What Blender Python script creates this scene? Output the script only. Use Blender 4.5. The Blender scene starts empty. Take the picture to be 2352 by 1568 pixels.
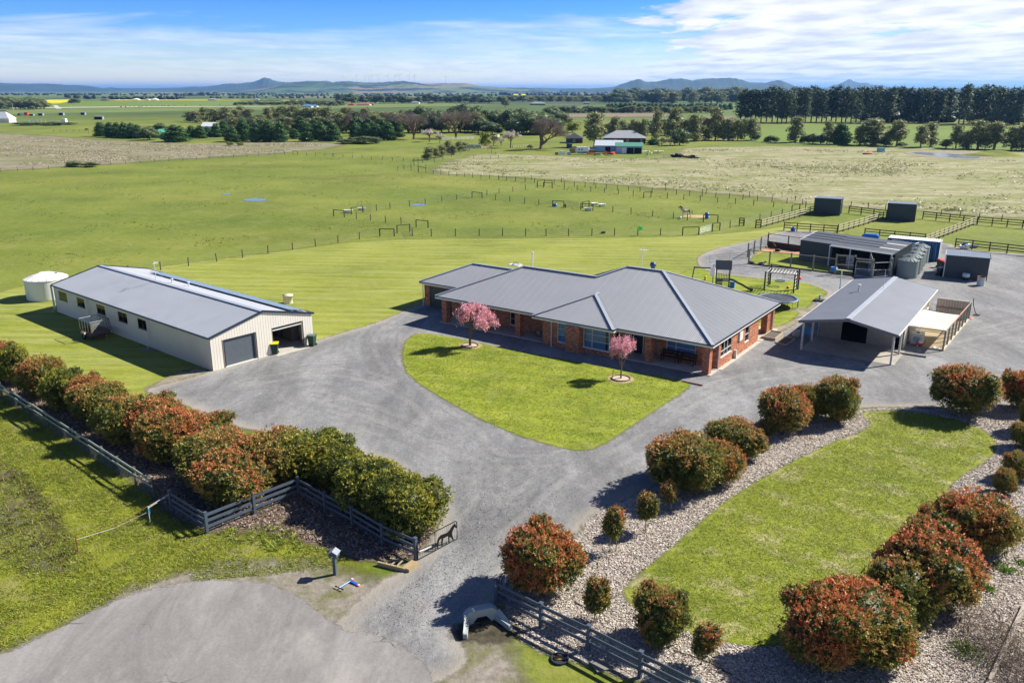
import bpy, math, random
import numpy as np
from mathutils import Vector, Matrix, Euler
R = math.radians
random.seed(7)
rng = np.random.default_rng(7)
scene = bpy.context.scene
COL = scene.collection

# ---------------------------------------------------------------- camera, sky, sun, exposure
CAM_H, PITCH, FOC = 24.0, R(17.0), 1886.5          # height above ground, tilt, focal length in 2352ths
cd = bpy.data.cameras.new('camera'); cam = bpy.data.objects.new('camera', cd); COL.objects.link(cam)
cam.location = (0, 0, CAM_H); cam.rotation_euler = (R(90) - PITCH, 0, 0)
cd.sensor_width = 36.0; cd.lens = 36.0 * FOC / 2352.0
cd.clip_start = 0.5; cd.clip_end = 120000
scene.camera = cam
SUN_EL, SUN_AZ = 38.5, 21.0                         # azimuth measured from +X towards +Y
sd = bpy.data.lights.new('sun', 'SUN'); sun = bpy.data.objects.new('sun', sd); COL.objects.link(sun)
sdir = Vector((math.cos(R(SUN_EL)) * math.cos(R(SUN_AZ)), math.cos(R(SUN_EL)) * math.sin(R(SUN_AZ)), math.sin(R(SUN_EL))))
sun.rotation_euler = sdir.to_track_quat('Z', 'Y').to_euler(); sun.location = sdir * 200
sd.energy = 5.0; sd.angle = R(0.53); sd.color = (1.0, 0.95, 0.87)
scene.view_settings.view_transform = 'Standard'; scene.view_settings.look = 'None'
scene.view_settings.gamma = 1.0; scene.view_settings.use_curve_mapping = False
scene.view_settings.exposure = 0.90
scene.render.engine = 'CYCLES'
scene.cycles.max_bounces = 6; scene.cycles.diffuse_bounces = 2; scene.cycles.glossy_bounces = 3
scene.cycles.transparent_max_bounces = 12; scene.cycles.volume_bounces = 0
scene.cycles.use_denoising = True; scene.cycles.denoising_input_passes = 'RGB_ALBEDO_NORMAL'

class NT:
    """small node-tree writer"""
    def __init__(s, tree): s.t = tree; s.n = tree.nodes; s.l = tree.links
    def new(s, typ, **kw):
        n = s.n.new(typ)
        for k, v in kw.items(): setattr(n, k, v)
        return n
    def put(s, sock, v):
        if isinstance(v, bpy.types.NodeSocket): s.l.new(v, sock)
        elif isinstance(v, (tuple, list)) and len(v) == 3 and sock.type == 'RGBA': sock.default_value = (*v, 1)
        else: sock.default_value = v
    def noise(s, vec, scale, detail=4, rough=.55, dist=0., out='Fac'):
        n = s.new('ShaderNodeTexNoise'); s.put(n.inputs['Vector'], vec); n.inputs['Scale'].default_value = scale
        n.inputs['Detail'].default_value = detail; n.inputs['Roughness'].default_value = rough; n.inputs['Distortion'].default_value = dist
        return n.outputs[out]
    def vor(s, vec, scale, feature='F1', out='Distance', rnd=1.):
        n = s.new('ShaderNodeTexVoronoi', feature=feature); s.put(n.inputs['Vector'], vec); n.inputs['Scale'].default_value = scale
        n.inputs['Randomness'].default_value = rnd; return n.outputs[out]
    def wave(s, vec, scale, dist=0., dirn='X', detail=2):
        n = s.new('ShaderNodeTexWave', bands_direction=dirn); s.put(n.inputs['Vector'], vec); n.inputs['Scale'].default_value = scale
        n.inputs['Distortion'].default_value = dist; n.inputs['Detail'].default_value = detail; return n.outputs['Fac']
    def mapv(s, vec, scale=(1, 1, 1), rot=(0, 0, 0), loc=(0, 0, 0)):
        n = s.new('ShaderNodeMapping'); s.put(n.inputs['Vector'], vec); n.inputs['Scale'].default_value = scale
        n.inputs['Rotation'].default_value = rot; n.inputs['Location'].default_value = loc; return n.outputs[0]
    def ramp(s, fac, stops, interp='LINEAR'):
        n = s.new('ShaderNodeValToRGB'); s.put(n.inputs[0], fac); cr = n.color_ramp; cr.interpolation = interp
        while len(cr.elements) < len(stops): cr.elements.new(.5)
        for e, (p, c) in zip(cr.elements, stops):
            e.position = p; e.color = (*c, 1) if isinstance(c, (tuple, list)) else (c, c, c, 1)
        return n.outputs[0]
    def mix(s, fac, a, b, mode='MIX'):
        n = s.new('ShaderNodeMix', data_type='RGBA', blend_type=mode); s.put(n.inputs[0], fac); s.put(n.inputs[6], a); s.put(n.inputs[7], b)
        return n.outputs[2]
    def math(s, op, a, b=None, c=None, clamp=False):
        n = s.new('ShaderNodeMath', operation=op, use_clamp=clamp); s.put(n.inputs[0], a)
        if b is not None: s.put(n.inputs[1], b)
        if c is not None: s.put(n.inputs[2], c)
        return n.outputs[0]
    def mr(s, v, a, b, c=0., d=1.):
        n = s.new('ShaderNodeMapRange'); s.put(n.inputs[0], v)
        for i, q in enumerate((a, b, c, d)): n.inputs[i + 1].default_value = q
        return n.outputs[0]
    def attr(s, name, out='Fac'):
        return s.new('ShaderNodeAttribute', attribute_name=name).outputs[out]
    def bump(s, h, strength=.5, dist=.05):
        n = s.new('ShaderNodeBump'); s.put(n.inputs['Height'], h); n.inputs['Strength'].default_value = strength; n.inputs['Distance'].default_value = dist
        return n.outputs[0]

def hexc(h):
    f = lambda v: v / 12.92 if v <= .04045 else ((v + .055) / 1.055) ** 2.4
    return tuple(f(int(h[i:i + 2], 16) / 255) for i in (0, 2, 4))

world = bpy.data.worlds.new('World'); scene.world = world; world.use_nodes = True
wt = NT(world.node_tree); wt.n.clear()
sky = wt.new('ShaderNodeTexSky', sky_type='NISHITA'); sky.sun_disc = False
sky.sun_elevation = R(SUN_EL); sky.sun_rotation = R(90 - SUN_AZ); sky.altitude = 400; sky.air_density = 1.0; sky.dust_density = .25; sky.ozone_density = 2.2
gen = wt.new('ShaderNodeTexCoord').outputs['Generated']
sx = wt.new('ShaderNodeSeparateXYZ'); wt.put(sx.inputs[0], gen)
zc = wt.math('MAXIMUM', sx.outputs[2], 0.0)
zz = wt.math('ADD', zc, .045)
px_ = wt.math('DIVIDE', sx.outputs[0], zz); py_ = wt.math('DIVIDE', sx.outputs[1], zz)
cx = wt.new('ShaderNodeCombineXYZ'); wt.put(cx.inputs[0], px_); wt.put(cx.inputs[1], py_); cx.inputs[2].default_value = 3.1
cv = cx.outputs[0]
az = wt.math('ARCTAN2', sx.outputs[0], sx.outputs[1])
n1 = wt.noise(wt.mapv(cv, (1.15, .75, 1), (0, 0, R(14))), 1.0, 8, .60, .35)      # broken cloud sheet
n2 = wt.noise(wt.mapv(cv, (.28, .20, 1), (0, 0, R(-8)), (3.3, 1.2, 0)), 1.0, 3, .5)
wis = wt.noise(wt.mapv(cv, (.30, .36, 1), (0, 0, R(24)), (1.7, 5.1, 0)), 1.0, 8, .66, .6)  # high streaks
east = wt.mr(az, .05, .25)                                                        # thicker cloud to the east
low = wt.mr(sx.outputs[2], .055, .012)                                           # and a bank low down
dens = wt.math('SUBTRACT', wt.math('ADD', wt.math('ADD', n1, wt.math('MULTIPLY', n2, .45)), wt.math('MULTIPLY', east, wt.math('ADD', wt.math('MULTIPLY', low, .22), .50))), 1.0)
cl1 = wt.mr(dens, .0, .11)
band = wt.math('MULTIPLY', wt.mr(sx.outputs[2], .088, .055), wt.mr(sx.outputs[2], .0, .022))
cl2 = wt.math('MULTIPLY', wt.mr(wt.math('ADD', wis, wt.math('MULTIPLY', band, .20)), .56, .82), .60)
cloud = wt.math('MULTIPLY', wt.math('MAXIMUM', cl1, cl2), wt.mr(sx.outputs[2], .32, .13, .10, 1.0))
cshade = wt.noise(wt.mapv(cv, (1.6, 1.1, 1), (0, 0, 0), (0, .4, 0)), 1.0, 5, .55)
ccol = wt.mix(wt.mr(cshade, .36, .60), hexc('d3d9e8'), hexc('ffffff'))
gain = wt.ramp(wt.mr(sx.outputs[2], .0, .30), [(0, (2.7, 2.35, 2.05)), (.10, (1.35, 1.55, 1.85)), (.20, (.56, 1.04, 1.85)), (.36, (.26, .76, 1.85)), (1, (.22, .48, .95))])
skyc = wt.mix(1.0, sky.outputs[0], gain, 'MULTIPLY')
bigc = wt.mix(1.0, ccol, (12.5, 12.6, 12.8), 'MULTIPLY')
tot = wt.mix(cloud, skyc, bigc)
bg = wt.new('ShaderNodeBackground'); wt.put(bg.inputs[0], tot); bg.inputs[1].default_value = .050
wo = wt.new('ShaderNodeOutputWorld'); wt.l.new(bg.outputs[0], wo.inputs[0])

# ---------------------------------------------------------------- survey: from the photograph's 2352-wide frame to the flat ground
_c, _s = math.cos(PITCH), math.sin(PITCH)
def G(x, y, z=0.0):
    u = (x - 1176) / FOC; v = (784 - y) / FOC
    dz = -_s + v * _c; dy = _c + v * _s
    t = (z - CAM_H) / dz
    return Vector((u * t, dy * t, z))
def hgt(ybase, ytop):                                  # height of an upright thing from its base and top rows
    v0 = (784 - ybase) / FOC; t0 = -CAM_H / (-_s + v0 * _c); d = (_c + v0 * _s) * t0
    v1 = (784 - ytop) / FOC
    return CAM_H + d * (-_s + v1 * _c) / (_c + v1 * _s)
def wid(ybase, px):                                    # width in metres of px columns at that row
    v0 = (784 - ybase) / FOC; t0 = -CAM_H / (-_s + v0 * _c); return px / FOC * t0

# ---------------------------------------------------------------- mesh helpers
class MB:
    def __init__(s): s.v = []; s.f = []; s.c = []
    def add(s, vs, fs, col=None):
        b = len(s.v); s.v += [tuple(v) for v in vs]; s.f += [tuple(i + b for i in f) for f in fs]; s.c += [col] * len(fs); return s
    def box(s, x0, x1, y0, y1, z0, z1, col=None):
        vs = [(x, y, z) for z in (z0, z1) for y in (y0, y1) for x in (x0, x1)]
        return s.add(vs, [(0, 2, 3, 1), (4, 5, 7, 6), (0, 1, 5, 4), (2, 6, 7, 3), (0, 4, 6, 2), (1, 3, 7, 5)], col)
    def beam(s, a, b, w, h, up=(0, 0, 1), col=None):
        a, b = Vector(a), Vector(b); d = (b - a).normalized(); up = Vector(up)
        if abs(d.dot(up)) > .98: up = Vector((0, 1, 0))
        sd_ = d.cross(up).normalized(); u = sd_.cross(d)
        vs = [p + sd_ * (i * w / 2) + u * (j * h / 2) for p in (a, b) for i, j in ((-1, -1), (1, -1), (1, 1), (-1, 1))]
        return s.add(vs, [(3, 2, 1, 0), (4, 5, 6, 7), (0, 1, 5, 4), (1, 2, 6, 5), (2, 3, 7, 6), (3, 0, 4, 7)], col)
    def tube(s, pts, r, n=6, col=None, cap=True):
        pts = [Vector(p) for p in pts]; rr = r if isinstance(r, (list, tuple)) else [r] * len(pts); vs = []
        for i, p in enumerate(pts):
            d = (pts[min(i + 1, len(pts) - 1)] - pts[max(i - 1, 0)]).normalized()
            up = Vector((0, 0, 1)) if abs(d.z) < .9 else Vector((1, 0, 0))
            a = d.cross(up).normalized(); b = d.cross(a)
            vs += [p + (a * math.cos(2 * math.pi * k / n) + b * math.sin(2 * math.pi * k / n)) * rr[i] for k in range(n)]
        fs = []
        for i in range(len(pts) - 1):
            for k in range(n):
                q = (k + 1) % n; fs.append((i * n + k, i * n + q, (i + 1) * n + q, (i + 1) * n + k))
        if cap: fs += [tuple(range(n)), tuple(reversed(range((len(pts) - 1) * n, len(pts) * n)))]
        return s.add(vs, fs, col)
    def lathe(s, prof, n=24, at=(0, 0, 0), col=None, sx=1., sy=1.):
        vs = []; fs = []
        for r, z in prof:
            vs += [(at[0] + sx * r * math.cos(2 * math.pi * k / n), at[1] + sy * r * math.sin(2 * math.pi * k / n), at[2] + z) for k in range(n)]
        for i in range(len(prof) - 1):
            for k in range(n):
                q = (k + 1) % n; fs.append((i * n + k, i * n + q, (i + 1) * n + q, (i + 1) * n + k))
        return s.add(vs, fs, col)
    def poly(s, pts, col=None): return s.add(pts, [tuple(range(len(pts)))], col)
    def prism(s, pts, d, col=None):
        n = len(pts); pts = [Vector(p) for p in pts]; d = Vector(d)
        return s.add(pts + [p + d for p in pts], [tuple(reversed(range(n))), tuple(range(n, 2 * n))] + [(i, (i + 1) % n, n + (i + 1) % n, n + i) for i in range(n)], col)
    def blob(s, c, r, n=8, m=6, col=None, amp=.15, seed=0):
        rd = random.Random(seed); prof = []; vs = []; fs = []
        for j in range(m + 1):
            th = math.pi * j / m
            for k in range(n):
                q = 1 + amp * (rd.random() - .5) * 2; ph = 2 * math.pi * k / n
                vs.append((c[0] + r[0] * q * math.sin(th) * math.cos(ph), c[1] + r[1] * q * math.sin(th) * math.sin(ph), c[2] - r[2] * math.cos(th) * (q if 0 < j < m else 1)))
        for j in range(m):
            for k in range(n):
                q = (k + 1) % n; fs.append((j * n + k, j * n + q, (j + 1) * n + q, (j + 1) * n + k))
        return s.add(vs, fs, col)
    def mesh(s, name, mat, smooth=False):
        me = bpy.data.meshes.new(name); me.from_pydata(s.v, [], s.f)
        if any(c is not None for c in s.c):
            ca = me.attributes.new('col', 'FLOAT_COLOR', 'FACE')
            ca.data.foreach_set('color', np.array([(*c, 1) if c else (.5, .5, .5, 1) for c in s.c], dtype=np.float32).ravel())
        if mat: me.materials.append(mat)
        if smooth: me.polygons.foreach_set('use_smooth', [True] * len(me.polygons))
        me.update(); return me
    def build(s, name, mat, parent=None, smooth=False, **props):
        o = bpy.data.objects.new(name, s.mesh(name, mat, smooth)); COL.objects.link(o)
        if parent: o.parent = parent
        for k, v in props.items(): o[k] = v
        return o

def thing(name, label, cat, loc=(0, 0, 0), rz=0., group=None):
    o = bpy.data.objects.new(name, None); COL.objects.link(o); o.location = loc; o.rotation_euler = (0, 0, rz); o.empty_display_size = .2
    o['label'] = label; o['category'] = cat
    if group: o['group'] = group
    return o
def put(me, name, parent=None, loc=(0, 0, 0), rz=0., sc=(1, 1, 1), **props):
    o = bpy.data.objects.new(name, me); COL.objects.link(o); o.location = loc; o.rotation_euler = (0, 0, rz); o.scale = sc
    if parent: o.parent = parent
    for k, v in props.items(): o[k] = v
    return o
def dup(o, parent=None):
    c = o.copy(); COL.objects.link(c)
    if parent: c.parent = parent
    for ch in o.children: dup(ch, c)
    return c
def fast(name, V, Q, mat, cols=None, smooth=False):
    """mesh from numpy arrays: V (n,3), Q (m,k) faces, cols (m,3)"""
    me = bpy.data.meshes.new(name); me.vertices.add(len(V)); me.vertices.foreach_set('co', np.ascontiguousarray(V, dtype=np.float32).ravel())
    m, k = Q.shape; me.loops.add(m * k); me.polygons.add(m)
    me.loops.foreach_set('vertex_index', np.ascontiguousarray(Q, dtype=np.int32).ravel())
    me.polygons.foreach_set('loop_start', np.arange(0, m * k, k, dtype=np.int32)); me.polygons.foreach_set('loop_total', np.full(m, k, dtype=np.int32))
    if cols is not None:
        ca = me.attributes.new('col', 'FLOAT_COLOR', 'FACE')
        ca.data.foreach_set('color', np.concatenate([cols, np.ones((m, 1))], 1).astype(np.float32).ravel())
    if mat: me.materials.append(mat)
    if smooth: me.polygons.foreach_set('use_smooth', [True] * m)
    me.update(calc_edges=True); me.validate(); return me

# ---------------------------------------------------------------- materials
MATS = {}
def M(name, col, rough=.65, metal=0., var=.12, scale=3., bump=0., bscale=30., spec=.4, dirt=None, attr=False, streak=None, transl=0.):
    if name in MATS: return MATS[name]
    m = bpy.data.materials.new(name); m.use_nodes = True; t = NT(m.node_tree); b = m.node_tree.nodes['Principled BSDF']
    co = t.new('ShaderNodeTexCoord').outputs['Object']
    base = t.attr('col', 'Color') if attr else (hexc(col) if isinstance(col, str) else col)
    n = t.noise(co, scale, 5, .6)
    c = t.mix(1.0, base, t.ramp(n, [(.25, 1 - var), (.75, 1 + var)]), 'MULTIPLY')
    if dirt:
        dm = t.mr(t.noise(co, dirt[2] if len(dirt) > 2 else 1.3, 6, .65), .5, .75)
        c = t.mix(t.math('MULTIPLY', dm, dirt[1]), c, hexc(dirt[0]))
    if streak:
        sn = t.noise(t.mapv(co, (6, 6, .35)), 1.0, 4, .6)
        c = t.mix(t.math('MULTIPLY', t.mr(sn, .48, .72), streak[1]), c, hexc(streak[0]))
    t.put(b.inputs['Base Color'], c); b.inputs['Roughness'].default_value = rough; b.inputs['Metallic'].default_value = metal
    b.inputs['Specular IOR Level'].default_value = spec
    if bump: t.put(b.inputs['Normal'], t.bump(t.noise(co, bscale, 4, .6), bump, .02))
    if transl:
        tr = t.new('ShaderNodeBsdfTranslucent'); t.put(tr.inputs[0], c); mx = t.new('ShaderNodeMixShader'); mx.inputs[0].default_value = transl
        out = m.node_tree.nodes['Material Output']; t.l.new(b.outputs[0], mx.inputs[1]); t.l.new(tr.outputs[0], mx.inputs[2]); t.l.new(mx.outputs[0], out.inputs[0])
    MATS[name] = m; return m
def glass_mat(name='window_glass', tint=(.80, .84, .88)):
    if name in MATS: return MATS[name]
    m = bpy.data.materials.new(name); m.use_nodes = True; t = NT(m.node_tree); t.n.clear()
    g = t.new('ShaderNodeBsdfGlossy'); g.inputs['Roughness'].default_value = .03; tr = t.new('ShaderNodeBsdfTransparent'); t.put(tr.inputs[0], tint)
    fr = t.new('ShaderNodeFresnel'); fr.inputs[0].default_value = 1.38; mx = t.new('ShaderNodeMixShader'); t.l.new(fr.outputs[0], mx.inputs[0])
    t.l.new(tr.outputs[0], mx.inputs[1]); t.l.new(g.outputs[0], mx.inputs[2]); o = t.new('ShaderNodeOutputMaterial'); t.l.new(mx.outputs[0], o.inputs[0])
    MATS[name] = m; return m

def ground(name, build, rough=.95, edge=None, bumpf=None, bstr=.4, bdist=.05):
    """build(t, P) -> colour socket. edge=(width, noise scale, noise amount): the sheet ends raggedly where its 'edge' distance runs out"""
    m = bpy.data.materials.new(name); m.use_nodes = True; t = NT(m.node_tree); b = m.node_tree.nodes['Principled BSDF']
    P = t.new('ShaderNodeNewGeometry').outputs['Position']
    c = build(t, P); t.put(b.inputs['Base Color'], c); b.inputs['Roughness'].default_value = rough; b.inputs['Specular IOR Level'].default_value = .25
    if bumpf: t.put(b.inputs['Normal'], t.bump(bumpf(t, P), bstr, bdist))
    if edge:
        w, ns, am = edge
        e = t.attr('edge'); nz = t.math('SUBTRACT', t.noise(P, ns, 6, .7), .5)
        f = t.mr(t.math('ADD', e, t.math('MULTIPLY', nz, am * 2)), -w / 2, w / 2)
        tr = t.new('ShaderNodeBsdfTransparent'); mx = t.new('ShaderNodeMixShader'); t.put(mx.inputs[0], f)
        out = m.node_tree.nodes['Material Output']; t.l.new(tr.outputs[0], mx.inputs[1]); t.l.new(b.outputs[0], mx.inputs[2]); t.l.new(mx.outputs[0], out.inputs[0])
    MATS[name] = m; return m

def chaikin(p, it=2):
    for _ in range(it):
        q = []
        for i in range(len(p)):
            a, b = p[i], p[(i + 1) % len(p)]; q += [a * .75 + b * .25, a * .25 + b * .75]
        p = q
    return p
def sdf(PX, PY, poly):
    A = np.array([(p.x, p.y) for p in poly]); B = np.roll(A, -1, 0)
    d2 = np.full(PX.shape, 1e18); ins = np.zeros(PX.shape, bool)
    for (ax, ay), (bx, by) in zip(A, B):
        ex, ey = bx - ax, by - ay; L = ex * ex + ey * ey + 1e-12
        t = np.clip(((PX - ax) * ex + (PY - ay) * ey) / L, 0, 1)
        d2 = np.minimum(d2, (PX - ax - t * ex) ** 2 + (PY - ay - t * ey) ** 2)
        c = (ay > PY) != (by > PY)
        with np.errstate(divide='ignore', invalid='ignore'): ins ^= c & (PX < (bx - ax) * (PY - ay) / (by - ay + 1e-18) + ax)
    d = np.sqrt(d2); return np.where(ins, d, -d)
def sheet(name, pts, z, cell, mat, margin=1.0, smooth=2, holes=(), kind='structure'):
    """a ground sheet whose vertices know their distance to the outline (attribute 'edge')"""
    poly = [G(*p) if len(p) == 2 else Vector(p) for p in pts]
    if smooth: poly = chaikin(poly, smooth)
    xs = [p.x for p in poly]; ys = [p.y for p in poly]
    gx = np.arange(min(xs) - margin - cell, max(xs) + margin + cell, cell); gy = np.arange(min(ys) - margin - cell, max(ys) + margin + cell, cell)
    X, Y = np.meshgrid(gx, gy); S = sdf(X, Y, poly)
    for h in holes:
        hp = [G(*p) if len(p) == 2 else Vector(p) for p in h]; S = np.minimum(S, -sdf(X, Y, chaikin(hp, 1)))
    ok = S > -margin; cellok = ok[:-1, :-1] | ok[1:, :-1] | ok[:-1, 1:] | ok[1:, 1:]
    idx = np.arange(X.size).reshape(X.shape)
    Q = np.stack([idx[:-1, :-1][cellok], idx[:-1, 1:][cellok], idx[1:, 1:][cellok], idx[1:, :-1][cellok]], 1)
    used = np.unique(Q); rem = np.zeros(X.size, int); rem[used] = np.arange(len(used))
    V = np.stack([X.ravel()[used], Y.ravel()[used], np.full(len(used), z)], 1)
    me = fast(name, V, rem[Q], mat); a = me.attributes.new('edge', 'FLOAT', 'POINT'); a.data.foreach_set('value', S.ravel()[used].astype(np.float32))
    o = bpy.data.objects.new(name, me); COL.objects.link(o); o['kind'] = kind; return o

# ---------------------------------------------------------------- ground
def grass_cols(t, P, dark, mid, light, dry=None, s=1., dry_amt=.5, patch=.12):
    a = t.noise(P, patch * s, 5, .62); b = t.noise(t.mapv(P, (1, 1.6, 1), (0, 0, .6)), 1.3 * s, 6, .7); d = t.noise(t.mapv(P, (1, 1.5, 1)), 3.2 * s, 5, .85)
    f = t.math('ADD', t.math('ADD', t.math('MULTIPLY', a, .42), t.math('MULTIPLY', b, .33)), t.math('MULTIPLY', d, .33))
    c = t.ramp(f, [(.42, dark), (.54, mid), (.67, light)])
    if dry:
        q = t.math('MULTIPLY', t.mr(t.noise(t.mapv(P, (1, 1, 1), (0, 0, 0), (31, 7, 0)), .35 * s, 6, .72), .52, .68), dry_amt); c = t.mix(q, c, dry)
    return c
g_dark, g_mid, g_light, g_dry = (.058, .085, .012), (.115, .150, .020), (.185, .215, .036), (.24, .22, .10)
def gbump(s): return lambda t, P: t.math('ADD', t.noise(P, 6 * s, 4, .7), t.math('MULTIPLY', t.noise(P, 1.2 * s, 4, .6), 2.))
def paddock(t, P):
    c = grass_cols(t, P, (.082, .112, .011), (.148, .182, .021), (.235, .25, .042), (.27, .25, .09), .6, .36, .05)
    c = t.mix(1.0, c, t.ramp(t.noise(t.mapv(P, (.7, 1.3, 1)), .022, 6, .66), [(.34, (.80, .90, .8)), (.5, (1, 1, 1)), (.66, (1.16, 1.04, 1.3))]), 'MULTIPLY')
    muck = t.math('MULTIPLY', t.mr(t.noise(t.mapv(P, (.35, .5, 1), (0, 0, 0), (9, 3, 0)), .5, 7, .7), .60, .72), .5); c = t.mix(muck, c, (.06, .062, .022))
    sp = t.new('ShaderNodeSeparateXYZ'); t.put(sp.inputs[0], P)
    Y = sp.outputs[1]; far = t.mr(Y, 620, 900)
    cell = t.vor(t.mapv(P, (1 / 520, 1 / 900, 1), (0, 0, .35)), 1.0, out='Color'); cs = t.new('ShaderNodeSeparateColor'); t.put(cs.inputs[0], cell)
    fc = t.ramp(cs.outputs[0], [(0, (.07, .11, .02)), (.3, (.10, .15, .025)), (.5, (.14, .18, .04)), (.68, (.17, .16, .075)), (.82, (.06, .09, .03)), (.93, (.20, .18, .11))], 'CONSTANT')
    fc = t.mix(1.0, fc, t.ramp(t.noise(P, .012, 5, .6), [(.3, .75), (.7, 1.25)]), 'MULTIPLY')
    return t.mix(far, c, fc)
gm = ground('paddock_grass', paddock, bumpf=gbump(.7), bstr=.5, bdist=.08)
MB().poly([(-32000, -60, 0), (32000, -60, 0), (32000, 60000, 0), (-32000, 60000, 0)]).build('ground', gm, kind='structure')

def streaky(t, P, c, rot, amt, tone, sc=1.):
    w = t.noise(t.mapv(P, (.22 * sc, 1.5 * sc, 1), (0, 0, rot)), 1.0, 5, .72, .3); c = t.mix(t.math('MULTIPLY', t.mr(w, .50, .66), amt), c, tone); w2 = t.noise(t.mapv(P, (.25 * sc, 1.2 * sc, 1), (0, 0, rot), (5, 9, 0)), 1.0, 5, .72, .3)
    c = t.mix(t.math('MULTIPLY', t.mr(w2, .54, .70), amt * .9), c, tuple(v * .42 for v in tone)); mw = t.wave(t.mapv(P, (1, 1, 1), (0, 0, rot)), .14, 1.2, 'Y', 2); return t.mix(1.0, c, t.ramp(mw, [(.35, .94), (.65, 1.06)]), 'MULTIPLY')
def lawn_stripes(t, P):
    c = grass_cols(t, P, (.122, .152, .013), (.205, .236, .022), (.295, .30, .05), (.33, .31, .12), .8, .30, .08)
    w = t.noise(t.mapv(P, (.06, 1.1, 1), (0, 0, R(4))), 1.0, 4, .7); return t.mix(t.math('MULTIPLY', t.mr(w, .46, .62), .55), streaky(t, P, c, R(6), .5, (.31, .31, .07), .55), (.32, .33, .11))
lm = ground('mown_grass', lawn_stripes, edge=(1.2, 1.1, .8), bumpf=gbump(1.), bstr=.4, bdist=.05)
sheet('mown_field', [(-60, 760), (-60, 668), (368, 612), (700, 569), (868, 549), (1250, 547), (1530, 545), (1700, 534), (1800, 520), (1860, 500), (2000, 560), (2000, 760), (1200, 860), (500, 1000), (-60, 860)], .012, 1.2, lm, 1.5)

def dry(t, P, base=(.25, .215, .135), grn=(.13, .15, .035), amt=.55, pale=(.36, .32, .22)):
    st = t.noise(t.mapv(P, (.16, .5, 1), (0, 0, .15)), 1.0, 7, .74); fine = t.noise(t.mapv(P, (.5, 1.1, 1), (0, 0, -.2), (2, 4, 0)), 1.0, 6, .8); c = t.ramp(t.math('ADD', t.math('MULTIPLY', st, .5), t.math('MULTIPLY', fine, .5)), [(.38, (base[0] * .55, base[1] * .6, base[2] * .45)), (.5, base), (.60, pale)])
    g = t.mr(t.noise(t.mapv(P, (.4, 1., 1), (0, 0, .1), (4, 8, 0)), .10, 6, .68), .46, .60); return t.mix(t.math('MULTIPLY', g, amt), c, grn)
dl = ground('dry_grass_left', lambda t, P: dry(t, P, (.235, .205, .13), (.15, .165, .045), .85, (.34, .295, .215)), edge=(6, .08, 9), bumpf=gbump(.25), bstr=.6, bdist=.25)
sheet('dry_paddock', [(-150, 302), (60, 308), (230, 322), (420, 331), (620, 327), (760, 327), (800, 335), (690, 349), (420, 366), (230, 379), (0, 393), (-150, 402)], .06, 6, dl, 9)
dr = ground('dry_grass_right', lambda t, P: dry(t, P, (.285, .265, .14), (.165, .19, .04), .8, (.44, .405, .26)), edge=(5, .1, 6), bumpf=gbump(.25), bstr=.6, bdist=.25)
sheet('tussock_paddock', [(965, 398), (1060, 362), (1105, 352), (1300, 360), (1480, 366), (1560, 352), (1580, 334), (2500, 345), (2500, 512), (2250, 496), (1990, 477), (1870, 472), (1700, 449), (1500, 432), (1250, 412), (1100, 403)], .06, 4, dr, 7)
bf = ground('spring_field', lambda t, P: grass_cols(t, P, (.10, .155, .02), (.135, .195, .026), (.165, .22, .035), s=.15, patch=.1), edge=(5, .05, 5))
sheet('spring_pasture', [(1740, 283), (2600, 294), (2600, 352), (2100, 341), (1860, 334), (1740, 330), (1680, 312)], .05, 6, bf, 6)
sheet('far_pasture', [(-200, 240), (180, 233), (300, 232), (560, 233), (545, 242), (430, 247), (-200, 252)], .3, 40, bf, 40, 0)
br = ground('brown_field', lambda t, P: grass_cols(t, P, (.17, .13, .09), (.21, .165, .11), (.25, .20, .14), s=.1), edge=(6, .05, 6))
sheet('ploughed_field', [(1280, 262), (1535, 260), (1540, 269), (1270, 270)], .2, 12, br, 12, 0)
sheet('ploughed_strip', [(1600, 338 - 70), (1690, 268), (1690, 276), (1600, 276)], .2, 12, br, 12, 0)
cano = ground('canola', lambda t, P: grass_cols(t, P, (.62, .50, .01), (.75, .62, .012), (.80, .68, .02), s=.05), edge=(8, .03, 8))
for i, q in enumerate([[(104, 230.5), (165, 229.5), (163, 233), (150, 236), (128, 240.5), (112, 240)], [(178, 231), (205, 230.5), (203, 232.5), (176, 233)],
                       [(250, 229.8), (650, 230.5), (650, 231.6), (250, 231.2)], [(900, 211.5), (1010, 210.6), (1015, 212.2), (905, 213.5)],
                       [(1165, 217.4), (1245, 216.6), (1243, 219), (1162, 219.2)], [(1355, 217.2), (1440, 216.8), (1440, 217.8), (1356, 218.6)], [(545, 229.4), (700, 231), (690, 232.2), (548, 231)]]):
    sheet('canola_field', q, .5, 30, cano, 30, 0)
rd = M('pale_road', 'b9b4a8', .9)
MB().poly([G(-60, 248.6, .35), G(300, 244.8, .35), G(620, 244.2, .35), G(620, 245.2, .35), G(300, 246.2, .35), G(-60, 250.4, .35)]).build('country_road', rd, kind='structure')
MB().poly([G(122, 242, .4), G(131, 242, .4), G(142, 250, .4), G(128, 250, .4)]).build('country_road', rd, kind='structure')

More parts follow.
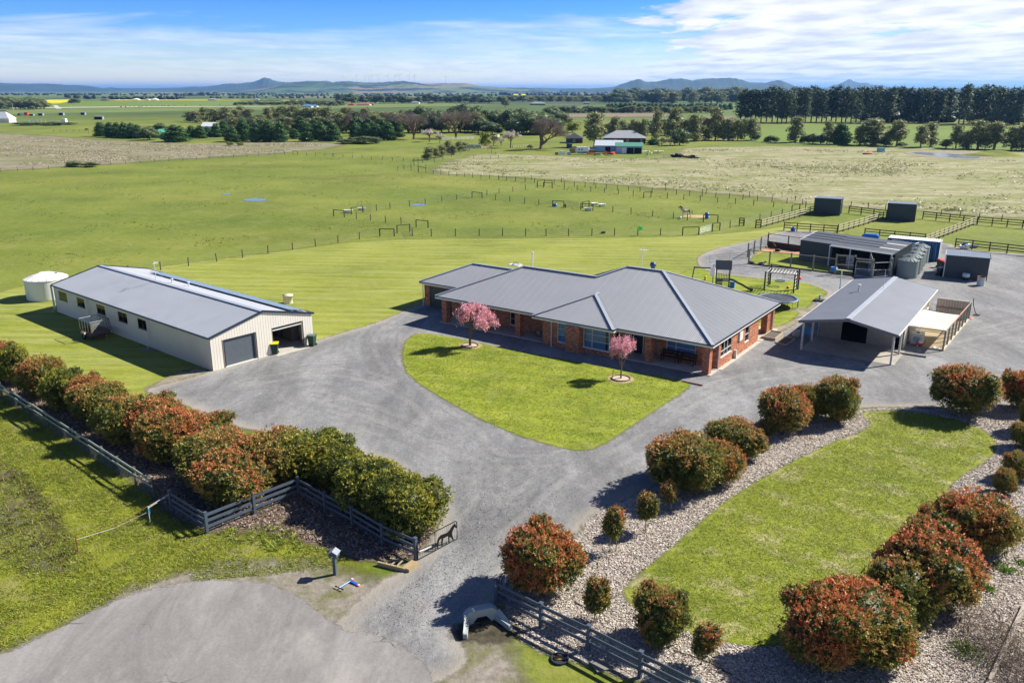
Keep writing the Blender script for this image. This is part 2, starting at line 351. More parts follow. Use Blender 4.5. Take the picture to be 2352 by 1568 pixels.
# dirt margins lie under the gravel, so its edges wear through to sand
def dirt(t, P):
    c = t.ramp(t.noise(P, .9, 7, .72), [(.33, (.17, .145, .10)), (.5, (.27, .235, .17)), (.68, (.36, .32, .24))]); g = t.mr(t.noise(P, .7, 6, .75), .50, .62)
    return t.mix(t.math('MULTIPLY', g, .6), c, (.13, .15, .035))
dm = ground('sandy_dirt', dirt, edge=(.5, 1.2, .9), bumpf=gbump(2), bstr=.3)
def gravel(t, P):
    f = t.noise(P, 5.5, 5, .92); m = t.noise(P, 1.6, 5, .7); L = t.noise(t.mapv(P, (.9, .35, 1), (0, 0, R(-35))), .28, 5, .62, .8)
    q = t.math('ADD', t.math('MULTIPLY', f, .42), t.math('ADD', t.math('MULTIPLY', m, .2), t.math('MULTIPLY', L, .38)))
    c = t.ramp(q, [(.36, (.095, .095, .094)), (.5, (.205, .204, .199)), (.64, (.36, .357, .345))])
    tr = t.math('MULTIPLY', t.mr(t.noise(t.mapv(P, (1, .3, 1), (0, 0, R(-38)), (6, 2, 0)), .22, 6, .7, 1.2), .56, .70), .45)
    c = t.mix(tr, c, (.30, .275, .235))
    k = t.attr('track'); rut = t.math('MULTIPLY', t.mr(t.math('ABSOLUTE', t.math('SUBTRACT', k, .85)), .50, .12), t.mr(t.noise(P, .5, 4), .35, .6)); c = t.mix(t.math('MULTIPLY', rut, .24), c, (.34, .32, .285))
    mid_ = t.math('MULTIPLY', t.mr(t.math('ABSOLUTE', t.math('SUBTRACT', k, 1.9)), .7, .2), t.mr(t.noise(P, .4, 4), .4, .6)); c = t.mix(t.math('MULTIPLY', mid_, .28), c, (.10, .10, .10))
    sn = t.math('SINE', t.math('ADD', t.math('MULTIPLY', k, 7.5), t.math('MULTIPLY', t.noise(P, .6, 5, .7), 9.))); fr3 = t.math('MULTIPLY', t.math('MULTIPLY', t.mr(sn, .3, .95), t.mr(k, 4.5, 1.2)), t.mr(t.noise(P, .9, 4), .42, .6)); c = t.mix(t.math('MULTIPLY', fr3, .30), c, (.085, .085, .083))
    e = t.attr('edge'); es = t.mr(t.math('ADD', e, t.math('MULTIPLY', t.noise(P, .8, 5, .7), 1.6)), 2.1, .8); return t.mix(t.math('MULTIPLY', es, .75), c, (.36, .315, .245))
def gravel_b(t, P):
    return t.math('ADD', t.noise(P, 14, 3, .8), t.math('MULTIPLY', t.noise(t.mapv(P, (1, .35, 1), (0, 0, R(-38))), 1.6, 6, .7, .6), 1.6))
gv = ground('crushed_gravel', gravel, edge=(.35, 1.4, .55), bumpf=gravel_b, bstr=.55, bdist=.05)
DRIVE = [(489, 852), (600, 815), (718, 786), (780, 766), (860, 744), (910, 722), (950, 706), (985, 694), (1100, 690), (1300, 680), (1500, 680), (1760, 745), (1765, 762),
         (1800, 758), (1840, 728), (1866, 706), (1880, 690), (1903, 677), (1893, 666), (1870, 658), (1840, 649), (1800, 644), (1754, 641), (1682, 633), (1640, 627), (1612, 617), (1601, 604),
         (1603, 588), (1640, 573), (1690, 561), (1745, 549), (1790, 532), (1850, 528), (1960, 545), (2180, 558), (2205, 573), (2420, 590), (2420, 918),
         (2290, 932), (2150, 938), (2050, 934), (1975, 936), (1945, 950), (1880, 975), (1800, 985), (1740, 990), (1700, 1025), (1600, 1070), (1480, 1135), (1400, 1165), (1345, 1200), (1325, 1240), (1260, 1290), (1160, 1330),
         (1145, 1400), (1060, 1470), (1080, 1530), (1010, 1570), (900, 1570), (760, 1440), (800, 1400), (860, 1345), (935, 1300), (965, 1270), (1000, 1225), (1012, 1180), (990, 1130), (900, 1070), (830, 1045), (700, 1000), (540, 985), (430, 930), (345, 905), (333, 893), (440, 868)]
LAWN = [(930, 786), (924, 812), (928, 845), (945, 868), (1000, 906), (1060, 940), (1130, 976), (1200, 1004), (1275, 1025), (1312, 1034), (1352, 1035), (1388, 1020), (1440, 986), (1500, 946), (1560, 906), (1590, 884), (1560, 874), (1300, 828), (1180, 806), (1060, 780), (985, 766), (950, 768)]
sheet('dirt_margin', DRIVE, .02, .6, dm, 2.0, 1)
dw = sheet('driveway', DRIVE, .034, .5, gv, .9, 1)
TRK = [[(860, 1440), (960, 1350), (1060, 1250), (1125, 1150), (1130, 1060), (1060, 980), (960, 915), (860, 865), (740, 850), (560, 880)], [(900, 1450), (1000, 1340), (1110, 1230), (1210, 1140), (1320, 1060), (1440, 1000), (1560, 930), (1690, 870), (1860, 850), (2100, 800), (2352, 740)], [(1130, 1060), (1010, 965), (930, 880), (880, 810), (880, 765), (940, 730)], [(1500, 960), (1300, 1060), (1120, 1060), (900, 960), (720, 905)]]
co_ = np.zeros(len(dw.data.vertices) * 3, np.float32); dw.data.vertices.foreach_get('co', co_); co_ = co_.reshape(-1, 3); dk_ = np.full(len(co_), 99.)
for tk in TRK:
    q_ = [G(*p) for p in tk]; q_ = [q_[0]] + [a * (1 - u) + b * u for a, b in zip(q_, q_[1:]) for u in (.25, .75)] + [q_[-1]]
    for a, b in zip(q_, q_[1:]):
        e_ = b - a; L_ = e_.x ** 2 + e_.y ** 2 + 1e-9; u = np.clip(((co_[:, 0] - a.x) * e_.x + (co_[:, 1] - a.y) * e_.y) / L_, 0, 1); dk_ = np.minimum(dk_, np.hypot(co_[:, 0] - a.x - u * e_.x, co_[:, 1] - a.y - u * e_.y))
at_ = dw.data.attributes.new('track', 'FLOAT', 'POINT'); at_.data.foreach_set('value', dk_.astype(np.float32))
lawn_m = ground('lawn_grass', lambda t, P: streaky(t, P, grass_cols(t, P, (.100, .145, .009), (.200, .245, .015), (.30, .32, .033), (.33, .30, .12), 1.2, .38, .22), R(20), .55, (.31, .31, .055)), edge=(.30, 1.7, .45), bumpf=gbump(1.6), bstr=.5, bdist=.06)
sheet('lawn_border', LAWN, .044, .4, dm, .6, 1)
sheet('front_lawn', LAWN, .056, .4, lawn_m, .5, 1)
PLAY = [(1540, 640), (1601, 612), (1640, 630), (1682, 635), (1754, 642), (1803, 645), (1846, 649), (1882, 661), (1902, 674), (1867, 688), (1862, 703), (1846, 711), (1820, 706), (1760, 730), (1730, 740), (1560, 700)]
sheet('lawn_border', PLAY, .044, .5, dm, .9, 1); sheet('play_lawn', PLAY, .056, .5, lawn_m, .5, 1)
PATCH = [(1735, 752), (1775, 752), (1800, 747), (1825, 732), (1838, 716), (1800, 714), (1740, 728), (1700, 730), (1700, 748)]
sheet('sandy_path', [(1750, 772), (1800, 762), (1850, 730), (1880, 700), (1862, 690), (1845, 706), (1740, 730), (1700, 760)], .040, .5, dm, .9, 1)
sheet('side_lawn', PATCH, .056, .4, lawn_m, .5, 1)
RUN = [(1718, 605), (1742, 574), (1775, 578), (1905, 592), (1960, 625), (1960, 633), (1850, 620), (1760, 612)]
sheet('kennel_lawn', RUN, .06, .4, lawn_m, .5, 0)
OVAL = [(1972, 950), (2010, 944), (2080, 944), (2160, 958), (2230, 975), (2276, 1000), (2290, 1030), (2272, 1058), (2200, 1095), (2130, 1190), (2060, 1260), (1960, 1350), (1880, 1430), (1800, 1486), (1700, 1484), (1600, 1462), (1500, 1422), (1442, 1386), (1430, 1362), (1448, 1336), (1540, 1262), (1640, 1172), (1760, 1092), (1900, 1022), (1992, 988), (2004, 974)]
oval_m = ground('oval_grass', lambda t, P: streaky(t, P, grass_cols(t, P, (.105, .140, .008), (.180, .215, .014), (.26, .28, .030), (.40, .345, .19), 1.1, 1.0, .16), R(35), .45, (.29, .30, .06), 1.3), edge=(.35, 1.7, .5), bumpf=gbump(1.6), bstr=.6, bdist=.07)
def mulch(t, P):
    v = t.vor(t.mapv(P, (1, 1, 1), (0, 0, .7)), 13, out='Color'); vs = t.new('ShaderNodeSeparateColor'); t.put(vs.inputs[0], v)
    a = t.math('ADD', t.math('MULTIPLY', vs.outputs[0], .5), t.math('MULTIPLY', t.noise(P, 1.4, 5, .7), .5))
    return t.ramp(a, [(.25, (.18, .145, .11)), (.45, (.34, .29, .235)), (.6, (.46, .405, .345)), (.78, (.60, .55, .49))])
mu = ground('bark_mulch', mulch, edge=(.5, 1.3, .8), bumpf=lambda t, P: t.math('ADD', t.noise(P, 10, 3, .8), t.vor(P, 7)), bstr=.9, bdist=.08)
BED = [(1965, 940), (2060, 936), (2160, 940), (2300, 930), (2460, 915), (2600, 1750), (1650, 1750), (1560, 1600), (1400, 1540), (1200, 1480), (1165, 1430), (1150, 1380), (1160, 1330), (1260, 1288), (1322, 1242), (1345, 1196), (1400, 1160), (1480, 1130), (1600, 1066), (1700, 1020), (1742, 988), (1800, 982), (1880, 972), (1940, 952)]
sheet('garden_bed', BED, .046, .5, mu, 1.0, 1)
sheet('lawn_border', OVAL, .056, .45, dm, 1.1, 1)
sheet('oval_lawn', OVAL, .066, .4, oval_m, .5, 2)
BEDL = [(-60, 820), (60, 850), (250, 900), (420, 960), (560, 1010), (700, 1022), (830, 1062), (960, 1120), (1012, 1180), (1010, 1225), (962, 1282), (900, 1300), (780, 1275), (640, 1225), (520, 1222), (478, 1220), (380, 1185), (340, 1120), (180, 1000), (0, 890), (-60, 870)]
mu2 = ground('dark_bark', lambda t, P: t.mix(t.mr(t.noise(P, .7, 6, .7), .52, .62), t.ramp(t.noise(P, 7, 4, .8), [(.35, (.075, .05, .035)), (.55, (.20, .145, .11)), (.7, (.34, .27, .21))]), (.12, .13, .03)), edge=(.5, 1.3, .8), bumpf=lambda t, P: t.noise(P, 10, 3, .8), bstr=.9, bdist=.08)
sheet('garden_bed', BEDL, .028, .5, mu2, 1.0, 1)
def verge(t, P):
    c = grass_cols(t, P, (.105, .125, .010), (.185, .205, .015), (.27, .27, .030), (.27, .23, .11), 1.3, .75, .22); return c
vg = ground('verge_grass', verge, edge=(1.0, 1.0, .9), bumpf=gbump(1.6), bstr=.8, bdist=.1)
sheet('roadside_verge', [(-120, 885), (0, 892), (190, 1010), (340, 1120), (385, 1190), (478, 1228), (560, 1235), (700, 1245), (800, 1290), (860, 1330), (800, 1360), (760, 1500), (400, 1700), (-300, 1800), (-300, 1000)], .016, .7, vg, 1.5, 1)
rdirt = ground('road_edge_dirt', lambda t, P: t.mix(t.mr(t.noise(P, .6, 6, .7), .45, .65), t.ramp(t.noise(P, 2.2, 6, .75), [(.3, (.15, .13, .10)), (.7, (.33, .295, .245))]), (.115, .12, .03)), edge=(1.2, .9, 1.2), bumpf=gbump(2), bstr=.4)
sheet('road_shoulder', [(-200, 1560), (60, 1478), (170, 1425), (300, 1350), (430, 1310), (560, 1290), (700, 1290), (800, 1312), (880, 1340), (900, 1400), (1000, 1440), (1090, 1440), (1160, 1470), (1210, 1560), (1230, 1700), (-300, 1800)], .022, .5, rdirt, 1.8, 1)
def asphalt(t, P):
    f = t.noise(P, 7, 5, .9); L = t.noise(t.mapv(P, (1, .3, 1), (0, 0, R(-28))), .35, 8, .74, .6)
    q = t.math('ADD', t.math('MULTIPLY', f, .35), t.math('MULTIPLY', L, .65)); c = t.ramp(q, [(.36, (.15, .141, .131)), (.5, (.225, .212, .198)), (.64, (.32, .303, .283))])
    cr = t.vor(t.mapv(P, (.12, .2, 1), (0, 0, .5)), 1., 'DISTANCE_TO_EDGE'); k = t.math('MULTIPLY', t.mr(t.math('ADD', cr, t.math('MULTIPLY', t.noise(P, 2.5, 4), .03)), .020, .016), t.mr(t.noise(P, .3, 3), .5, .58))
    st = t.mr(t.noise(t.mapv(P, (1, .6, 1), (0, 0, R(-28)), (8, 1, 0)), .16, 6, .75), .52, .66); c = t.mix(t.math('MULTIPLY', st, .45), c, (.40, .37, .325)); sp2 = t.mr(t.noise(P, 3.2, 4, .8), .62, .72); c = t.mix(t.math('MULTIPLY', sp2, .35), c, (.13, .125, .12)); return t.mix(t.math('MULTIPLY', k, .7), c, (.07, .068, .065))
asph = ground('worn_asphalt', asphalt, rough=.9, edge=(.14, 2.2, .45), bumpf=lambda t, P: t.noise(P, 30, 3, .8), bstr=.25, bdist=.02)
sheet('road', [(-200, 1560), (0, 1506), (60, 1480), (180, 1420), (300, 1365), (400, 1340), (480, 1332), (560, 1335), (640, 1345), (700, 1380), (760, 1430), (800, 1452), (860, 1454), (925, 1482), (965, 1515), (990, 1550), (1010, 1600), (1040, 1800), (-400, 1800)], .040, .4, asph, .7, 1)

sheet('bare_corner', [(325, 898), (372, 872), (430, 846), (500, 850), (520, 866), (480, 880), (420, 896), (360, 915)], .018, .4, dm, 1.2, 1)
# water
def water_mat(name, col, rough=.06):
    m = bpy.data.materials.new(name); m.use_nodes = True; t = NT(m.node_tree); b = m.node_tree.nodes['Principled BSDF']; P = t.new('ShaderNodeNewGeometry').outputs['Position']
    b.inputs['Base Color'].default_value = (*col, 1); b.inputs['Roughness'].default_value = rough; b.inputs['IOR'].default_value = 1.5; b.inputs['Specular IOR Level'].default_value = .55
    t.put(b.inputs['Normal'], t.bump(t.noise(P, 3, 3), .05, .02))
    e = t.attr('edge'); f = t.mr(t.math('ADD', e, t.math('MULTIPLY', t.math('SUBTRACT', t.noise(P, .9, 5, .7), .5), 1.6)), -.1, .1)
    tr = t.new('ShaderNodeBsdfTransparent'); mx = t.new('ShaderNodeMixShader'); t.put(mx.inputs[0], f); out = m.node_tree.nodes['Material Output']
    t.l.new(tr.outputs[0], mx.inputs[1]); t.l.new(b.outputs[0], mx.inputs[2]); t.l.new(mx.outputs[0], out.inputs[0]); return m
wm = water_mat('muddy_water', (.16, .14, .10)); wc = water_mat('clear_water', (.20, .24, .27), .22)
sheet('pond_bank', [(2070, 349), (2150, 346), (2250, 350), (2290, 360), (2260, 368), (2180, 366), (2090, 358)], .1, 2.5, dm, 3, 1)
sheet('pond_water', [(2088, 351), (2120, 350.5), (2180, 354), (2240, 358), (2255, 364), (2225, 365.5), (2170, 361), (2110, 355)], .13, 1.2, wc, 1, 1)
for i, q in enumerate([[(552, 459), (590, 455), (618, 457.5), (600, 463), (568, 462)], [(508, 445.5), (530, 444.5), (532, 447.5), (512, 448)], [(940, 470), (975, 467), (985, 471), (950, 474)]]):
    sheet('puddle', q, .03, .5, wc, .8, 1)
ditch = ground('ditch_mud', lambda t, P: t.mix(t.mr(t.noise(P, 1.2, 6, .7), .42, .56), (.15, .12, .07), (.19, .21, .03)), edge=(.8, 1.4, 1.4), bumpf=gbump(2.), bstr=1., bdist=.15)
sheet('ditch', [(-60, 1050), (20, 1060), (70, 1110), (120, 1170), (165, 1260), (160, 1320), (80, 1320), (30, 1290), (-60, 1260)], .030, .5, ditch, 1.5, 1)
bank_m = ground('dark_bank', lambda t, P: t.ramp(t.noise(P, 2.5, 6, .8), [(.38, (.035, .028, .015)), (.5, (.12, .10, .045)), (.62, (.20, .20, .05))]), edge=(.5, 2.0, .8), bumpf=gbump(2.), bstr=1., bdist=.2)
sheet('ditch', [(30, 1080), (60, 1100), (110, 1160), (150, 1225), (172, 1275), (158, 1280), (125, 1230), (90, 1175), (50, 1125), (20, 1090)], .034, .3, bank_m, .8, 1)
for q in [[(-40, 1160), (20, 1168), (50, 1185), (55, 1205), (30, 1215), (-40, 1200)], [(60, 1250), (100, 1255), (110, 1275), (80, 1280)], [(65, 1285), (110, 1290), (115, 1305), (75, 1308)], [(-40, 1220), (0, 1215), (20, 1230), (-40, 1240)]]:
    sheet('puddle', q, .038, .3, wm, .6, 1)

# the bank of earth beside the pond
def mound(name, c, rx, ry, h, mat, n=40):
    me = MB(); vs = []
    for j in range(n + 1):
        for i in range(n + 1):
            x = -1 + 2 * i / n; y = -1 + 2 * j / n; q = max(0, 1 - x * x - y * y)
            vs.append((c.x + rx * x, c.y + ry * y, -.05 + h * q ** 1.2 * (1 + .25 * math.sin(5 * x + 3 * y))))
    me.add(vs, [(j * (n + 1) + i, j * (n + 1) + i + 1, (j + 1) * (n + 1) + i + 1, (j + 1) * (n + 1) + i) for j in range(n) for i in range(n)]); return me.build(name, mat, None, True, kind='structure')
mound('earth_bank', G(2278, 358), 13, 7, 1.8, gm)

# hills beyond the plain, each range at its own distance
def field_hill(t, P):
    cell = t.vor(t.mapv(P, (1 / 650, 1 / 900, 1 / 200), (0, 0, .5)), 1.0, out='Color'); cs = t.new('ShaderNodeSeparateColor'); t.put(cs.inputs[0], cell)
    fc = t.ramp(cs.outputs[0], [(0, (.045, .085, .03)), (.30, (.085, .13, .035)), (.55, (.12, .155, .045)), (.75, (.20, .17, .08)), (.88, (.55, .42, .03)), (.93, (.035, .06, .03))], 'CONSTANT')
    w = t.mr(t.noise(P, .0022, 7, .72), .50, .53); return t.mix(w, fc, (.020, .034, .022))
fh = ground('hill_pasture', field_hill)
wood = ground('hill_forest', lambda t, P: t.ramp(t.noise(P, .003, 6, .7), [(.35, (.022, .036, .022)), (.6, (.045, .065, .032)), (.75, (.10, .12, .055))]))
def hills(name, pts, dist, depth, mat, base=214, seed=1):
    rd = np.random.default_rng(seed); xs = [p[0] for p in pts]; ys = [p[1] for p in pts]
    n = 260; X = np.linspace(xs[0], xs[-1], n); Yp = np.interp(X, xs, ys); H = (207 - Yp) / FOC * dist + CAM_H
    H = np.maximum(H, 1); nz = np.interp(np.linspace(0, 1, n), np.linspace(0, 1, 90), rd.normal(0, 1, 90)); H = H * (1 + .02 * nz)
    m = 12; V = []
    for j in range(2 * m + 1):
        s_ = j / m - 1; q = math.cos(s_ * math.pi / 2) ** 1.3 if abs(s_) < 1 else 0
        for i in range(n):
            y = dist + depth * s_; x = (X[i] - 1176) / FOC * dist * (1 + .12 * s_)
            V.append((x, y, -3 + H[i] * q * (1 + (.10 * math.sin(i * .11 + 3 * s_) if j != m else 0)) + 3 * q))
    idx = np.arange((2 * m + 1) * n).reshape(2 * m + 1, n); Q = np.stack([idx[:-1, :-1].ravel(), idx[:-1, 1:].ravel(), idx[1:, 1:].ravel(), idx[1:, :-1].ravel()], 1)
    o = bpy.data.objects.new(name, fast(name, np.array(V), Q, mat, smooth=True)); COL.objects.link(o); o['kind'] = 'structure'; return o
A = lambda L, x0: [(x0 + x / 3, 122.5 + y / 3) for x, y in L]
hills('blue_range', A([(-700, 240), (-300, 214), (0, 225), (60, 222), (130, 208), (200, 212), (350, 214), (480, 212), (560, 222), (700, 228), (830, 243), (880, 237), (950, 243), (1080, 247), (1200, 243), (1350, 238), (1430, 232), (1560, 236), (2000, 246)], 0), 12500, 900, wood, seed=2)
hills('low_blue_range', A([(-900, 236), (-300, 243), (400, 245), (900, 240), (1300, 243), (1800, 239), (2300, 243), (2800, 241), (3300, 245), (3700, 240), (4100, 244), (4400, 239), (5200, 236), (6000, 242), (7500, 238)], 0), 14500, 1500, wood, seed=7)
hills('far_mountain', A([(900, 245), (980, 212), (1040, 193), (1100, 206), (1200, 220), (1400, 246)], 1568), 13500, 1200, wood, seed=3)
hills('wind_farm_hill', A([(1350, 250), (1450, 237), (1620, 220), (1700, 215), (1800, 206), (1860, 196), (1905, 181), (1960, 192), (2020, 204), (2100, 206), (2250, 216), (2450, 236)], 0), 11500, 1600, wood, seed=4)
hills('pasture_hills', A([(-500, 252), (-330, 232), (-240, 206), (-170, 195), (-60, 197), (10, 216), (40, 207), (130, 199), (200, 206), (380, 204), (470, 203), (600, 211), (700, 213), (880, 217), (960, 229), (1100, 236), (1260, 240), (1400, 250)], 784), 8500, 2000, fh, seed=5)
hills('east_range', A([(1500, 252), (1620, 245), (1780, 240), (1850, 234), (1940, 206), (2010, 188), (2060, 203), (2120, 200), (2200, 187), (2280, 190), (2352, 196), (2452, 178), (2552, 182), (2642, 188), (2742, 205), (2842, 207), (2922, 195), (2972, 210), (3060, 246)], 784), 9500, 1500, wood, seed=6)

# ---------------------------------------------------------------- plants: leaf clouds built from leaf-sized faces
def rand_unit(n):
    v = rng.normal(size=(n, 3)); return v / np.linalg.norm(v, axis=1, keepdims=True)
def leaves(centres, normals, L, W, cols, droop=0., jit=.9):
    """one kite per centre, pointing roughly along its normal"""
    n = len(centres); d = normals + rng.normal(size=(n, 3)) * jit; d[:, 2] -= droop; d /= np.linalg.norm(d, axis=1, keepdims=True)
    a = np.cross(d, rand_unit(n)); a /= np.linalg.norm(a, axis=1, keepdims=True) + 1e-9
    l = (L * rng.uniform(.7, 1.3, n))[:, None]; w = (W * rng.uniform(.7, 1.3, n))[:, None]; b = np.cross(d, a)
    V = np.stack([centres, centres + d * l * .5 + a * w * .5 + b * w * .15, centres + d * l, centres + d * l * .5 - a * w * .5 + b * w * .15], 1).reshape(-1, 3)
    return V, np.arange(n * 4).reshape(n, 4), cols
def lobes_surface(lobes, n, lo=.8, hi=1.05):
    w = np.array([(r[0] * r[1] * r[2]) ** (2 / 3) for _, r in lobes]); k = rng.choice(len(lobes), n, p=w / w.sum())
    C = np.array([c for c, _ in lobes])[k]; Rr = np.array([r for _, r in lobes])[k]; u = rand_unit(n)
    P = C + u * Rr * rng.uniform(lo, hi, n)[:, None]; N = u / Rr; N /= np.linalg.norm(N, axis=1, keepdims=True)
    keep = np.ones(n, bool)
    for c, r in lobes:
        q = (((P - np.array(c)) / (np.array(r) * .72)) ** 2).sum(1); keep &= q > 1
    keep &= P[:, 2] > .05
    return P[keep], N[keep]
def merge(parts):
    V = []; Q = []; C = []; b = 0
    for v, q, c in parts: V.append(v); Q.append(q + b); C.append(c); b += len(v)
    return np.concatenate(V), np.concatenate(Q), np.concatenate(C)
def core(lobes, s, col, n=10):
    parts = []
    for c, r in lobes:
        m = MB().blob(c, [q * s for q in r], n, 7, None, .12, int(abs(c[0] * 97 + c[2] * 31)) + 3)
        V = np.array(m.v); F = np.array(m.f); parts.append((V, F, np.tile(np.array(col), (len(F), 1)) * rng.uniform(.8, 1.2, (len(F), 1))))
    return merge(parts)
leafm = M('leaves', 'ffffff', .5, var=.15, scale=1.5, attr=True, spec=.35, transl=.32)
barkm = M('bark', '6b5a48', .9, var=.3, scale=4, bump=.4); palebark = M('pale_bark', '9b8d7b', .9, var=.3, scale=3)
def palette(n, cols, w):
    k = rng.choice(len(cols), n, p=np.array(w) / sum(w)); return np.array(cols)[k] * rng.uniform(.72, 1.28, (n, 1))
GRN = [(.110, .140, .026), (.150, .180, .034), (.070, .095, .020)]; ORG = [(.40, .20, .060), (.46, .17, .055), (.28, .20, .05), (.21, .15, .04)]; RED = [(.56, .10, .045), (.50, .14, .06), (.62, .18, .06)]; OLV = [(.25, .25, .030), (.31, .28, .038), (.17, .19, .026)]
def photinia(name, w, h, redness, olive=0., n=3000, seed=0, bottom=.12, per=8):
    """dense rounded shrub: rosettes of leaves, the new growth orange to red"""
    rd = random.Random(seed); lobes = [((0, 0, h * .5), (w * .42, w * .42, h * .42))]
    for i in range(9):
        a = i * 2.4 + rd.random(); q = rd.uniform(.16, .30) * w; z = h * rd.uniform(.28, .78)
        lobes.append(((q * math.cos(a), q * math.sin(a), z), (w * rd.uniform(.16, .26),) * 2 + (h * rd.uniform(.16, .25),)))
    for i in range(7):
        a = rd.uniform(0, 6.28); q = rd.uniform(.26, .42) * w; z = h * rd.uniform(.35, .92) * (1 - .25 * q / w); lobes.append(((q * math.cos(a), q * math.sin(a), z), (w * rd.uniform(.09, .14),) * 2 + (h * rd.uniform(.09, .15),)))
    P, N = lobes_surface(lobes, n, .88, 1.18); P[:, 2] = np.maximum(P[:, 2], h * bottom * .6)
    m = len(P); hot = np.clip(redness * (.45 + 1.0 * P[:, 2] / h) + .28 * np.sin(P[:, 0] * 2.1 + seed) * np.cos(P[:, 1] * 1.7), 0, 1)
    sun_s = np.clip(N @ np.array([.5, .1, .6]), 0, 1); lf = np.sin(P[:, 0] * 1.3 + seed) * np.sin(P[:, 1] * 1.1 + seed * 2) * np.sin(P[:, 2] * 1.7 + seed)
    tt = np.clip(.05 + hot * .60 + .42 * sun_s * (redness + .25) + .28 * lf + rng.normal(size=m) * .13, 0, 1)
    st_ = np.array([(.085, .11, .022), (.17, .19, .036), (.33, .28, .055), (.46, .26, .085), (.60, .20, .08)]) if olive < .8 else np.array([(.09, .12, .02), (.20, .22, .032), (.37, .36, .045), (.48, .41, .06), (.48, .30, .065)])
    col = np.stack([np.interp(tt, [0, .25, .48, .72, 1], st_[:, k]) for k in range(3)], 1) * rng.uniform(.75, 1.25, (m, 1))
    if redness > .7: hot2 = (rng.random(m) < .10 * hot); col[hot2] = palette(int(hot2.sum()), RED, (3, 3, 1))
    Pk = np.repeat(P, per, 0) + rng.normal(size=(m * per, 3)) * .035; Nk = np.repeat(N, per, 0); ck = np.repeat(col, per, 0) * rng.uniform(.7, 1.3, (m * per, 1))
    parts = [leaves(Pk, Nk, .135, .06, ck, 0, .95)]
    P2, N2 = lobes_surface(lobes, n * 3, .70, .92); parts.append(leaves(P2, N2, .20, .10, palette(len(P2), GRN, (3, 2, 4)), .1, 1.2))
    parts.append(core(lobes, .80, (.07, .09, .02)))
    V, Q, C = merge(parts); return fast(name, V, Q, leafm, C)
def stems(h, n, spread, r, seed=0, mat=None, twig=0):
    rd = random.Random(seed); m = MB()
    for i in range(n):
        a = rd.uniform(0, 6.28); q = spread * rd.uniform(.4, 1)
        m.tube([(0, 0, -.05), (q * .2 * math.cos(a), q * .2 * math.sin(a), h * .35), (q * math.cos(a), q * math.sin(a), h)], [r, r * .7, r * .35], 6)
    return m

ORD = 'first second third fourth fifth sixth seventh eighth ninth tenth eleventh twelfth thirteenth fourteenth fifteenth sixteenth seventeenth eighteenth nineteenth twentieth'.split()
TENS = ['', '', 'twenty', 'thirty', 'forty', 'fifty']
def ordw(i):
    if i < 20: return ORD[i]
    t, u = divmod(i + 1, 10)
    return ({2: 'twentieth', 3: 'thirtieth', 4: 'fortieth', 5: 'fiftieth'}[t] if u == 0 else TENS[t] + '-' + ORD[u - 1])
def nth(i, n, l='left', r='right'):
    if n == 1: return 'only one'
    if i == 0: return 'at the %s end' % l
    if i == n - 1: return 'at the %s end' % r
    return ('%s from the %s' % (ordw(i), l)) if i < (n + 1) // 2 else ('%s from the %s' % (ordw(n - 1 - i), r))

# photinia shrubs around the drive
pv = {'red': [(.90, .0), (.76, .0)], 'rust': [(.70, .35), (.56, .45)], 'olive': [(.30, .85), (.18, .95)]}
PHM = {}
for k, ls in pv.items():
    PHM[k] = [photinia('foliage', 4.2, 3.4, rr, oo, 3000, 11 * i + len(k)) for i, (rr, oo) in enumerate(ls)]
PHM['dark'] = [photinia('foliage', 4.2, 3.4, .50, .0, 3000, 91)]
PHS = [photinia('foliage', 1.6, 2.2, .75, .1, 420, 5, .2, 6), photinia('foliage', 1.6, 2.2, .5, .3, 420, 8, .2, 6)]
def bush(x, y, wpx, top, kind, var, label, group, name='photinia_shrub'):
    p = G(x, y); W = wid(y, wpx) * (1.13 if 'hedge' in group else 1.0); H = hgt(y, top)
    t = thing(name, label, 'shrub', p, random.uniform(0, 6.28), group)
    src = PHM[kind][var % len(PHM[kind])]
    put(src, 'foliage', t, (0, 0, 0), 0, (W / 4.2, W / 4.2, H / 3.4))
    stems(H * .5, 6, W * .22, .05, int(x)).build('stem', barkm, t)
GH = 'photinia hedge along the weathered rail fence'
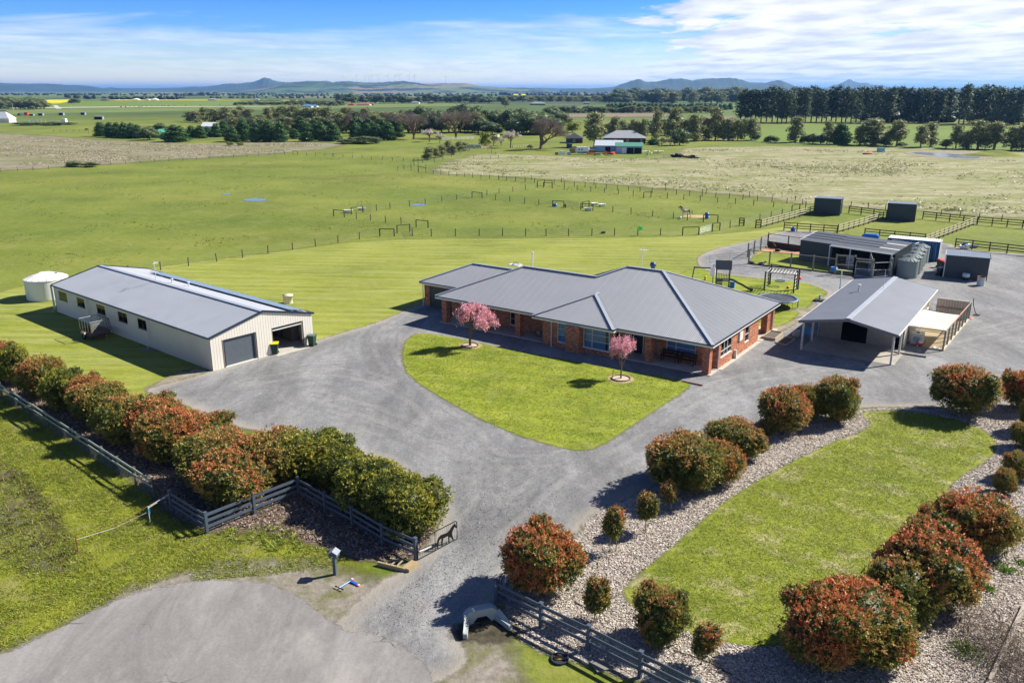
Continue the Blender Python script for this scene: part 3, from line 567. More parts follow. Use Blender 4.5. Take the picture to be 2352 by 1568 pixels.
hedge = [(12, 872, 60, 779, 'rust', 0, 'orange-brown photinia at the frame edge, start of the hedge'), (42, 880, 66, 792, 'olive', 0, 'yellow-green photinia second from the hedge\'s far end'),
         (99, 912, 92, 815, 'rust', 1, 'rusty photinia level with the cage trailer in the hedge'), (152, 940, 92, 848, 'olive', 1, 'green photinia between two rusty ones near the hedge\'s far end'),
         (205, 950, 80, 860, 'rust', 0, 'rusty photinia nearest the sandy corner of the shed lawn'), (240, 972, 116, 874, 'rust', 1, 'orange-tipped photinia beside the bare gap in the hedge'),
         (298, 1012, 128, 908, 'dark', 0, 'dark photinia just past the bare gap in the hedge'), (352, 1010, 130, 914, 'rust', 0, 'photinia beside the gravel where the hedge thickens'),
         (395, 1050, 140, 938, 'red', 1, 'red-tipped photinia in the middle of the hedge'), (455, 1045, 150, 952, 'red', 0, 'bright red photinia behind the others in the hedge middle'),
         (505, 1115, 165, 998, 'rust', 1, 'brown-green photinia above the end of the weathered rails'), (545, 1150, 165, 1040, 'rust', 0, 'large photinia hanging over the dark fence corner'),
         (640, 1100, 165, 985, 'rust', 1, 'photinia with brown tips behind the dark fence peak'), (722, 1098, 165, 992, 'olive', 0, 'tall yellow-green photinia behind the dark fence peak'),
         (778, 1118, 120, 1022, 'olive', 1, 'green photinia filling the hedge between two larger ones'), (850, 1165, 150, 1058, 'olive', 0, 'yellow-green photinia third from the horse gate'),
         (905, 1190, 140, 1080, 'olive', 1, 'yellow-green photinia second from the horse gate'), (948, 1222, 150, 1108, 'olive', 0, 'yellow-green photinia touching the horse silhouette gate')]
for h in hedge: bush(*h, GH)
GR = 'photinia shrubs in the bark mulch beds'
for b in [(1246, 1352, 185, 1205, 'red', 0, 'big red-tipped photinia beside the wagon wheel gate'), (1572, 1118, 190, 995, 'rust', 1, 'largest rusty photinia on the drive side of the bed'),
          (1655, 1108, 110, 1015, 'rust', 0, 'photinia joined to the side of the largest drive shrub'), (1688, 1048, 136, 968, 'rust', 1, 'rusty photinia behind the largest drive shrub'),
          (1800, 988, 122, 893, 'rust', 0, 'orange-tipped photinia at the corner of the drive'), (1850, 965, 80, 880, 'rust', 1, 'upright photinia between two others at the drive corner'),
          (1912, 965, 112, 865, 'dark', 0, 'dark photinia beside the tip of the bark bed'), (2208, 948, 142, 838, 'rust', 0, 'round photinia standing alone before the carport gravel'),
          (2342, 940, 90, 853, 'red', 0, 'bright orange-red photinia at the frame edge'), (2366, 990, 60, 905, 'rust', 1, 'dark photinia cut by the frame edge below the bright one'), (2350, 1028, 60, 970, 'rust', 1, 'photinia at the frame edge beside the lawn\'s far tip'),
          (2332, 1098, 66, 1036, 'dark', 0, 'small dark photinia with a red top near the frame edge'), (2303, 1132, 52, 1074, 'dark', 0, 'small round green photinia in the mulch near the path'),
          (2235, 1262, 190, 1130, 'red', 1, 'wide red photinia farthest of the three large ones'), (2165, 1262, 120, 1158, 'dark', 0, 'dark lower half of the photinia clump by the lawn'),
          (2125, 1378, 220, 1222, 'red', 0, 'large fiery red photinia in the middle of three'), (2060, 1420, 180, 1285, 'dark', 0, 'dark green photinia in front of the fiery red one'),
          (1965, 1500, 250, 1345, 'red', 1, 'largest photinia at the bottom of the picture'), (1880, 1520, 190, 1365, 'red', 0, 'red-spotted photinia at the bottom beside the lawn'),
          (1515, 1468, 128, 1350, 'dark', 0, 'dark photinia growing behind the charcoal fence'), (1760, 1000, 46, 965, 'dark', 0, 'small low photinia between the drive shrubs')]:
    bush(*b, GR)
for i, (x, yb, wpx, yt, ycb, lab) in enumerate([(1408, 1268, 58, 1158, 1240, 'small standard photinia on two thin stems nearest the largest gate shrub'), (1484, 1222, 56, 1124, 1196, 'small standard photinia with bright red tips beside the shadow'),
                                          (1534, 1172, 44, 1103, 1156, 'young standard photinia tucked beneath the largest drive shrub'), (1369, 1424, 68, 1318, 1412, 'young photinia on two stems behind the charcoal fence'), (1616, 1532, 72, 1426, 1510, 'young single-stem photinia near the lawn and the fence')]):
    p = G(x, yb); H = hgt(yb, yt); hb = max(.35, hgt(yb, ycb)); W = wid(yb, wpx)
    t = thing('standard_shrub', lab, 'shrub', p, i * 1.3, 'young standard photinias'); put(PHS[i % 2], 'foliage', t, (0, 0, hb * .92), 0, (W / 1.75, W / 1.75, (H - hb * .92) / 2.3))
    m = MB()
    for k in range(1 if i == 4 else 2): m.tube([(.12 * (2 * k - 1), 0, -.03), (.2 * (2 * k - 1), .05, hb * .6), (.06 * (2 * k - 1), 0, hb + .5)], [.03, .026, .02], 6)
    m.build('stem', palebark, t)

# ---- trees
def tree_mesh(kind, seed):
    """trunk and crown meshes for a tree 10 m tall"""
    rd = random.Random(seed); tr = MB(); lobes = []; hh = 10.
    if kind == 'euc':
        n = rd.choice([13, 16, 18]); bs = rd.uniform(.8, 1.6); lean = rd.uniform(-.5, .5); lowz = rd.choice([1.3, 1.8, 2.6])
        tr.tube([(0, 0, -.2), (lean * .3, 0, bs), (lean * .6, .1, 4.5)], [.26, .20, .13], 7)
        for i in range(n):
            a = i * 2.4 + rd.random(); z = lowz + (8.9 - lowz) * (i + rd.random()) / n; q = rd.uniform(.6, 2.3) * (1.0 if z < 7 else .62)
            if i % 3 == 0: tr.tube([(lean * .3, 0, bs * rd.uniform(.8, 1.3)), (q * .5 * math.cos(a), q * .5 * math.sin(a), z * .62), (q * math.cos(a), q * math.sin(a), z)], [.12, .08, .03], 5)
            r = rd.uniform(.65, 1.35); lobes.append(((q * math.cos(a), q * math.sin(a), z), (r, r, r * rd.uniform(.7, .95))))
        lobes.append(((lean, 0, 8.8), (1.2, 1.2, 1.1)))
        cols = [(0.224, 0.251, 0.105), (0.146, 0.181, 0.074), (0.329, 0.329, 0.146), (0.423, 0.370, 0.158)]; w = (4, 4, 3, 1); n = 1700; L, W_, lo = .50, .20, .45
    elif kind == 'pine':
        tr.tube([(0, 0, -.2), (rd.uniform(-.1, .1), 0, 4.5), (rd.uniform(-.3, .3), 0, 9.2)], [.17, .13, .05], 7)
        for i in range(15):
            z = 1.9 + i * .50; a = i * 2.4; q = rd.uniform(.35, 1.0) * (1.1 - .03 * i) * .8; r = rd.uniform(.45, .85)
            lobes.append(((q * math.cos(a), q * math.sin(a), z), (r, r, .50))); tr.tube([(0, 0, z - .3), (q * math.cos(a) * 1.1, q * math.sin(a) * 1.1, z)], [.045, .02], 4)
        for i in range(5):
            z = 1.6 + i * .4; a = i * 2. + 1; tr.tube([(0, 0, z), (.7 * math.cos(a), .7 * math.sin(a), z + rd.uniform(-.2, .1))], [.03, .012], 4)
        cols = [(0.062, 0.099, 0.049), (0.092, 0.136, 0.062), (0.043, 0.074, 0.039), (0.143, 0.176, 0.076)]; w = (4, 4, 4, 1); n = 1700; L, W_, lo = .36, .12, .3
    elif kind == 'conifer':
        tr.tube([(0, 0, -.2), (0, 0, 8)], [.25, .05], 6)
        for i in range(14):
            z = .9 + i * .62; a = i * 2.4; R_ = 2.75 * (1 - (z / 10.6) ** 2) ** .8; q = R_ * .52; r = R_ * .56 + .2
            lobes.append(((q * math.cos(a), q * math.sin(a), z), (r, r, .95)))
        lobes.append(((0, 0, 9.0), (.8, .8, 1.0))); cols = [(0.067, 0.150, 0.046), (0.098, 0.202, 0.061), (0.046, 0.103, 0.036), (0.194, 0.246, 0.058)]; w = (4, 4, 3, 1); n = 2000; L, W_, lo = .60, .24, .8
    elif kind == 'round':
        tr.tube([(0, 0, -.2), (0, 0, 4)], [.4, .25], 6)
        for i in range(13):
            a = i * 2.4; q = rd.uniform(1.2, 3.6); z = rd.uniform(2.6, 7.8) * (1 - .035 * q); r = rd.uniform(1.6, 2.3); lobes.append(((q * math.cos(a), q * math.sin(a), z), (r, r, r * .8)))
        lobes.append(((0, 0, 7.6), (2.2, 2.2, 2.0))); cols = [(0.123, 0.169, 0.069), (0.169, 0.218, 0.091), (0.081, 0.126, 0.049), (0.260, 0.273, 0.123)]; w = (4, 4, 3, 1); n = 2000; L, W_, lo = .65, .28, .55
    elif kind == 'willow':
        tr.tube([(0, 0, -.2), (0, 0, 4)], [.3, .2], 6)
        for i in range(9):
            a = i * 2.4; q = rd.uniform(.8, 3.2); z = rd.uniform(3., 7.5); r = rd.uniform(1.5, 2.2); lobes.append(((q * math.cos(a), q * math.sin(a), z), (r, r, r * 1.1)))
        cols = [(.21, .24, .020), (.15, .19, .02), (.27, .28, .04)]; w = (4, 4, 2); n = 1500; L, W_, lo = .7, .18, .4
    elif kind in ('bare', 'blossom', 'pink'):
        def limb(p, d, l, r, k):
            q = p + d * l; tr.tube([p, p + d * l * .5 + Vector((rd.uniform(-.1, .1),) * 3) * l, q], [r, r * .8, r * .62], 4 if k > 1 else 6, cap=False)
            if k == 4: tips.append(q); return
            for _ in range(3 if k > 0 else 5):
                e = (d + Vector((rd.gauss(0, .5), rd.gauss(0, .5), rd.gauss(.12, .28)))).normalized(); limb(q, e, (l * rd.uniform(.66, .84) if k or kind != 'bare' else l * rd.uniform(1.5, 2.2)), r * .6, k + 1)
        tips = []; limb(Vector((0, 0, -.1)), Vector((0, 0, 1)), 1.0 if kind == 'bare' else 2.0 if kind != 'pink' else 2.4, .34 if kind == 'bare' else .26, 0)
        mx = max(q.z for q in tips); k_ = 10. / (mx + .6); tr.v = [(x * k_, y * k_, z * k_) for x, y, z in tr.v]; T = np.array([tuple(q * k_) for q in tips])
        if kind == 'bare':
            n = 5200; c = T[rng.integers(len(T), size=n)] + rng.normal(size=(n, 3)) * .45; o = c - np.array([0, 0, 3.5]); o /= np.linalg.norm(o, axis=1, keepdims=True)
            V, Q, C = leaves(c, o, 1.15, .045, palette(n, [(.155, .125, .10), (.20, .165, .14), (.11, .088, .07)], (3, 2, 2)), 0, .55)
        elif kind == 'blossom':
            n = 2600; c = T[rng.integers(len(T), size=n)] + rng.normal(size=(n, 3)) * .40; V, Q, C = leaves(c, rand_unit(n), .42, .26, palette(n, [(.66, .60, .56), (.56, .47, .44), (.38, .33, .25)], (4, 3, 2)), 0, 1)
        else:
            n = 7000; ax = rng.integers(len(T), size=n); c = T[ax] + rng.normal(size=(n, 3)) * np.array([.38, .38, .55]); c[:, 2] = np.maximum(c[:, 2], 3.6)
            V, Q, C = leaves(c, np.tile([0, 0, 1.], (n, 1)), .40, .20, palette(n, [(.78, .36, .42), (.84, .48, .53), (.62, .23, .29), (.44, .18, .15), (.88, .62, .65)], (4, 4, 3, 1, 2)), 0, .8)
        return tr.mesh('trunk', barkm), fast('crown', V, Q, leafm, C)
    P, N = lobes_surface(lobes, n, lo, 1.06)
    V, Q, C = merge([leaves(P, N, L, W_, palette(len(P), cols, w), .15, .9), leaves(P[: n // 2] * .97, N[: n // 2], L * 1.25, W_ * 1.6, palette(len(P[: n // 2]), cols, w), .1, 1.1)] +
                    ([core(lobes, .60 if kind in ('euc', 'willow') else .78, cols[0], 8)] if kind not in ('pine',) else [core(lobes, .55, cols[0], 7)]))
    return tr.mesh('trunk', palebark if kind == 'euc' else barkm), fast('crown', V, Q, leafm, C)
KIND = {'euc': 4, 'pine': 4, 'conifer': 2, 'round': 3, 'willow': 1, 'bare': 2, 'blossom': 1, 'pink': 2}
WID = {'euc': 5.6, 'pine': 2.7, 'conifer': 4.9, 'round': 8.2, 'willow': 8.5, 'bare': 9.0, 'blossom': 8.0, 'pink': 7.5}
TM = {k: [tree_mesh(k, 31 * i + len(k) * 7 + 2) for i in range(n)] for k, n in KIND.items()}
for k in ('bare', 'blossom', 'pink'):
    WID[k] = sum(max(v.co.x for v in a[1].vertices) - min(v.co.x for v in a[1].vertices) for a in TM[k]) / len(TM[k]) * .86
def tree(kind, x, yb, top, wpx, label, group=None, name=None, var=None, cat='tree', rz=None, dz=0.):
    p = G(x, yb); H = hgt(yb, top); W = wid(yb, wpx) if wpx else H * WID[kind] / 10
    if kind == 'pink': q_ = np.zeros(len(TM[kind][var % 2][1].vertices) * 3, np.float32); TM[kind][var % 2][1].vertices.foreach_get('co', q_); q_ = q_.reshape(-1, 3); WID[kind] = float(np.percentile(q_[:, 0], 98) - np.percentile(q_[:, 0], 2)) * .5 + float(np.percentile(q_[:, 1], 98) - np.percentile(q_[:, 1], 2)) * .5
    t = thing(name or {'euc': 'gum_tree', 'pine': 'pine_tree', 'conifer': 'cypress_tree', 'round': 'evergreen_tree', 'willow': 'willow_tree', 'bare': 'bare_tree', 'blossom': 'blossom_tree', 'pink': 'blossom_tree'}[kind], label, cat, p, random.uniform(0, 6.28) if rz is None else rz, group)
    a, b = TM[kind][(var if var is not None else random.randrange(99)) % len(TM[kind])]; s = (W / WID[kind], W / WID[kind], H / 10)
    put(a, 'trunk', t, (0, 0, 0), 0, (min(s[0], s[2]) * 1.1,) * 2 + (s[2],) if kind not in ('bare', 'blossom', 'pink', 'euc') else s); put(b, 'crown', t, (0, 0, 0), 0, s); return t
def row(kind, items, what, group, x0=0., **kw):
    """items: (crop x, base, top, width) in the thirds-of-a-pixel frame used when surveying"""
    items = sorted(items); n = len(items)
    for i, it in enumerate(items):
        x, b, tp, w = it[:4]; k = it[4] if len(it) > 4 else kind
        tree(k, x0 + x / 3, 122.5 + b / 3, 122.5 + tp / 3, w / 3 * {'euc': 1.4, 'round': 1.3, 'conifer': 1.05, 'pine': .92}.get(k, 1), '%s, %s' % (what, nth(i, n)), group, **kw)
row('conifer', [(700, 572, 474, 78), (762, 578, 476, 70), (812, 580, 478, 70), (862, 583, 476, 74), (912, 586, 482, 70), (953, 588, 492, 64)], 'dark cypress in the short row left of the green shed', 'dark cypresses left of the green shed')
row('conifer', [(1217, 610, 494, 150)], 'wide dark cypress beside the green shed,', None)
row('conifer', [(1322, 585, 500, 74), (1382, 586, 498, 74), (1430, 575, 505, 60), (1492, 578, 482, 66), (1546, 575, 462, 72), (1602, 611, 505, 84), (1682, 606, 448, 90), (1768, 611, 470, 84), (1858, 610, 462, 92), (1936, 612, 470, 84),
                (2122, 608, 475, 88), (2210, 606, 468, 88), (2302, 606, 480, 88), (2456, 600, 480, 84), (2534, 600, 482, 68), (2598, 600, 486, 74), (2680, 600, 476, 84), (2480, 570, 446, 80), (2545, 570, 450, 80), (2640, 575, 455, 70), (2700, 578, 455, 70), (2745, 578, 450, 70), (2030, 590, 520, 70), (2570, 575, 470, 70)],
    'cypress in the long broken row behind the paddock', 'cypresses in the row behind the paddock')
row('euc', [(1310, 470, 398, 70), (1350, 478, 396, 84), (1410, 470, 368, 70), (1480, 482, 378, 96), (1560, 484, 368, 94), (1632, 482, 384, 76), (1665, 474, 360, 60), (1712, 484, 378, 90), (1800, 490, 420, 90), (1850, 480, 372, 70), (1895, 476, 368, 64), (1960, 490, 360, 96), (2030, 490, 356, 96), (2070, 500, 380, 90), (2130, 500, 370, 90),
            (2190, 500, 372, 96), (2255, 500, 366, 90), (2330, 510, 400, 90), (2400, 500, 368, 100), (2450, 510, 388, 90), (2520, 510, 372, 100), (2585, 520, 398, 100), (2650, 520, 402, 96), (2720, 520, 400, 90)],
    'grey-green gum in the belt behind the cypresses', 'gum trees in the belt behind the cypresses')
row('round', [(420, 490, 385, 80), (480, 500, 380, 90), (545, 500, 354, 100), (610, 500, 376, 100), (680, 500, 384, 90), (760, 490, 366, 90), (850, 500, 336, 130), (930, 500, 356, 110), (1000, 520, 380, 100), (1070, 520, 384, 110), (1150, 530, 378, 110), (1240, 520, 370, 120), (1300, 560, 392, 210), (1380, 550, 400, 180), (1450, 455, 362, 130), (975, 550, 440, 110), (1040, 560, 470, 110), (900, 540, 450, 90), (1225, 560, 450, 120)],
    'dark evergreen in the thicket around the bare trees', 'dark evergreens around the bare trees', x0=784)
for a in [('bare', 784 + 500 / 3, 320, 122.5 + 408 / 3, 84, 'leafless brown tree, the left one of the two round ones', None), ('bare', 784 + 790 / 3, 318, 122.5 + 386 / 3, 88, 'leafless brown tree, the taller of the two round ones', None),
          ('bare', 784 + 1375 / 3, 343, 122.5 + 450 / 3, 112, 'spreading leafless tree with a thick low trunk on the paddock edge', None), ('bare', 784 + 1050 / 3, 334, 122.5 + 565 / 3, 30, 'small pinkish leafless tree beside the trailer gate', None),
          ('bare', 784 + 2205 / 3, 337, 122.5 + 582 / 3, 18, 'small bare fruit tree nearest the green-roofed shed', None), ('bare', 784 + 2266 / 3, 336, 122.5 + 585 / 3, 20, 'small bare fruit tree beside the feed rack', None),
          ('blossom', 784 + 608 / 3, 326, 122.5 + 522 / 3, 32, 'white blossom tree in front of the left bare tree', None), ('blossom', 784 + 680 / 3, 330, 122.5 + 550 / 3, 18, 'small white blossom tree by the white rails', None),
          ('blossom', 784 + 1168 / 3, 340, 122.5 + 532 / 3, 34, 'tall white blossom tree by the cream post fence', None), ('blossom', 784 + 1100 / 3, 335, 122.5 + 586 / 3, 18, 'low white blossom bush left of the tall blossom tree', None),
          ('willow', 784 + 990 / 3, 338, 122.5 + 532 / 3, 40, 'yellow-green rounded bush near the white rails', None), ('willow', 784 + 1590 / 3, 305, 122.5 + 468 / 3, 46, 'yellow-green willow behind the blue-walled farm sheds', None),
          ('willow', 784 - 0 + 10, 300, 283, 24, 'small yellow-green tree among the cypresses', None),
          ('euc', 784 + 1742 / 3, 338, 122.5 + 398 / 3, 64, 'large gum tree in front of the grey-roofed farmhouse', None), ('euc', 784 + 1880 / 3, 320, 122.5 + 432 / 3, 40, 'gum tree rising behind the farmhouse hip roof', None),
          ('euc', 784 + 2030 / 3, 318, 122.5 + 462 / 3, 28, 'thin gum behind the farmhouse chimney end', None), ('euc', 784 + 2082 / 3, 318, 122.5 + 448 / 3, 24, 'slender gum right of the farmhouse', None),
          ('euc', 784 + 2170 / 3, 328, 122.5 + 386 / 3, 34, 'tall dark gum right of the green-roofed shed', None), ('euc', 784 + 2290 / 3, 322, 122.5 + 366 / 3, 50, 'tall forked gum beside the gravel track', None), ('round', 784 + 2330 / 3, 334, 122.5 + 510 / 3, 40, 'rounded grey-green shrub tree at the track bend', None),
          ('conifer', 784 + 2150 / 3, 333, 122.5 + 590 / 3, 26, 'low dark round bush behind the fruit trees', None), ('euc', 784 + 1130 / 3, 247, 122.5 + 300 / 3, 24, 'lone gum standing on the pasture below the far houses', None)]:
    tree(*a)
row('euc', [(20, 600, 450, 60), (80, 606, 415, 118), (150, 600, 440, 70), (225, 600, 360, 110), (312, 602, 446, 100), (378, 602, 452, 70), (472, 602, 444, 92), (775, 616, 430, 104), (992, 628, 460, 66), (1082, 628, 484, 124, 'conifer'), (1215, 634, 500, 70), (1308, 634, 442, 176), (1472, 642, 454, 116), (1400, 642, 540, 60), (1640, 652, 494, 96), (1702, 646, 474, 86),
            (1882, 658, 488, 92), (1950, 662, 540, 80), (2032, 662, 454, 150), (2142, 664, 468, 150), (2262, 668, 500, 90), (2336, 670, 480, 90), (1812, 655, 590, 80), (2420, 672, 470, 110)], 'roadside gum in the line before the bright pasture', 'gum trees along the bright pasture', x0=1568)
row('round', [(178, 594, 560, 36), (282, 598, 550, 44), (502, 600, 550, 54), (606, 612, 564, 72), (838, 620, 560, 52), (896, 622, 548, 58), (950, 626, 555, 46), (1384, 640, 572, 50), (1330, 636, 556, 44), (1510, 642, 610, 50)], 'low dark bush between the roadside gums', 'low bushes between the roadside gums', x0=1568, name='bush', cat='bush')
row('euc', [(600, 735, 640, 70), (650, 722, 650, 60), (690, 715, 628, 64), (735, 692, 598, 60), (770, 700, 630, 56), (810, 680, 604, 60), (850, 672, 612, 50)], 'leafy young gum beside the double fence line', 'young gums beside the double fence', x0=784)
row('round', [(165, 622, 568, 150), (30, 625, 588, 80), (1300, 655, 628, 30)], 'bright green low bush on the paddock edge', 'green bushes on the paddock edge', x0=784, name='bush', cat='bush')
row('round', [(1110, 535, 478, 70), (1032, 598, 500, 110)], 'brown-green shrub beside the green shed', 'brown shrubs beside the green shed', name='bush', cat='bush')
row('round', [(510, 784, 742, 66), (622, 784, 748, 80), (480, 784, 762, 40)], 'dark gorse bush on the near paddock fence', 'gorse bushes on the paddock fence', name='bush', cat='bush')
row('round', [(175, 498, 474, 110), (252, 497, 474, 34), (302, 497, 474, 40), (375, 498, 470, 100), (470, 493, 474, 70)], 'low bush below the white yard panels', 'low bushes below the yard panels', name='bush', cat='bush')
row('willow', [(1590, 637, 606, 80), (1660, 638, 612, 70)], 'low yellow-flowering gorse before the cypresses', 'yellow gorse before the cypresses', name='bush', cat='bush')
# tall pine windbreak
pn = []; rp = random.Random(4)
x = 395.
while x < 1840: pn.append((x, rp.choice([474, 478, 484]), (236 if x < 480 else 212) + rp.uniform(-10, 26), rp.uniform(84, 112))); x += rp.uniform(28, 40)
x = 1900.
while x < 2420: pn.append((x, rp.choice([484, 490, 496]), 200 + rp.uniform(-14, 26), rp.uniform(84, 116))); x += rp.uniform(32, 46)
row('pine', pn, 'tall dark pine in the windbreak', 'tall pines in the windbreak', x0=1568)
# middle-distance belts, one tree each where they can be told apart
def belt(kind, xa, xb, base, top, w, step, what, group, x0=0, seed=0, j=10):
    rd = random.Random(seed); it = []; x = xa
    while x < xb: it.append((x, base + rd.uniform(-4, 4), top + rd.uniform(-j, j), w * rd.uniform(.8, 1.25), rd.choice(kind) if isinstance(kind, list) else kind)); x += step * rd.uniform(.75, 1.25)
    row('euc', it, what, group, x0=x0)
belt(['round', 'euc'], -20, 325, 384, 318, 60, 26, 'grey-green tree in the wood before the canola', 'wood before the canola field', 0, 1)
belt(['round', 'euc'], -10, 320, 366, 304, 60, 40, 'dark tree on the far side of the wood before the canola', 'wood before the canola field', 0, 11)
row('round', [(511, 346, 308, 56)], 'lone dark tree beside the canola,', None)
belt(['round'], 1628, 1960, 355, 332, 36, 22, 'dark tree in the low belt past the green crop', 'low belt past the green crop', 0, 2, 4)
belt(['round', 'euc'], 1990, 2352, 360, 326, 50, 30, 'tree in the belt by the far blue-roofed house', 'belt by the blue-roofed house', 0, 3, 10)
belt(['pine', 'round'], -20, 1060, 344, 286, 66, 36, 'dark tree in the belt across the middle plain', 'belt across the middle plain', 784, 4, 16)
belt(['round', 'euc'], 1060, 1830, 332, 296, 60, 30, 'tree in the belt behind the far houses', 'belt behind the far houses', 784, 5, 10)
belt(['conifer'], 1840, 2700, 392, 346, 44, 30, 'small conifer in the straight plantation row', 'plantation row', 784, 6, 5)
belt(['round', 'euc'], 1540, 2600, 412, 366, 54, 34, 'tree in front of the plantation row', 'trees in front of the plantation', 784, 7, 10)
belt(['round', 'euc', 'pine'], 1820, 2760, 345, 268, 80, 36, 'grey-green tree on the wooded rise left of the windbreak', 'wooded rise left of the windbreak', 784, 8, 14)
belt(['round', 'euc'], 1900, 2790, 320, 240, 84, 44, 'distant tree on top of the wooded rise', 'wooded rise left of the windbreak', 784, 9, 14)

belt(['round', 'euc', 'conifer', 'bare'], 1580, 2352, 545, 440, 74, 34, 'mixed tree filling the belt between gums and cypresses', 'mixed trees filling the left belt', 0, 21, 16)
belt(['round', 'euc', 'bare'], 0, 960, 548, 420, 96, 40, 'tree in the thicket behind the bare trees', 'thicket behind the bare trees', 784, 22, 20)
belt(['euc', 'round', 'bare', 'euc'], 1840, 2900, 566, 462, 66, 36, 'gum in the loose belt behind the farm sheds', 'loose gum belt behind the farm sheds', 784, 23, 22)
belt(['round', 'euc'], 1100, 1560, 500, 410, 80, 42, 'tree in the dark thicket left of the willow', 'dark thicket left of the willow', 784, 24, 14)
# far belts that read as one mass
def band(name, rows, seed, cols=((.03, .045, .02), (.045, .06, .026), (.022, .034, .016))):
    rd = np.random.default_rng(seed); parts = []
    for (xa, ya), (xb, yb), hpx, n in rows:
        for i in range(n):
            u = rd.random(); x = xa + (xb - xa) * u; y = ya + (yb - ya) * u; p = G(x, y); H = max(5, hgt(y, y - hpx * rd.uniform(.5, 1.25))); w = H * rd.uniform(.5, 1.2)
            m = MB().blob((p.x, p.y + rd.uniform(-1, 1) * w * 3, H * .52), (w, w, H * .52), 7, 5, None, .35, int(rd.integers(1e6))); F = np.array(m.f)
            parts.append((np.array(m.v), F, np.tile(np.array(cols[int(rd.integers(len(cols)))]), (len(F), 1)) * rd.uniform(.7, 1.4, (len(F), 1))))
    V, Q, C = merge(parts); o = bpy.data.objects.new(name, fast(name, V, Q, leafm, C)); COL.objects.link(o); o['kind'] = 'stuff'; return o
band('distant_treeline', [((0, 219), (800, 221), 4, 150), ((0, 216.5), (900, 217), 2.5, 170), ((200, 226), (780, 226), 4, 60), ((150, 224), (215, 228), 7, 14), ((260, 229), (410, 229), 7, 26), ((560, 219), (900, 221), 3, 60), ((720, 214), (1300, 215), 2.5, 120),
                          ((780, 222), (1176, 221), 5, 70), ((1150, 219), (1500, 222), 6, 90), ((560, 222), (720, 223), 3, 24), ((1300, 215), (1760, 217), 4, 70), ((1480, 226), (1760, 224), 11, 60), ((1700, 218), (2400, 218), 5, 70), ((830, 217), (1090, 216.5), 3, 40),
                          ((395, 221), (500, 220), 7, 24), ((650, 220), (725, 220), 3.5, 16), ((1990, 280), (2400, 282), 20, 40)], 5)

# ---------------------------------------------------------------- building materials
roof_g = M('grey_corrugated_steel', '9b9da0', .42, .25, .05, .4, dirt=('969693', .35, .5), spec=.5)
roof_s = M('shed_roof_steel', 'b0b3b7', .45, .25, .05, .3, dirt=('939698', .35, .35)); cap_m = M('ridge_cap_steel', 'b3b8bd', .4, .3, .05)
gutter = M('dark_gutter', '2b3946', .4, .2, .08); fascia = M('cream_fascia', 'ddd9cc', .5, 0, .04); soff = M('soffit', 'cfccc2', .7)
brickm = M('red_brick', 'ffffff', .9, var=.18, scale=20, attr=True, bump=.2, bscale=60); mortar = M('mortar', '8d8177', .95, var=.15, scale=12)
conc = M('concrete', 'b5afa2', .9, var=.10, scale=1.2, dirt=('8e877a', .5, .8), bump=.1); cream = M('cream_cladding', 'ddd8cb', .5, .15, .04, 1.0, dirt=('b4a99a', .25, .5)); frame_m = M('cream_frame', 'd9d8cf', .5, 0, .03)
dark = M('black_void', '0c0c0d', .9, var=.1); curtain = M('sheer_curtain', 'a9c8ee', .8, var=.05, transl=.15); ironm = M('charcoal_steel', '3c434a', .45, .3, .08, dirt=('2c3136', .3, 1.)); glassm = glass_mat(); pipe = M('pale_pipe', 'c9cfd2', .4, 0, .05)
inside = M('room_dark', '2a2724', .9)
def corrug(parent, name, mat, pts, e, period, amp, k=4, drop=0.):
    """roof or wall sheet with real corrugations; pts is a planar outline, e the direction along the eave"""
    pts = [Vector(p) for p in pts]; e = Vector(e).normalized(); n = None
    for i in range(1, len(pts) - 1):
        q = (pts[i] - pts[0]).cross(pts[i + 1] - pts[0])
        if q.length > .01: n = q.normalized(); break
    t = n.cross(e).normalized()
    if n.z < -.01: n = -n
    o = pts[0]; S2 = [((p - o).dot(e), (p - o).dot(t)) for p in pts]; s0 = min(p[0] for p in S2); s1 = max(p[0] for p in S2); ns = max(2, int((s1 - s0) / period * k)); V = []; prev = None; mb = MB()
    for i in range(ns + 1):
        s = s0 + (s1 - s0) * min(max(i / ns, 1e-5), 1 - 1e-5); ts = []
        for a, b in zip(S2, S2[1:] + S2[:1]):
            if (a[0] - s) * (b[0] - s) < 0: ts.append(a[1] + (b[1] - a[1]) * (s - a[0]) / (b[0] - a[0]))
        if len(ts) < 2: continue
        w = amp * ((1.22 if k == 4 and (i // 4) % 5 == 0 and i % 4 == 0 else 1) * math.cos(2 * math.pi * i / k) if k == 4 else (1 if i % k < 1 or i % k > k - 1 else (-.2 if i % k else 1))); V.append((o + e * s + t * min(ts) + n * w, o + e * s + t * max(ts) + n * w))
    vs = [q for p in V for q in p]; fs = [(2 * i, 2 * i + 2, 2 * i + 3, 2 * i + 1) for i in range(len(V) - 1)]; mb.add(vs, fs); return mb.build(name, mat, parent)
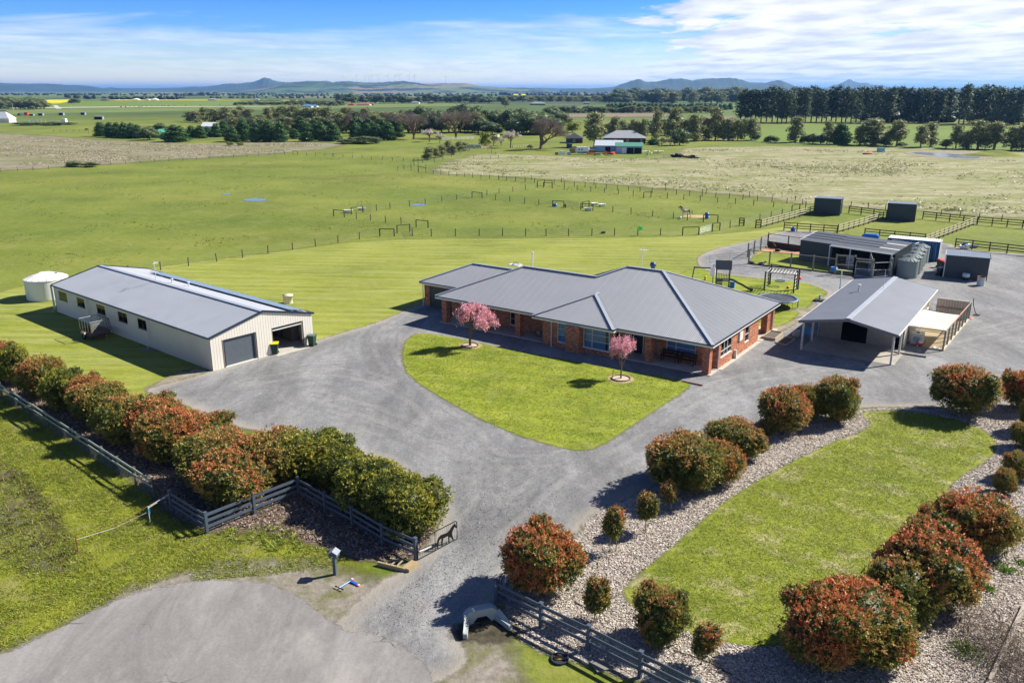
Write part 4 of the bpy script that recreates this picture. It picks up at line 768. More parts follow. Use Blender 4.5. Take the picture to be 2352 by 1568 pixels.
class Wall:
    """a stretch of wall: origin, run direction, outward normal (local to its building)"""
    def __init__(s, p0, ax, nr): s.p = Vector(p0); s.a = Vector(ax).normalized(); s.n = Vector(nr).normalized()
    def P(s, x, z, d=0.): return s.p + s.a * x + Vector((0, 0, z)) + s.n * d
    def slab(s, mb, x0, x1, z0, z1, d0, d1, col=None):
        q = [s.P(x0, z0, d0), s.P(x1, z0, d0), s.P(x1, z1, d0), s.P(x0, z1, d0)]; r = [s.P(x0, z0, d1), s.P(x1, z0, d1), s.P(x1, z1, d1), s.P(x0, z1, d1)]
        mb.add(q + r, [(3, 2, 1, 0), (4, 5, 6, 7), (0, 1, 5, 4), (1, 2, 6, 5), (2, 3, 7, 6), (3, 0, 4, 7)], col)
    def body(s, parent, L, h, openings, mat, th=.2, name='wall', z0=0.):
        xs = sorted({0, L, *[v for o in openings for v in o[:2]]}); mb = MB()
        for a, b in zip(xs, xs[1:]):
            if b - a < 1e-4: continue
            zs = [z0]; m = (a + b) / 2; cut = sorted((o[2], o[3]) for o in openings if o[0] < m < o[1]); z = z0
            for c, d in cut:
                if c > z: s.slab(mb, a, b, z, c, -th, 0)
                z = max(z, d)
            if z < h: s.slab(mb, a, b, z, h, -th, 0)
        return mb.build(name, mat, parent)
    def bricks(s, wall, L, h, openings, z0=0., seed=1):
        rd = random.Random(seed); mb = MB(); bl, bh, g = .262, .0975, .012; z = z0; row_ = 0
        while z + bh * .6 < h:
            x = -(bl / 2 if row_ % 2 else 0); z1 = min(z + bh - g, h)
            while x < L:
                a, b = max(0, x), min(L, x + bl - g); x += bl
                if b - a < .03: continue
                segs = [(a, b)]
                for o in openings:
                    if o[2] < z1 - .02 and o[3] > z + .02:
                        segs = [q for (c, d) in segs for q in ((c, min(d, o[0])), (max(c, o[1]), d)) if q[1] - q[0] > .02]
                c = rd.uniform(.72, 1.2); base = rd.choice([(.44, .165, .08), (.49, .19, .095), (.38, .14, .07), (.52, .22, .12), (.31, .11, .06)])
                for (c0, c1) in segs:
                    q = [s.P(c0, z, .008), s.P(c1, z, .008), s.P(c1, z1, .008), s.P(c0, z1, .008)]; r = [s.P(c0, z, 0), s.P(c1, z, 0), s.P(c1, z1, 0), s.P(c0, z1, 0)]
                    mb.add(q + r, [(0, 1, 2, 3), (4, 5, 1, 0), (5, 6, 2, 1), (6, 7, 3, 2), (7, 4, 0, 3)], tuple(v * c for v in base))
            z += bh; row_ += 1
        return mb.build('brickwork', brickm, wall, kind='stuff')
    def window(s, parent, x0, x1, z0, z1, cols=(), rows=(), curt=True, fr=frame_m, w=.055, dep=.10, name='window'):
        f = MB()
        for a, b, c, d in ((x0, x1, z0, z0 + w), (x0, x1, z1 - w, z1), (x0, x0 + w, z0 + w, z1 - w), (x1 - w, x1, z0 + w, z1 - w)): s.slab(f, a, b, c, d, -dep, -.02)
        cs = [x0] + [x0 + (x1 - x0) * c for c in cols] + [x1]
        for c in cs[1:-1]: s.slab(f, c - w * .45, c + w * .45, z0 + w, z1 - w, -dep + .005, -.025)
        for c in rows: zz_ = z0 + (z1 - z0) * c; s.slab(f, x0 + w, x1 - w, zz_ - w * .35, zz_ + w * .35, -dep + .01, -.03)
        fo = f.build(name, fr, parent); g = MB()
        for a, b in zip(cs, cs[1:]):
            p_ = MB(); s.slab(p_, a + .03, b - .03, z0 + .04, z1 - .04, -dep + .02, -dep + .03); p_.build('pane', glassm, fo)
        if curt:
            c = MB(); n = int((x1 - x0) / .035); vs = []
            for i in range(n + 1):
                x = x0 + .02 + (x1 - x0 - .04) * i / n; d = -dep - .10 + .025 * math.sin(i * 1.05); vs += [s.P(x, z0, d), s.P(x, z1, d)]
            c.add(vs, [(2 * i, 2 * i + 2, 2 * i + 3, 2 * i + 1) for i in range(n)]); c.build('curtain', curtain, fo)
        bk = MB(); s.slab(bk, x0 - .02, x1 + .02, z0 - .02, z1 + .02, -1.0, -.9); bk.build('room_backing', inside, fo)
        sl = MB(); s.slab(sl, x0 - .04, x1 + .04, z0 - .05, z0, -.02, .05); sl.build('sill', fr, fo); return fo
def beams(name, mat, parent, segs, w, h, dz=0.):
    for a, b in segs:
        MB().beam((a[0], a[1], a[2] + dz), (b[0], b[1], b[2] + dz), w, h).build(name, mat, parent)

# ---------------------------------------------------------------- the brick house
HO = thing('brick_house', 'red brick house with grey corrugated hip roof behind the front lawn', 'house', (17.38, 67.80, 0), R(-35))
E_, T_ = 2.9, .4142
Zr = lambda d: E_ + T_ * d
fr_pts = [(-31.3, 0, E_), (0, 0, E_), (-9.2, 9.2, Zr(9.2)), (-13.1, 9.2, Zr(9.2)), (-15.4, 6.9, Zr(6.9)), (-24.4, 6.9, Zr(6.9))]
PER = .172
X, Y = (1, 0, 0), (0, 1, 0)
corrug(HO, 'roof', roof_g, fr_pts, X, PER, .020)
corrug(HO, 'roof', roof_g, [(0, 0, E_), (0, 18.4, E_), (-9.2, 9.2, Zr(9.2))], Y, PER, .020)
corrug(HO, 'roof', roof_g, [(0, 18.4, E_), (-9.2, 9.2, Zr(9.2)), (-13.1, 9.2, Zr(9.2)), (-22.3, 18.4, E_)], X, PER, .020)
corrug(HO, 'roof', roof_g, [(-22.3, 18.4, E_), (-13.1, 9.2, Zr(9.2)), (-15.4, 6.9, Zr(6.9)), (-22.3, 13.8, E_)], Y, PER, .020)
corrug(HO, 'roof', roof_g, [(-22.3, 13.8, E_), (-15.4, 6.9, Zr(6.9)), (-24.4, 6.9, Zr(6.9)), (-31.3, 13.8, E_)], X, PER, .020)
corrug(HO, 'roof', roof_g, [(-31.3, 0, E_), (-24.4, 6.9, Zr(6.9)), (-31.3, 13.8, E_)], Y, PER, .020)
corrug(HO, 'roof', roof_g, [(-37.3, 4.3, E_), (-32.8, 8.8, Zr(4.5)), (-26.8, 8.8, Zr(4.5)), (-31.3, 4.3, E_)], X, PER, .020)
corrug(HO, 'roof', roof_g, [(-37.3, 13.3, E_), (-32.8, 8.8, Zr(4.5)), (-26.8, 8.8, Zr(4.5)), (-31.3, 13.3, E_)], X, PER, .020)
corrug(HO, 'roof', roof_g, [(-37.3, 4.3, E_), (-32.8, 8.8, Zr(4.5)), (-37.3, 13.3, E_)], Y, PER, .020)
corrug(HO, 'roof', roof_g, [(-18.3, -.75, E_), (-9.3, -.75, E_), (-13.8, 3.75, Zr(4.5))], X, PER, .020)
corrug(HO, 'roof', roof_g, [(-9.3, -.75, E_), (-9.3, 0, E_), (-13.8, 4.5, Zr(4.5)), (-13.8, 3.75, Zr(4.5))], Y, PER, .020)
corrug(HO, 'roof', roof_g, [(-18.3, -.75, E_), (-18.3, 0, E_), (-13.8, 4.5, Zr(4.5)), (-13.8, 3.75, Zr(4.5))], Y, PER, .020)
beams('ridge_cap', cap_m, HO, [((-9.2, 9.2, 6.71), (-13.1, 9.2, 6.71)), ((-15.4, 6.9, 5.76), (-24.4, 6.9, 5.76)), ((-13.1, 9.2, 6.71), (-15.4, 6.9, 5.76)), ((-13.1, 9.2, 6.71), (-22.3, 18.4, 2.9)), ((0, 18.4, 2.9), (-9.2, 9.2, 6.71)), ((-24.4, 6.9, 5.76), (-31.3, 0, 2.9)), ((-24.4, 6.9, 5.76), (-31.3, 13.8, 2.9)),
                                  ((0, 0, 2.9), (-9.2, 9.2, 6.71)), ((-32.8, 8.8, 4.76), (-26.8, 8.8, 4.76)), ((-37.3, 4.3, 2.9), (-32.8, 8.8, 4.76)), ((-37.3, 13.3, 2.9), (-32.8, 8.8, 4.76)), ((-18.3, -.75, 2.9), (-13.8, 3.75, 4.76)), ((-9.3, -.75, 2.9), (-13.8, 3.75, 4.76)), ((-13.8, 3.75, 4.76), (-13.8, 4.5, 4.76))], .30, .05, .045)
eaves = [((-31.3, 0), (-18.3, 0)), ((-18.3, 0), (-18.3, -.75)), ((-18.3, -.75), (-9.3, -.75)), ((-9.3, -.75), (-9.3, 0)), ((-9.3, 0), (0, 0)), ((0, 0), (0, 18.4)), ((0, 18.4), (-22.3, 18.4)), ((-22.3, 18.4), (-22.3, 13.8)), ((-22.3, 13.8), (-31.3, 13.8)), ((-31.3, 13.8), (-31.3, 13.3)), ((-31.3, 4.3), (-31.3, 0)),
         ((-37.3, 4.3), (-31.3, 4.3)), ((-37.3, 13.3), (-37.3, 4.3)), ((-31.3, 13.3), (-37.3, 13.3))]
for a, b in eaves:
    MB().beam((*a, 2.86), (*b, 2.86), .14, .10).build('gutter', gutter, HO); MB().beam((*a, 2.715), (*b, 2.715), .05, .18).build('fascia', fascia, HO)
sf = MB()
for x0, x1, y0, y1 in ((-31.28, -22.3, .02, 13.78), (-22.3, -.02, .02, 18.38), (-18.28, -9.32, -.73, .02), (-37.28, -31.28, 4.32, 13.28)): sf.poly([(x0, y0, 2.66), (x0, y1, 2.66), (x1, y1, 2.66), (x1, y0, 2.66)])
sf.build('soffit', soff, HO)
WH = 2.655
def bwall(p0, ax, nr, L, ops=(), seed=1, zb=0.):
    w = Wall(p0, ax, nr); b = w.body(HO, L, WH, ops, mortar, .18, 'wall', zb); w.bricks(b, L, WH, ops, zb, seed); return w
mx, my = (-1, 0, 0), (0, -1, 0)
# front: porch wall on the left, the projecting bay, the entry, the porch wall on the right
w = bwall((-30.9, 2.3, 0), X, my, 13.6, [(7.84, 8.75, .50, 1.88), (12.0, 13.0, 0.1, 2.2)], 1); w.window(HO, 7.84, 8.75, .50, 1.88, (), (.5,), False)
dr_ = MB(); w.slab(dr_, 12.0, 13.0, .1, 2.2, -.12, -.05); dr_.build('door', gutter, HO)
bwall((-17.3, 2.3, 0), my, mx, 2.65, (), 2)
w = bwall((-17.3, -.35, 0), X, my, 8.0, [(1.72, 2.8, .62, 2.53), (4.62, 7.42, .60, 2.56)], 3)
w.window(HO, 1.72, 2.8, .62, 2.53, (), (.38, .70)); w.window(HO, 4.62, 7.42, .60, 2.56, (.33,), (.38, .70))
bwall((-9.3, -.35, 0), Y, X, 2.65, [(.10, .95, .60, 2.5)], 4).window(HO, .10, .95, .60, 2.5, (), (.4,))
w = bwall((-9.3, 2.3, 0), X, my, 8.99, [(.25, 1.60, 0.1, 2.15), (3.95, 6.85, .80, 1.98)], 5)
dd = MB(); w.slab(dd, .62, 1.60, .1, 2.12, -.14, -.06); dd.build('door', M('front_door_blue', '1d2c3a', .4), HO); dd = MB(); w.slab(dd, .25, .36, .1, 2.15, -.1, .01); w.slab(dd, .52, .62, .1, 2.15, -.1, .01); w.slab(dd, .36, 1.60, 2.12, 2.15, -.1, .01); w.slab(dd, 1.56, 1.66, .1, 2.15, -.02, .015); dd.build('door_frame', frame_m, HO)
w.window(HO, 3.95, 6.85, .80, 1.98, (.33,), (.5,))
w = bwall((-.3, 2.3, 0), Y, X, 10.6, [(.55, 3.25, .95, 2.50), (6.75, 7.9, .82, 2.45)], 6); w.window(HO, .55, 3.25, .95, 2.50, (.33, .62), (.35,)); w.window(HO, 6.75, 7.9, .82, 2.45, (), (.45,))
mbx = MB(); w.slab(mbx, 4.9, 5.7, 1.45, 2.3, .01, .16); mbx.build('meter_box', frame_m, HO); mbx = MB(); w.slab(mbx, 3.9, 4.05, .05, .85, .01, .28); mbx.build('gas_heater', frame_m, HO)
bwall((-.3, 12.9, 0), mx, Y, 9.0, (), 7); bwall((-9.3, 12.9, 0), Y, X, 5.0, (), 8); bwall((-9.3, 17.9, 0), mx, Y, 12.5, (), 9)
bwall((-21.8, 13.3, 0), Y, mx, 4.6, (), 10); bwall((-30.9, 2.3, 0), Y, mx, 2.4, (), 11); bwall((-36.9, 12.9, 0), X, Y, 15.1, (), 12); bwall((-36.9, 4.7, 0), Y, mx, 8.2, (), 13)
w = bwall((-36.9, 4.7, 0), X, my, 6.0, [(.75, 5.6, 0.02, 2.45)], 14)
for i in range(18): q = MB(); w.slab(q, .75, 5.6, .02 + i * .135, .02 + i * .135 + .122, -.12, -.07); q.build('garage_door_slat', ironm, HO)
bp = MB(); bp.box(-31, -17.5, 2.6, 12.7, 0, 2.6); bp.box(-17.1, -.6, 2.9, 12.6, 0, 2.6); bp.box(-21.5, -9.6, 12.6, 17.6, 0, 2.6)
bp.build('interior', inside, HO)
def col(x, y, wx, wy, seed):
    p = Wall((x, y, 0), X, my); b = MB().box(x, x + wx, y, y + wy, 0, WH).build('column', mortar, HO)
    for wl, L in ((Wall((x, y, 0), X, my), wx), (Wall((x + wx, y, 0), Y, X), wy), (Wall((x, y + wy, 0), my, mx), wy), (Wall((x + wx, y + wy, 0), mx, Y), wx)): wl.bricks(b, L, WH, (), 0, seed)
for i, (x, y, a, b_) in enumerate([(-30.6, .25, .62, .62), (-25.0, .25, .62, .62), (-21.1, .35, .62, .62), (-6.6, .35, .62, .62), (-.95, .25, .62, .62), (-.95, 15.6, .62, 1.1), (-14.35, -.95, 1.5, .6), (-.86, 17.4, .5, .5)]): col(x, y, a, b_, 20 + i)
s_ = MB(); s_.box(-30.9, -17.4, .1, 2.3, -.02, .10); s_.build('porch_slab', conc, HO); MB().box(-9.2, -.1, .1, 2.3, -.02, .10).build('porch_slab', conc, HO); MB().box(-9.2, .1, 12.95, 18.2, -.02, .10).build('patio_slab', conc, HO); MB().box(-.28, .12, 2.3, 12.9, -.02, .06).build('footing', conc, HO)
for x, y in ((-16.2, -.45), (-36.95, 4.55), (-.2, 2.15), (-.15, 16.85)): MB().tube([(x, y - .05, 2.7), (x, y - .05, .02)], .05, 8).build('downpipe', pipe, HO)
# roof fittings
fl = MB(); fl.tube([(-24.3, 8.3, 5.0), (-24.3, 8.3, 7.0)], .07, 8); fl.lathe([(.11, 0), (.11, .15), (0, .17)], 10, (-24.3, 8.3, 7.0)); fl.build('flue', frame_m, HO)
sq = MB(); c0 = Vector((-25.6, 6.9, 5.80)); sq.box(-26.3, -24.9, 6.5, 7.5, 5.74, 5.82); sq.build('skylight_flashing', fascia, HO); MB().blob((-25.6, 6.95, 5.86), (.35, .35, .22), 14, 8, amp=0).build('skylight_dome', glassm, HO, True)
an = MB(); an.tube([(-13.5, 13.2, 4.8), (-13.5, 13.2, 8.0)], .03, 6)
for i in range(5): an.tube([(-13.9 + i * .2, 13.2, 7.7), (-13.9 + i * .2, 13.8, 7.7)], .012, 4)
an.tube([(-14.0, 13.5, 7.7), (-13.0, 13.5, 7.7)], .015, 4); an.tube([(-13.5, 13.2, 7.0), (-14.6, 12.4, 5.2)], .012, 4); an.build('antenna', pipe, HO)
MB().lathe([(0, .62), (.2, .58), (.32, .4), (.34, .2), (.22, .1), (.2, -1.)], 16, (-11.6, 11.9, 6.3)).build('roof_ventilator', M('blue_vent', '31506e', .4), HO, True)
MB().tube([(-6.5, 15.8, 3.9), (-6.5, 15.8, 6.6)], .05, 6).build('flue', M('green_pipe', '2f5f55'), HO); MB().box(-6.75, -6.25, 15.6, 15.7, 5.4, 6.3).build('vent_panel', fascia, HO)
# benches and the wheelchair-like cart on the porch
def LH(x, y, z=0): return HO.matrix_basis @ Vector((x, y, z)) if 0 else Vector((17.38 + x * math.cos(R(-35)) - y * math.sin(R(-35)), 67.80 + x * math.sin(R(-35)) + y * math.cos(R(-35)), z))
wood_d = M('dark_timber', '3a2a20', .7, var=.2, scale=6)
for i, (x, lab) in enumerate([(-5.55, 'dark timber bench below the porch window, the one nearer the door'), (-3.80, 'dark timber bench below the porch window, the one nearer the corner column')]):
    t = thing('park_bench', lab, 'bench', LH(x, 1.45, .10), R(-35), 'porch benches')
    for k in range(4): MB().box(0, 1.62, .05 + k * .12, .15 + k * .12, .46, .49).build('seat_slat', wood_d, t)
    for k in range(4): MB().box(0, 1.62, .58 + k * .02, .60 + k * .02, .56 + k * .12, .66 + k * .12).build('back_slat', wood_d, t)
    for xx in (.08, 1.48): m = MB(); m.box(xx, xx + .06, .04, .10, 0, .72); m.box(xx, xx + .06, .55, .63, 0, 1.0); m.box(xx, xx + .06, .02, .62, .66, .71); m.box(xx, xx + .06, .06, .6, .40, .455); m.build('leg', wood_d, t)
t = thing('pedal_cart', 'black two-wheeled cart parked on the left porch by the brick corner', 'cart', LH(-18.9, 1.35, .10), R(-35)); bl = M('black_rubber', '141414', .8); 
def wheel(parent, c, r, axis, wmat, name='wheel', th=.05, spokes=8):
    m = MB(); n = 20; ax = Vector(axis).normalized(); u = ax.orthogonal().normalized(); v = ax.cross(u); ring = [Vector(c) + (u * math.cos(2 * math.pi * k / n) + v * math.sin(2 * math.pi * k / n)) * (r - th / 2) for k in range(n + 1)]
    m.tube(ring, th / 2, 6, cap=False); o = m.build(name, wmat, parent); h = MB()
    for k in range(spokes): h.tube([Vector(c), ring[k * n // spokes]], .012, 4)
    h.tube([Vector(c) - ax * .05, Vector(c) + ax * .05], .06, 8); h.build('spoke_wheel_hub', pipe, o); return o
wheel(t, (0, 0, .42), .42, (0, 1, .1), bl); wheel(t, (.55, .35, .30), .30, (0, 1, 0), bl); m = MB(); m.tube([(0, 0, .42), (.4, .1, .55), (.9, .2, .5)], .03, 6); m.box(.35, .85, -.05, .4, .5, .62); m.tube([(.85, .2, .5), (.95, .2, .95), (.75, .2, 1.)], .025, 6); m.build('frame', bl, t)

# ---------------------------------------------------------------- the long steel shed
SH = thing('steel_shed', 'long cream steel shed with grey gable roof and two front doors', 'shed', (-26.7, 69.4, 0), R(50.3))
SL, SW, SE, SR = 32.3, 11.0, 3.12, 4.42
for side, xs in ((0, (-.14, 5.5)), (1, (5.5, 11.14))):
    a, b = (xs[0], SE - .03) if side == 0 else (xs[1], SE - .03)
    corrug(SH, 'roof', roof_s, [(a, -.12, b), (a, SL + .12, b), (5.5, SL + .12, SR), (5.5, -.12, SR)], Y, .22, .012, 6)
MB().beam((5.5, -.14, SR + .03), (5.5, SL + .14, SR + .03), .42, .05).build('ridge_cap', cap_m, SH)
for y in (-.14, SL + .12):
    for a, b in (((-.15, y, SE - .02), (5.5, y, SR + .02)), ((5.5, y, SR + .02), (11.15, y, SE - .02))): MB().beam(a, b, .06, .20).build('barge_board', gutter, SH)
for x in (-.18, 11.18): MB().beam((x, -.12, SE - .05), (x, SL + .12, SE - .05), .13, .12).build('gutter', gutter, SH)
# front wall: separate cladding panels between the ribs
front = Wall((0, 0, 0), X, my); D1, D2 = (1.28, 4.55, 0, 2.62), (6.42, 9.70, 0, 2.58)
x = 0.; pan = .275
while x < SW - .02:
    x1 = min(x + pan - .022, SW); ht_ = lambda q: SE - .06 + (SR - SE) * (1 - abs(q - 5.5) / 5.5); z0 = 0
    for d in (D1, D2):
        if x + .02 < d[1] and x1 - .02 > d[0]: z0 = d[3]
    m = MB(); m.prism([front.P(x, z0, 0), front.P(x1, z0, 0), front.P(x1, ht_(x1)), front.P(x, ht_(x))], (0, -.03, 0)); m.build('wall_panel', cream, SH); x += pan
bw = MB(); fw = front
for a, b, c, d in ((0, D1[0], 0, SE - .1), (D1[0], D1[1], D1[3], SE - .1), (D1[1], D2[0], 0, SE - .1), (D2[0], D2[1], D2[3], SE - .1), (D2[1], SW, 0, SE - .1)): fw.slab(bw, a, b, c, d, -.08, -.005)
bw.prism([(0, .005, SE - .1), (SW, .005, SE - .1), (5.5, .005, SR - .1)], (0, .07, 0)); bw.build('wall', M('panel_shadow_line', '6f675c', .7), SH)
side = Wall((0, SL, 0), my, mx); so = [(SL - b, SL - a, 1.66, 2.64) for a, b in ((29.0, 31.1), (24.7, 26.55), (20.0, 21.9), (15.3, 17.2), (11.3, 13.15))]
side.body(SH, SL, SE - .05, so, cream, .08); 
xr = .3
rb = MB()
while xr < SL:
    zs = [(0, SE - .05)]
    for o in so:
        if o[0] - .03 < xr < o[1] + .03: zs = [(0, o[2] - .02), (o[3] + .02, SE - .05)]
    for a, b in zs: side.slab(rb, xr, xr + .045, a, b, 0, .022)
    xr += .25
rb.build('cladding_rib', cream, SH, kind='stuff')
for o in so: side.window(SH, o[0], o[1], o[2], o[3], (.5,), (), False, M('bronze_frame', '5a5248', .5), .05, .06)
Wall((SW, 0, 0), Y, X).body(SH, SL, SE - .05, (), cream, .08); Wall((SW, SL, 0), mx, Y).body(SH, SW, SE - .05, (), cream, .08); MB().prism([(0, SL, SE - .1), (SW, SL, SE - .1), (5.5, SL, SR - .08)], (0, -.08, 0)).build('gable', cream, SH)
n_ = 19
for i in range(n_): q = MB(); z = .12 + i * .128; front.slab(q, D1[0] + .1, D1[1] - .18, z, z + .110, -.16 + .03 * 0, -.11); q.build('door_slat', M('roller_slat', '636b73', .45, .3, .06), SH)
q = MB(); front.slab(q, D1[0], D1[0] + .1, 0, D1[3], -.2, 0); front.slab(q, D1[1] - .18, D1[1], 0, D1[3], -.2, -.01); front.slab(q, D1[0] + .1, D1[1] - .18, D1[3] - .14, D1[3], -.2, -.01); q.build('door_frame', gutter, SH)
q = MB(); front.slab(q, D1[0], D1[1], 0, .1, -.1, .05); q.build('door_bottom_rail', frame_m, SH)
q = MB(); front.slab(q, D2[0], D2[1], D2[3] - .22, D2[3], -.25, -.02); q.build('rolled_door', gutter, SH); q = MB(); front.slab(q, D2[0], D2[1], D2[3] - .30, D2[3] - .22, -.2, .02); q.build('door_bottom_rail', frame_m, SH)
MB().box(.2, SW - .2, .1, SL - .2, .005, .05).build('floor_slab', conc, SH); MB().box(6.2, 9.9, -.9, 0, -.02, .05).build('apron', conc, SH)
iw = M('shed_inner_wall', '6a665f', .9); MB().box(5.6, 5.68, .2, 12, .05, 3.2).build('inner_wall', iw, SH); MB().box(.3, SW - .3, 11.9, 12.0, .05, 3.2).build('inner_wall', iw, SH)
for i in range(3): MB().box(9.9, 10.8, 2 + i * 2.2, 3.6 + i * 2.2, .05, 1.6 + .2 * i).build('storage_shelf', iw, SH)
for x, y in ((-.2, SL + .2), (-.2, 23.6), (-.2, 10.9), (-.2, 32.2)):
    MB().tube([(x, y, SE - .1), (x, y, .4), (x - .3, y - .1, .1)], .055, 8).build('downpipe', pipe, SH)
solar_m = M('solar_glass', '7d93ab', .32, .2, .08, spec=.6); al = M('aluminium', 'c4c9cc', .35, .8, .04)
sl_ = -(SR - SE) / 5.5
def onr(x, y, d=0): return (x, y, SR + sl_ * (x - 5.5) + d)
pm = MB(); pm.prism([(0, 0, 0), (1.75, 0, sl_ * 1.75), (1.75, 1.09, sl_ * 1.75), (0, 1.09, 0)], (0, 0, .035)); pme = pm.mesh('solar_panel', solar_m)
pf = MB()
for y in (0, 1.05): pf.beam((0, y + .02, .045), (1.75, y + .02, sl_ * 1.75 + .045), .06, .02)
pfe = pf.mesh('panel_frame', al)
for i in range(24):
    o = put(pme, 'solar_panel', SH, onr(8.75, .45 + i * 1.115, .17)); put(pfe, 'panel_frame', o)
for x in (9.0, 10.2): MB().beam(onr(x, .2, .11), onr(x, 27.4, .11), .05, .06).build('mounting_rail', al, SH)
an = MB(); an.tube([(5.5, 19.4, SR), (5.5, 19.4, SR + 2.3)], .03, 6)
for i in range(6): an.tube([(5.2 + .1 * i, 19.0 + .15 * i, SR + 2.0), (5.6 + .1 * i, 18.8 + .15 * i, SR + 2.0)], .012, 4)
an.tube([(5.1, 18.9, SR + 2.0), (5.95, 19.9, SR + 2.0)], .014, 4); an.tube([(5.5, 19.4, SR + 1.5), (4.6, 19.8, SR - .2)], .01, 4); an.tube([(5.5, 19.4, SR + 1.5), (6.2, 18.4, SR - .1)], .01, 4); an.build('antenna', pipe, SH)
for x, y in ((6.9, 18.7), (7.6, 16.6)): m = MB(); m.tube([onr(x, y, -.05), onr(x, y, .4)], .08, 8); m.lathe([(.15, 0), (.15, .1), (0, .14)], 10, onr(x, y, .4)); m.build('roof_vent', pipe, SH)

# ---------------------------------------------------------------- carport and workshop
CP = thing('carport_shed', 'open-fronted carport joined to a cream shed, grey gable roof', 'shed', (27.45, 75.6, 0), R(-34.7))
CW, CL, CE, CR = 8.75, 21.6, 3.0, 3.82
for a in (-.05, CW + .05): corrug(CP, 'roof', M('carport_roof_steel', '8f9296', .45, .3, .06, .3, dirt=('7d8083', .4, .4)), [(a, 0, CE), (a, CL, CE), (CW / 2, CL, CR), (CW / 2, 0, CR)], Y, .22, .012, 6)
for a in (-.05, CW + .05):
    MB().beam((a, 0, CE - .06), (a, CL, CE - .06), .12, .12).build('gutter', fascia, CP)
    for y in (-.02, CL + .02): MB().beam((a, y, CE - .12), (CW / 2, y, CR - .12), .05, .27).build('barge_board', M('grey_barge', '6e7072', .5), CP)
MB().beam((CW / 2, 0, CR + .03), (CW / 2, CL, CR + .03), .46, .05).build('ridge_cap', cap_m, CP)
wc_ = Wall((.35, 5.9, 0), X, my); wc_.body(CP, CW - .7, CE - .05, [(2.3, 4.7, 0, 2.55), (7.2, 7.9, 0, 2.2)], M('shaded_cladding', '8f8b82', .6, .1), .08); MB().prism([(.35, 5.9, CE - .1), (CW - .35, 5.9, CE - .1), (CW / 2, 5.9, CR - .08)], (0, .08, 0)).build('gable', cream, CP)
for a, dx in ((.35, mx), (CW - .35, X)):
    wl = Wall((a, 5.9, 0), Y, dx); ops = [] if a < 1 else [(1.9, 2.8, 0, 2.2), (9.0, 10.6, 1.3, 2.4), (12.6, 13.8, 1.3, 2.4)]; wl.body(CP, CL - 6.3, CE - .08, ops, cream, .08)
    xr = .2; rb = MB()
    while xr < CL - 6.3: wl.slab(rb, xr, xr + .04, 0, CE - .1, 0, .018) if not any(o[0] - .05 < xr < o[1] + .05 for o in ops) else None; xr += .25
    rb.build('cladding_rib', cream, CP, kind='stuff')
    for o in ops[1:]: wl.window(CP, *o, (.5,), (), False)
Wall((CW - .35, CL - .4, 0), mx, Y).body(CP, CW - .7, CE - .1, (), cream, .08)
for x, y in ((.35, .35), (.35, 3.9), (CW - .35, .35), (CW - .35, 4.1)): MB().box(x - .085, x + .085, y - .085, y + .085, 0, CE - .05).build('post', M('cream_post', 'c9c6ba', .5, var=.1), CP)
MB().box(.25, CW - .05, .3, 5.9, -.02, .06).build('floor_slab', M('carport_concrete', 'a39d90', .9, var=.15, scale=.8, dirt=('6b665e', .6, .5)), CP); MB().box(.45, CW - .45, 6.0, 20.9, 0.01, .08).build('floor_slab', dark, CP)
MB().tube([(2.2, 13.8, 3.3), (2.2, 13.8, 4.05)], .10, 10).lathe([(.19, 0), (.19, .12), (0, .16)], 12, (2.2, 13.8, 4.05)).build('roof_vent', pipe, CP)
MB().tube([(-.3, 16.4, .5), (-.3, 16.4, 5.0)], .07, 8).build('vent_pipe', pipe, CP); MB().tube([(CW / 2 + .1, 14.5, 3.8), (CW / 2 + .1, 14.5, 5.9)], .02, 6).build('antenna', pipe, CP)

# ---------------------------------------------------------------- kennel and stable block, its tanks, container, little shed
KN = thing('kennel_shed', 'low charcoal kennel shed with striped skillion roof and open bays', 'shed', (42.3, 119.4, 0), R(-47.4))
KL, KD = 13.85, 5.0; kz = lambda y: 3.08 + .145 * y
ch = M('charcoal_cladding', '3d464c', .5, .2, .06, dirt=('2f373c', .3, .8)); kr = M('kennel_roof', '7f8285', .5, .35, .08, dirt=('6d6f70', .4, .7)); strip = M('roof_translucent_dark', '4a4c50', .5, .2); stripl = M('roof_translucent_pale', 'd8d7c4', .5, 0)
corrug(KN, 'roof', kr, [(-.1, -.1, kz(-.1)), (KL + .1, -.1, kz(-.1)), (KL + .1, KD, kz(KD)), (-.1, KD, kz(KD))], (0, 1, .145), .22, .012, 6); corrug(KN, 'roof', kr, [(4.9, -1.0, 2.92), (KL + .1, -1.0, 2.92), (KL + .1, -.1, 3.06), (4.9, -.1, 3.06)], X, .22, .01, 6)
for x0, x1, y, mm in ((.05, 5.0, 3.9, strip), (.05, 5.0, 2.8, strip), (.05, 5.0, 1.7, strip), (5.1, 11.0, 3.6, strip), (5.1, 11.0, 2.5, strip), (5.1, 11.0, 1.4, strip), (11.1, 13.8, 3.4, stripl), (11.1, 13.8, 1.2, stripl)):
    MB().prism([(x0, y - .16, kz(y - .16) + .025), (x1, y - .16, kz(y - .16) + .025), (x1, y + .16, kz(y + .16) + .025), (x0, y + .16, kz(y + .16) + .025)], (0, 0, .012)).build('roof_light_strip', mm, KN)
for a, b in (((-.1, -.1, kz(-.1)), (-.1, KD, kz(KD))), ((KL + .1, -1, 2.95), (KL + .1, KD, kz(KD)))): MB().beam(a, b, .08, .12).build('barge_board', pipe if a[0] < 0 else ironm, KN)
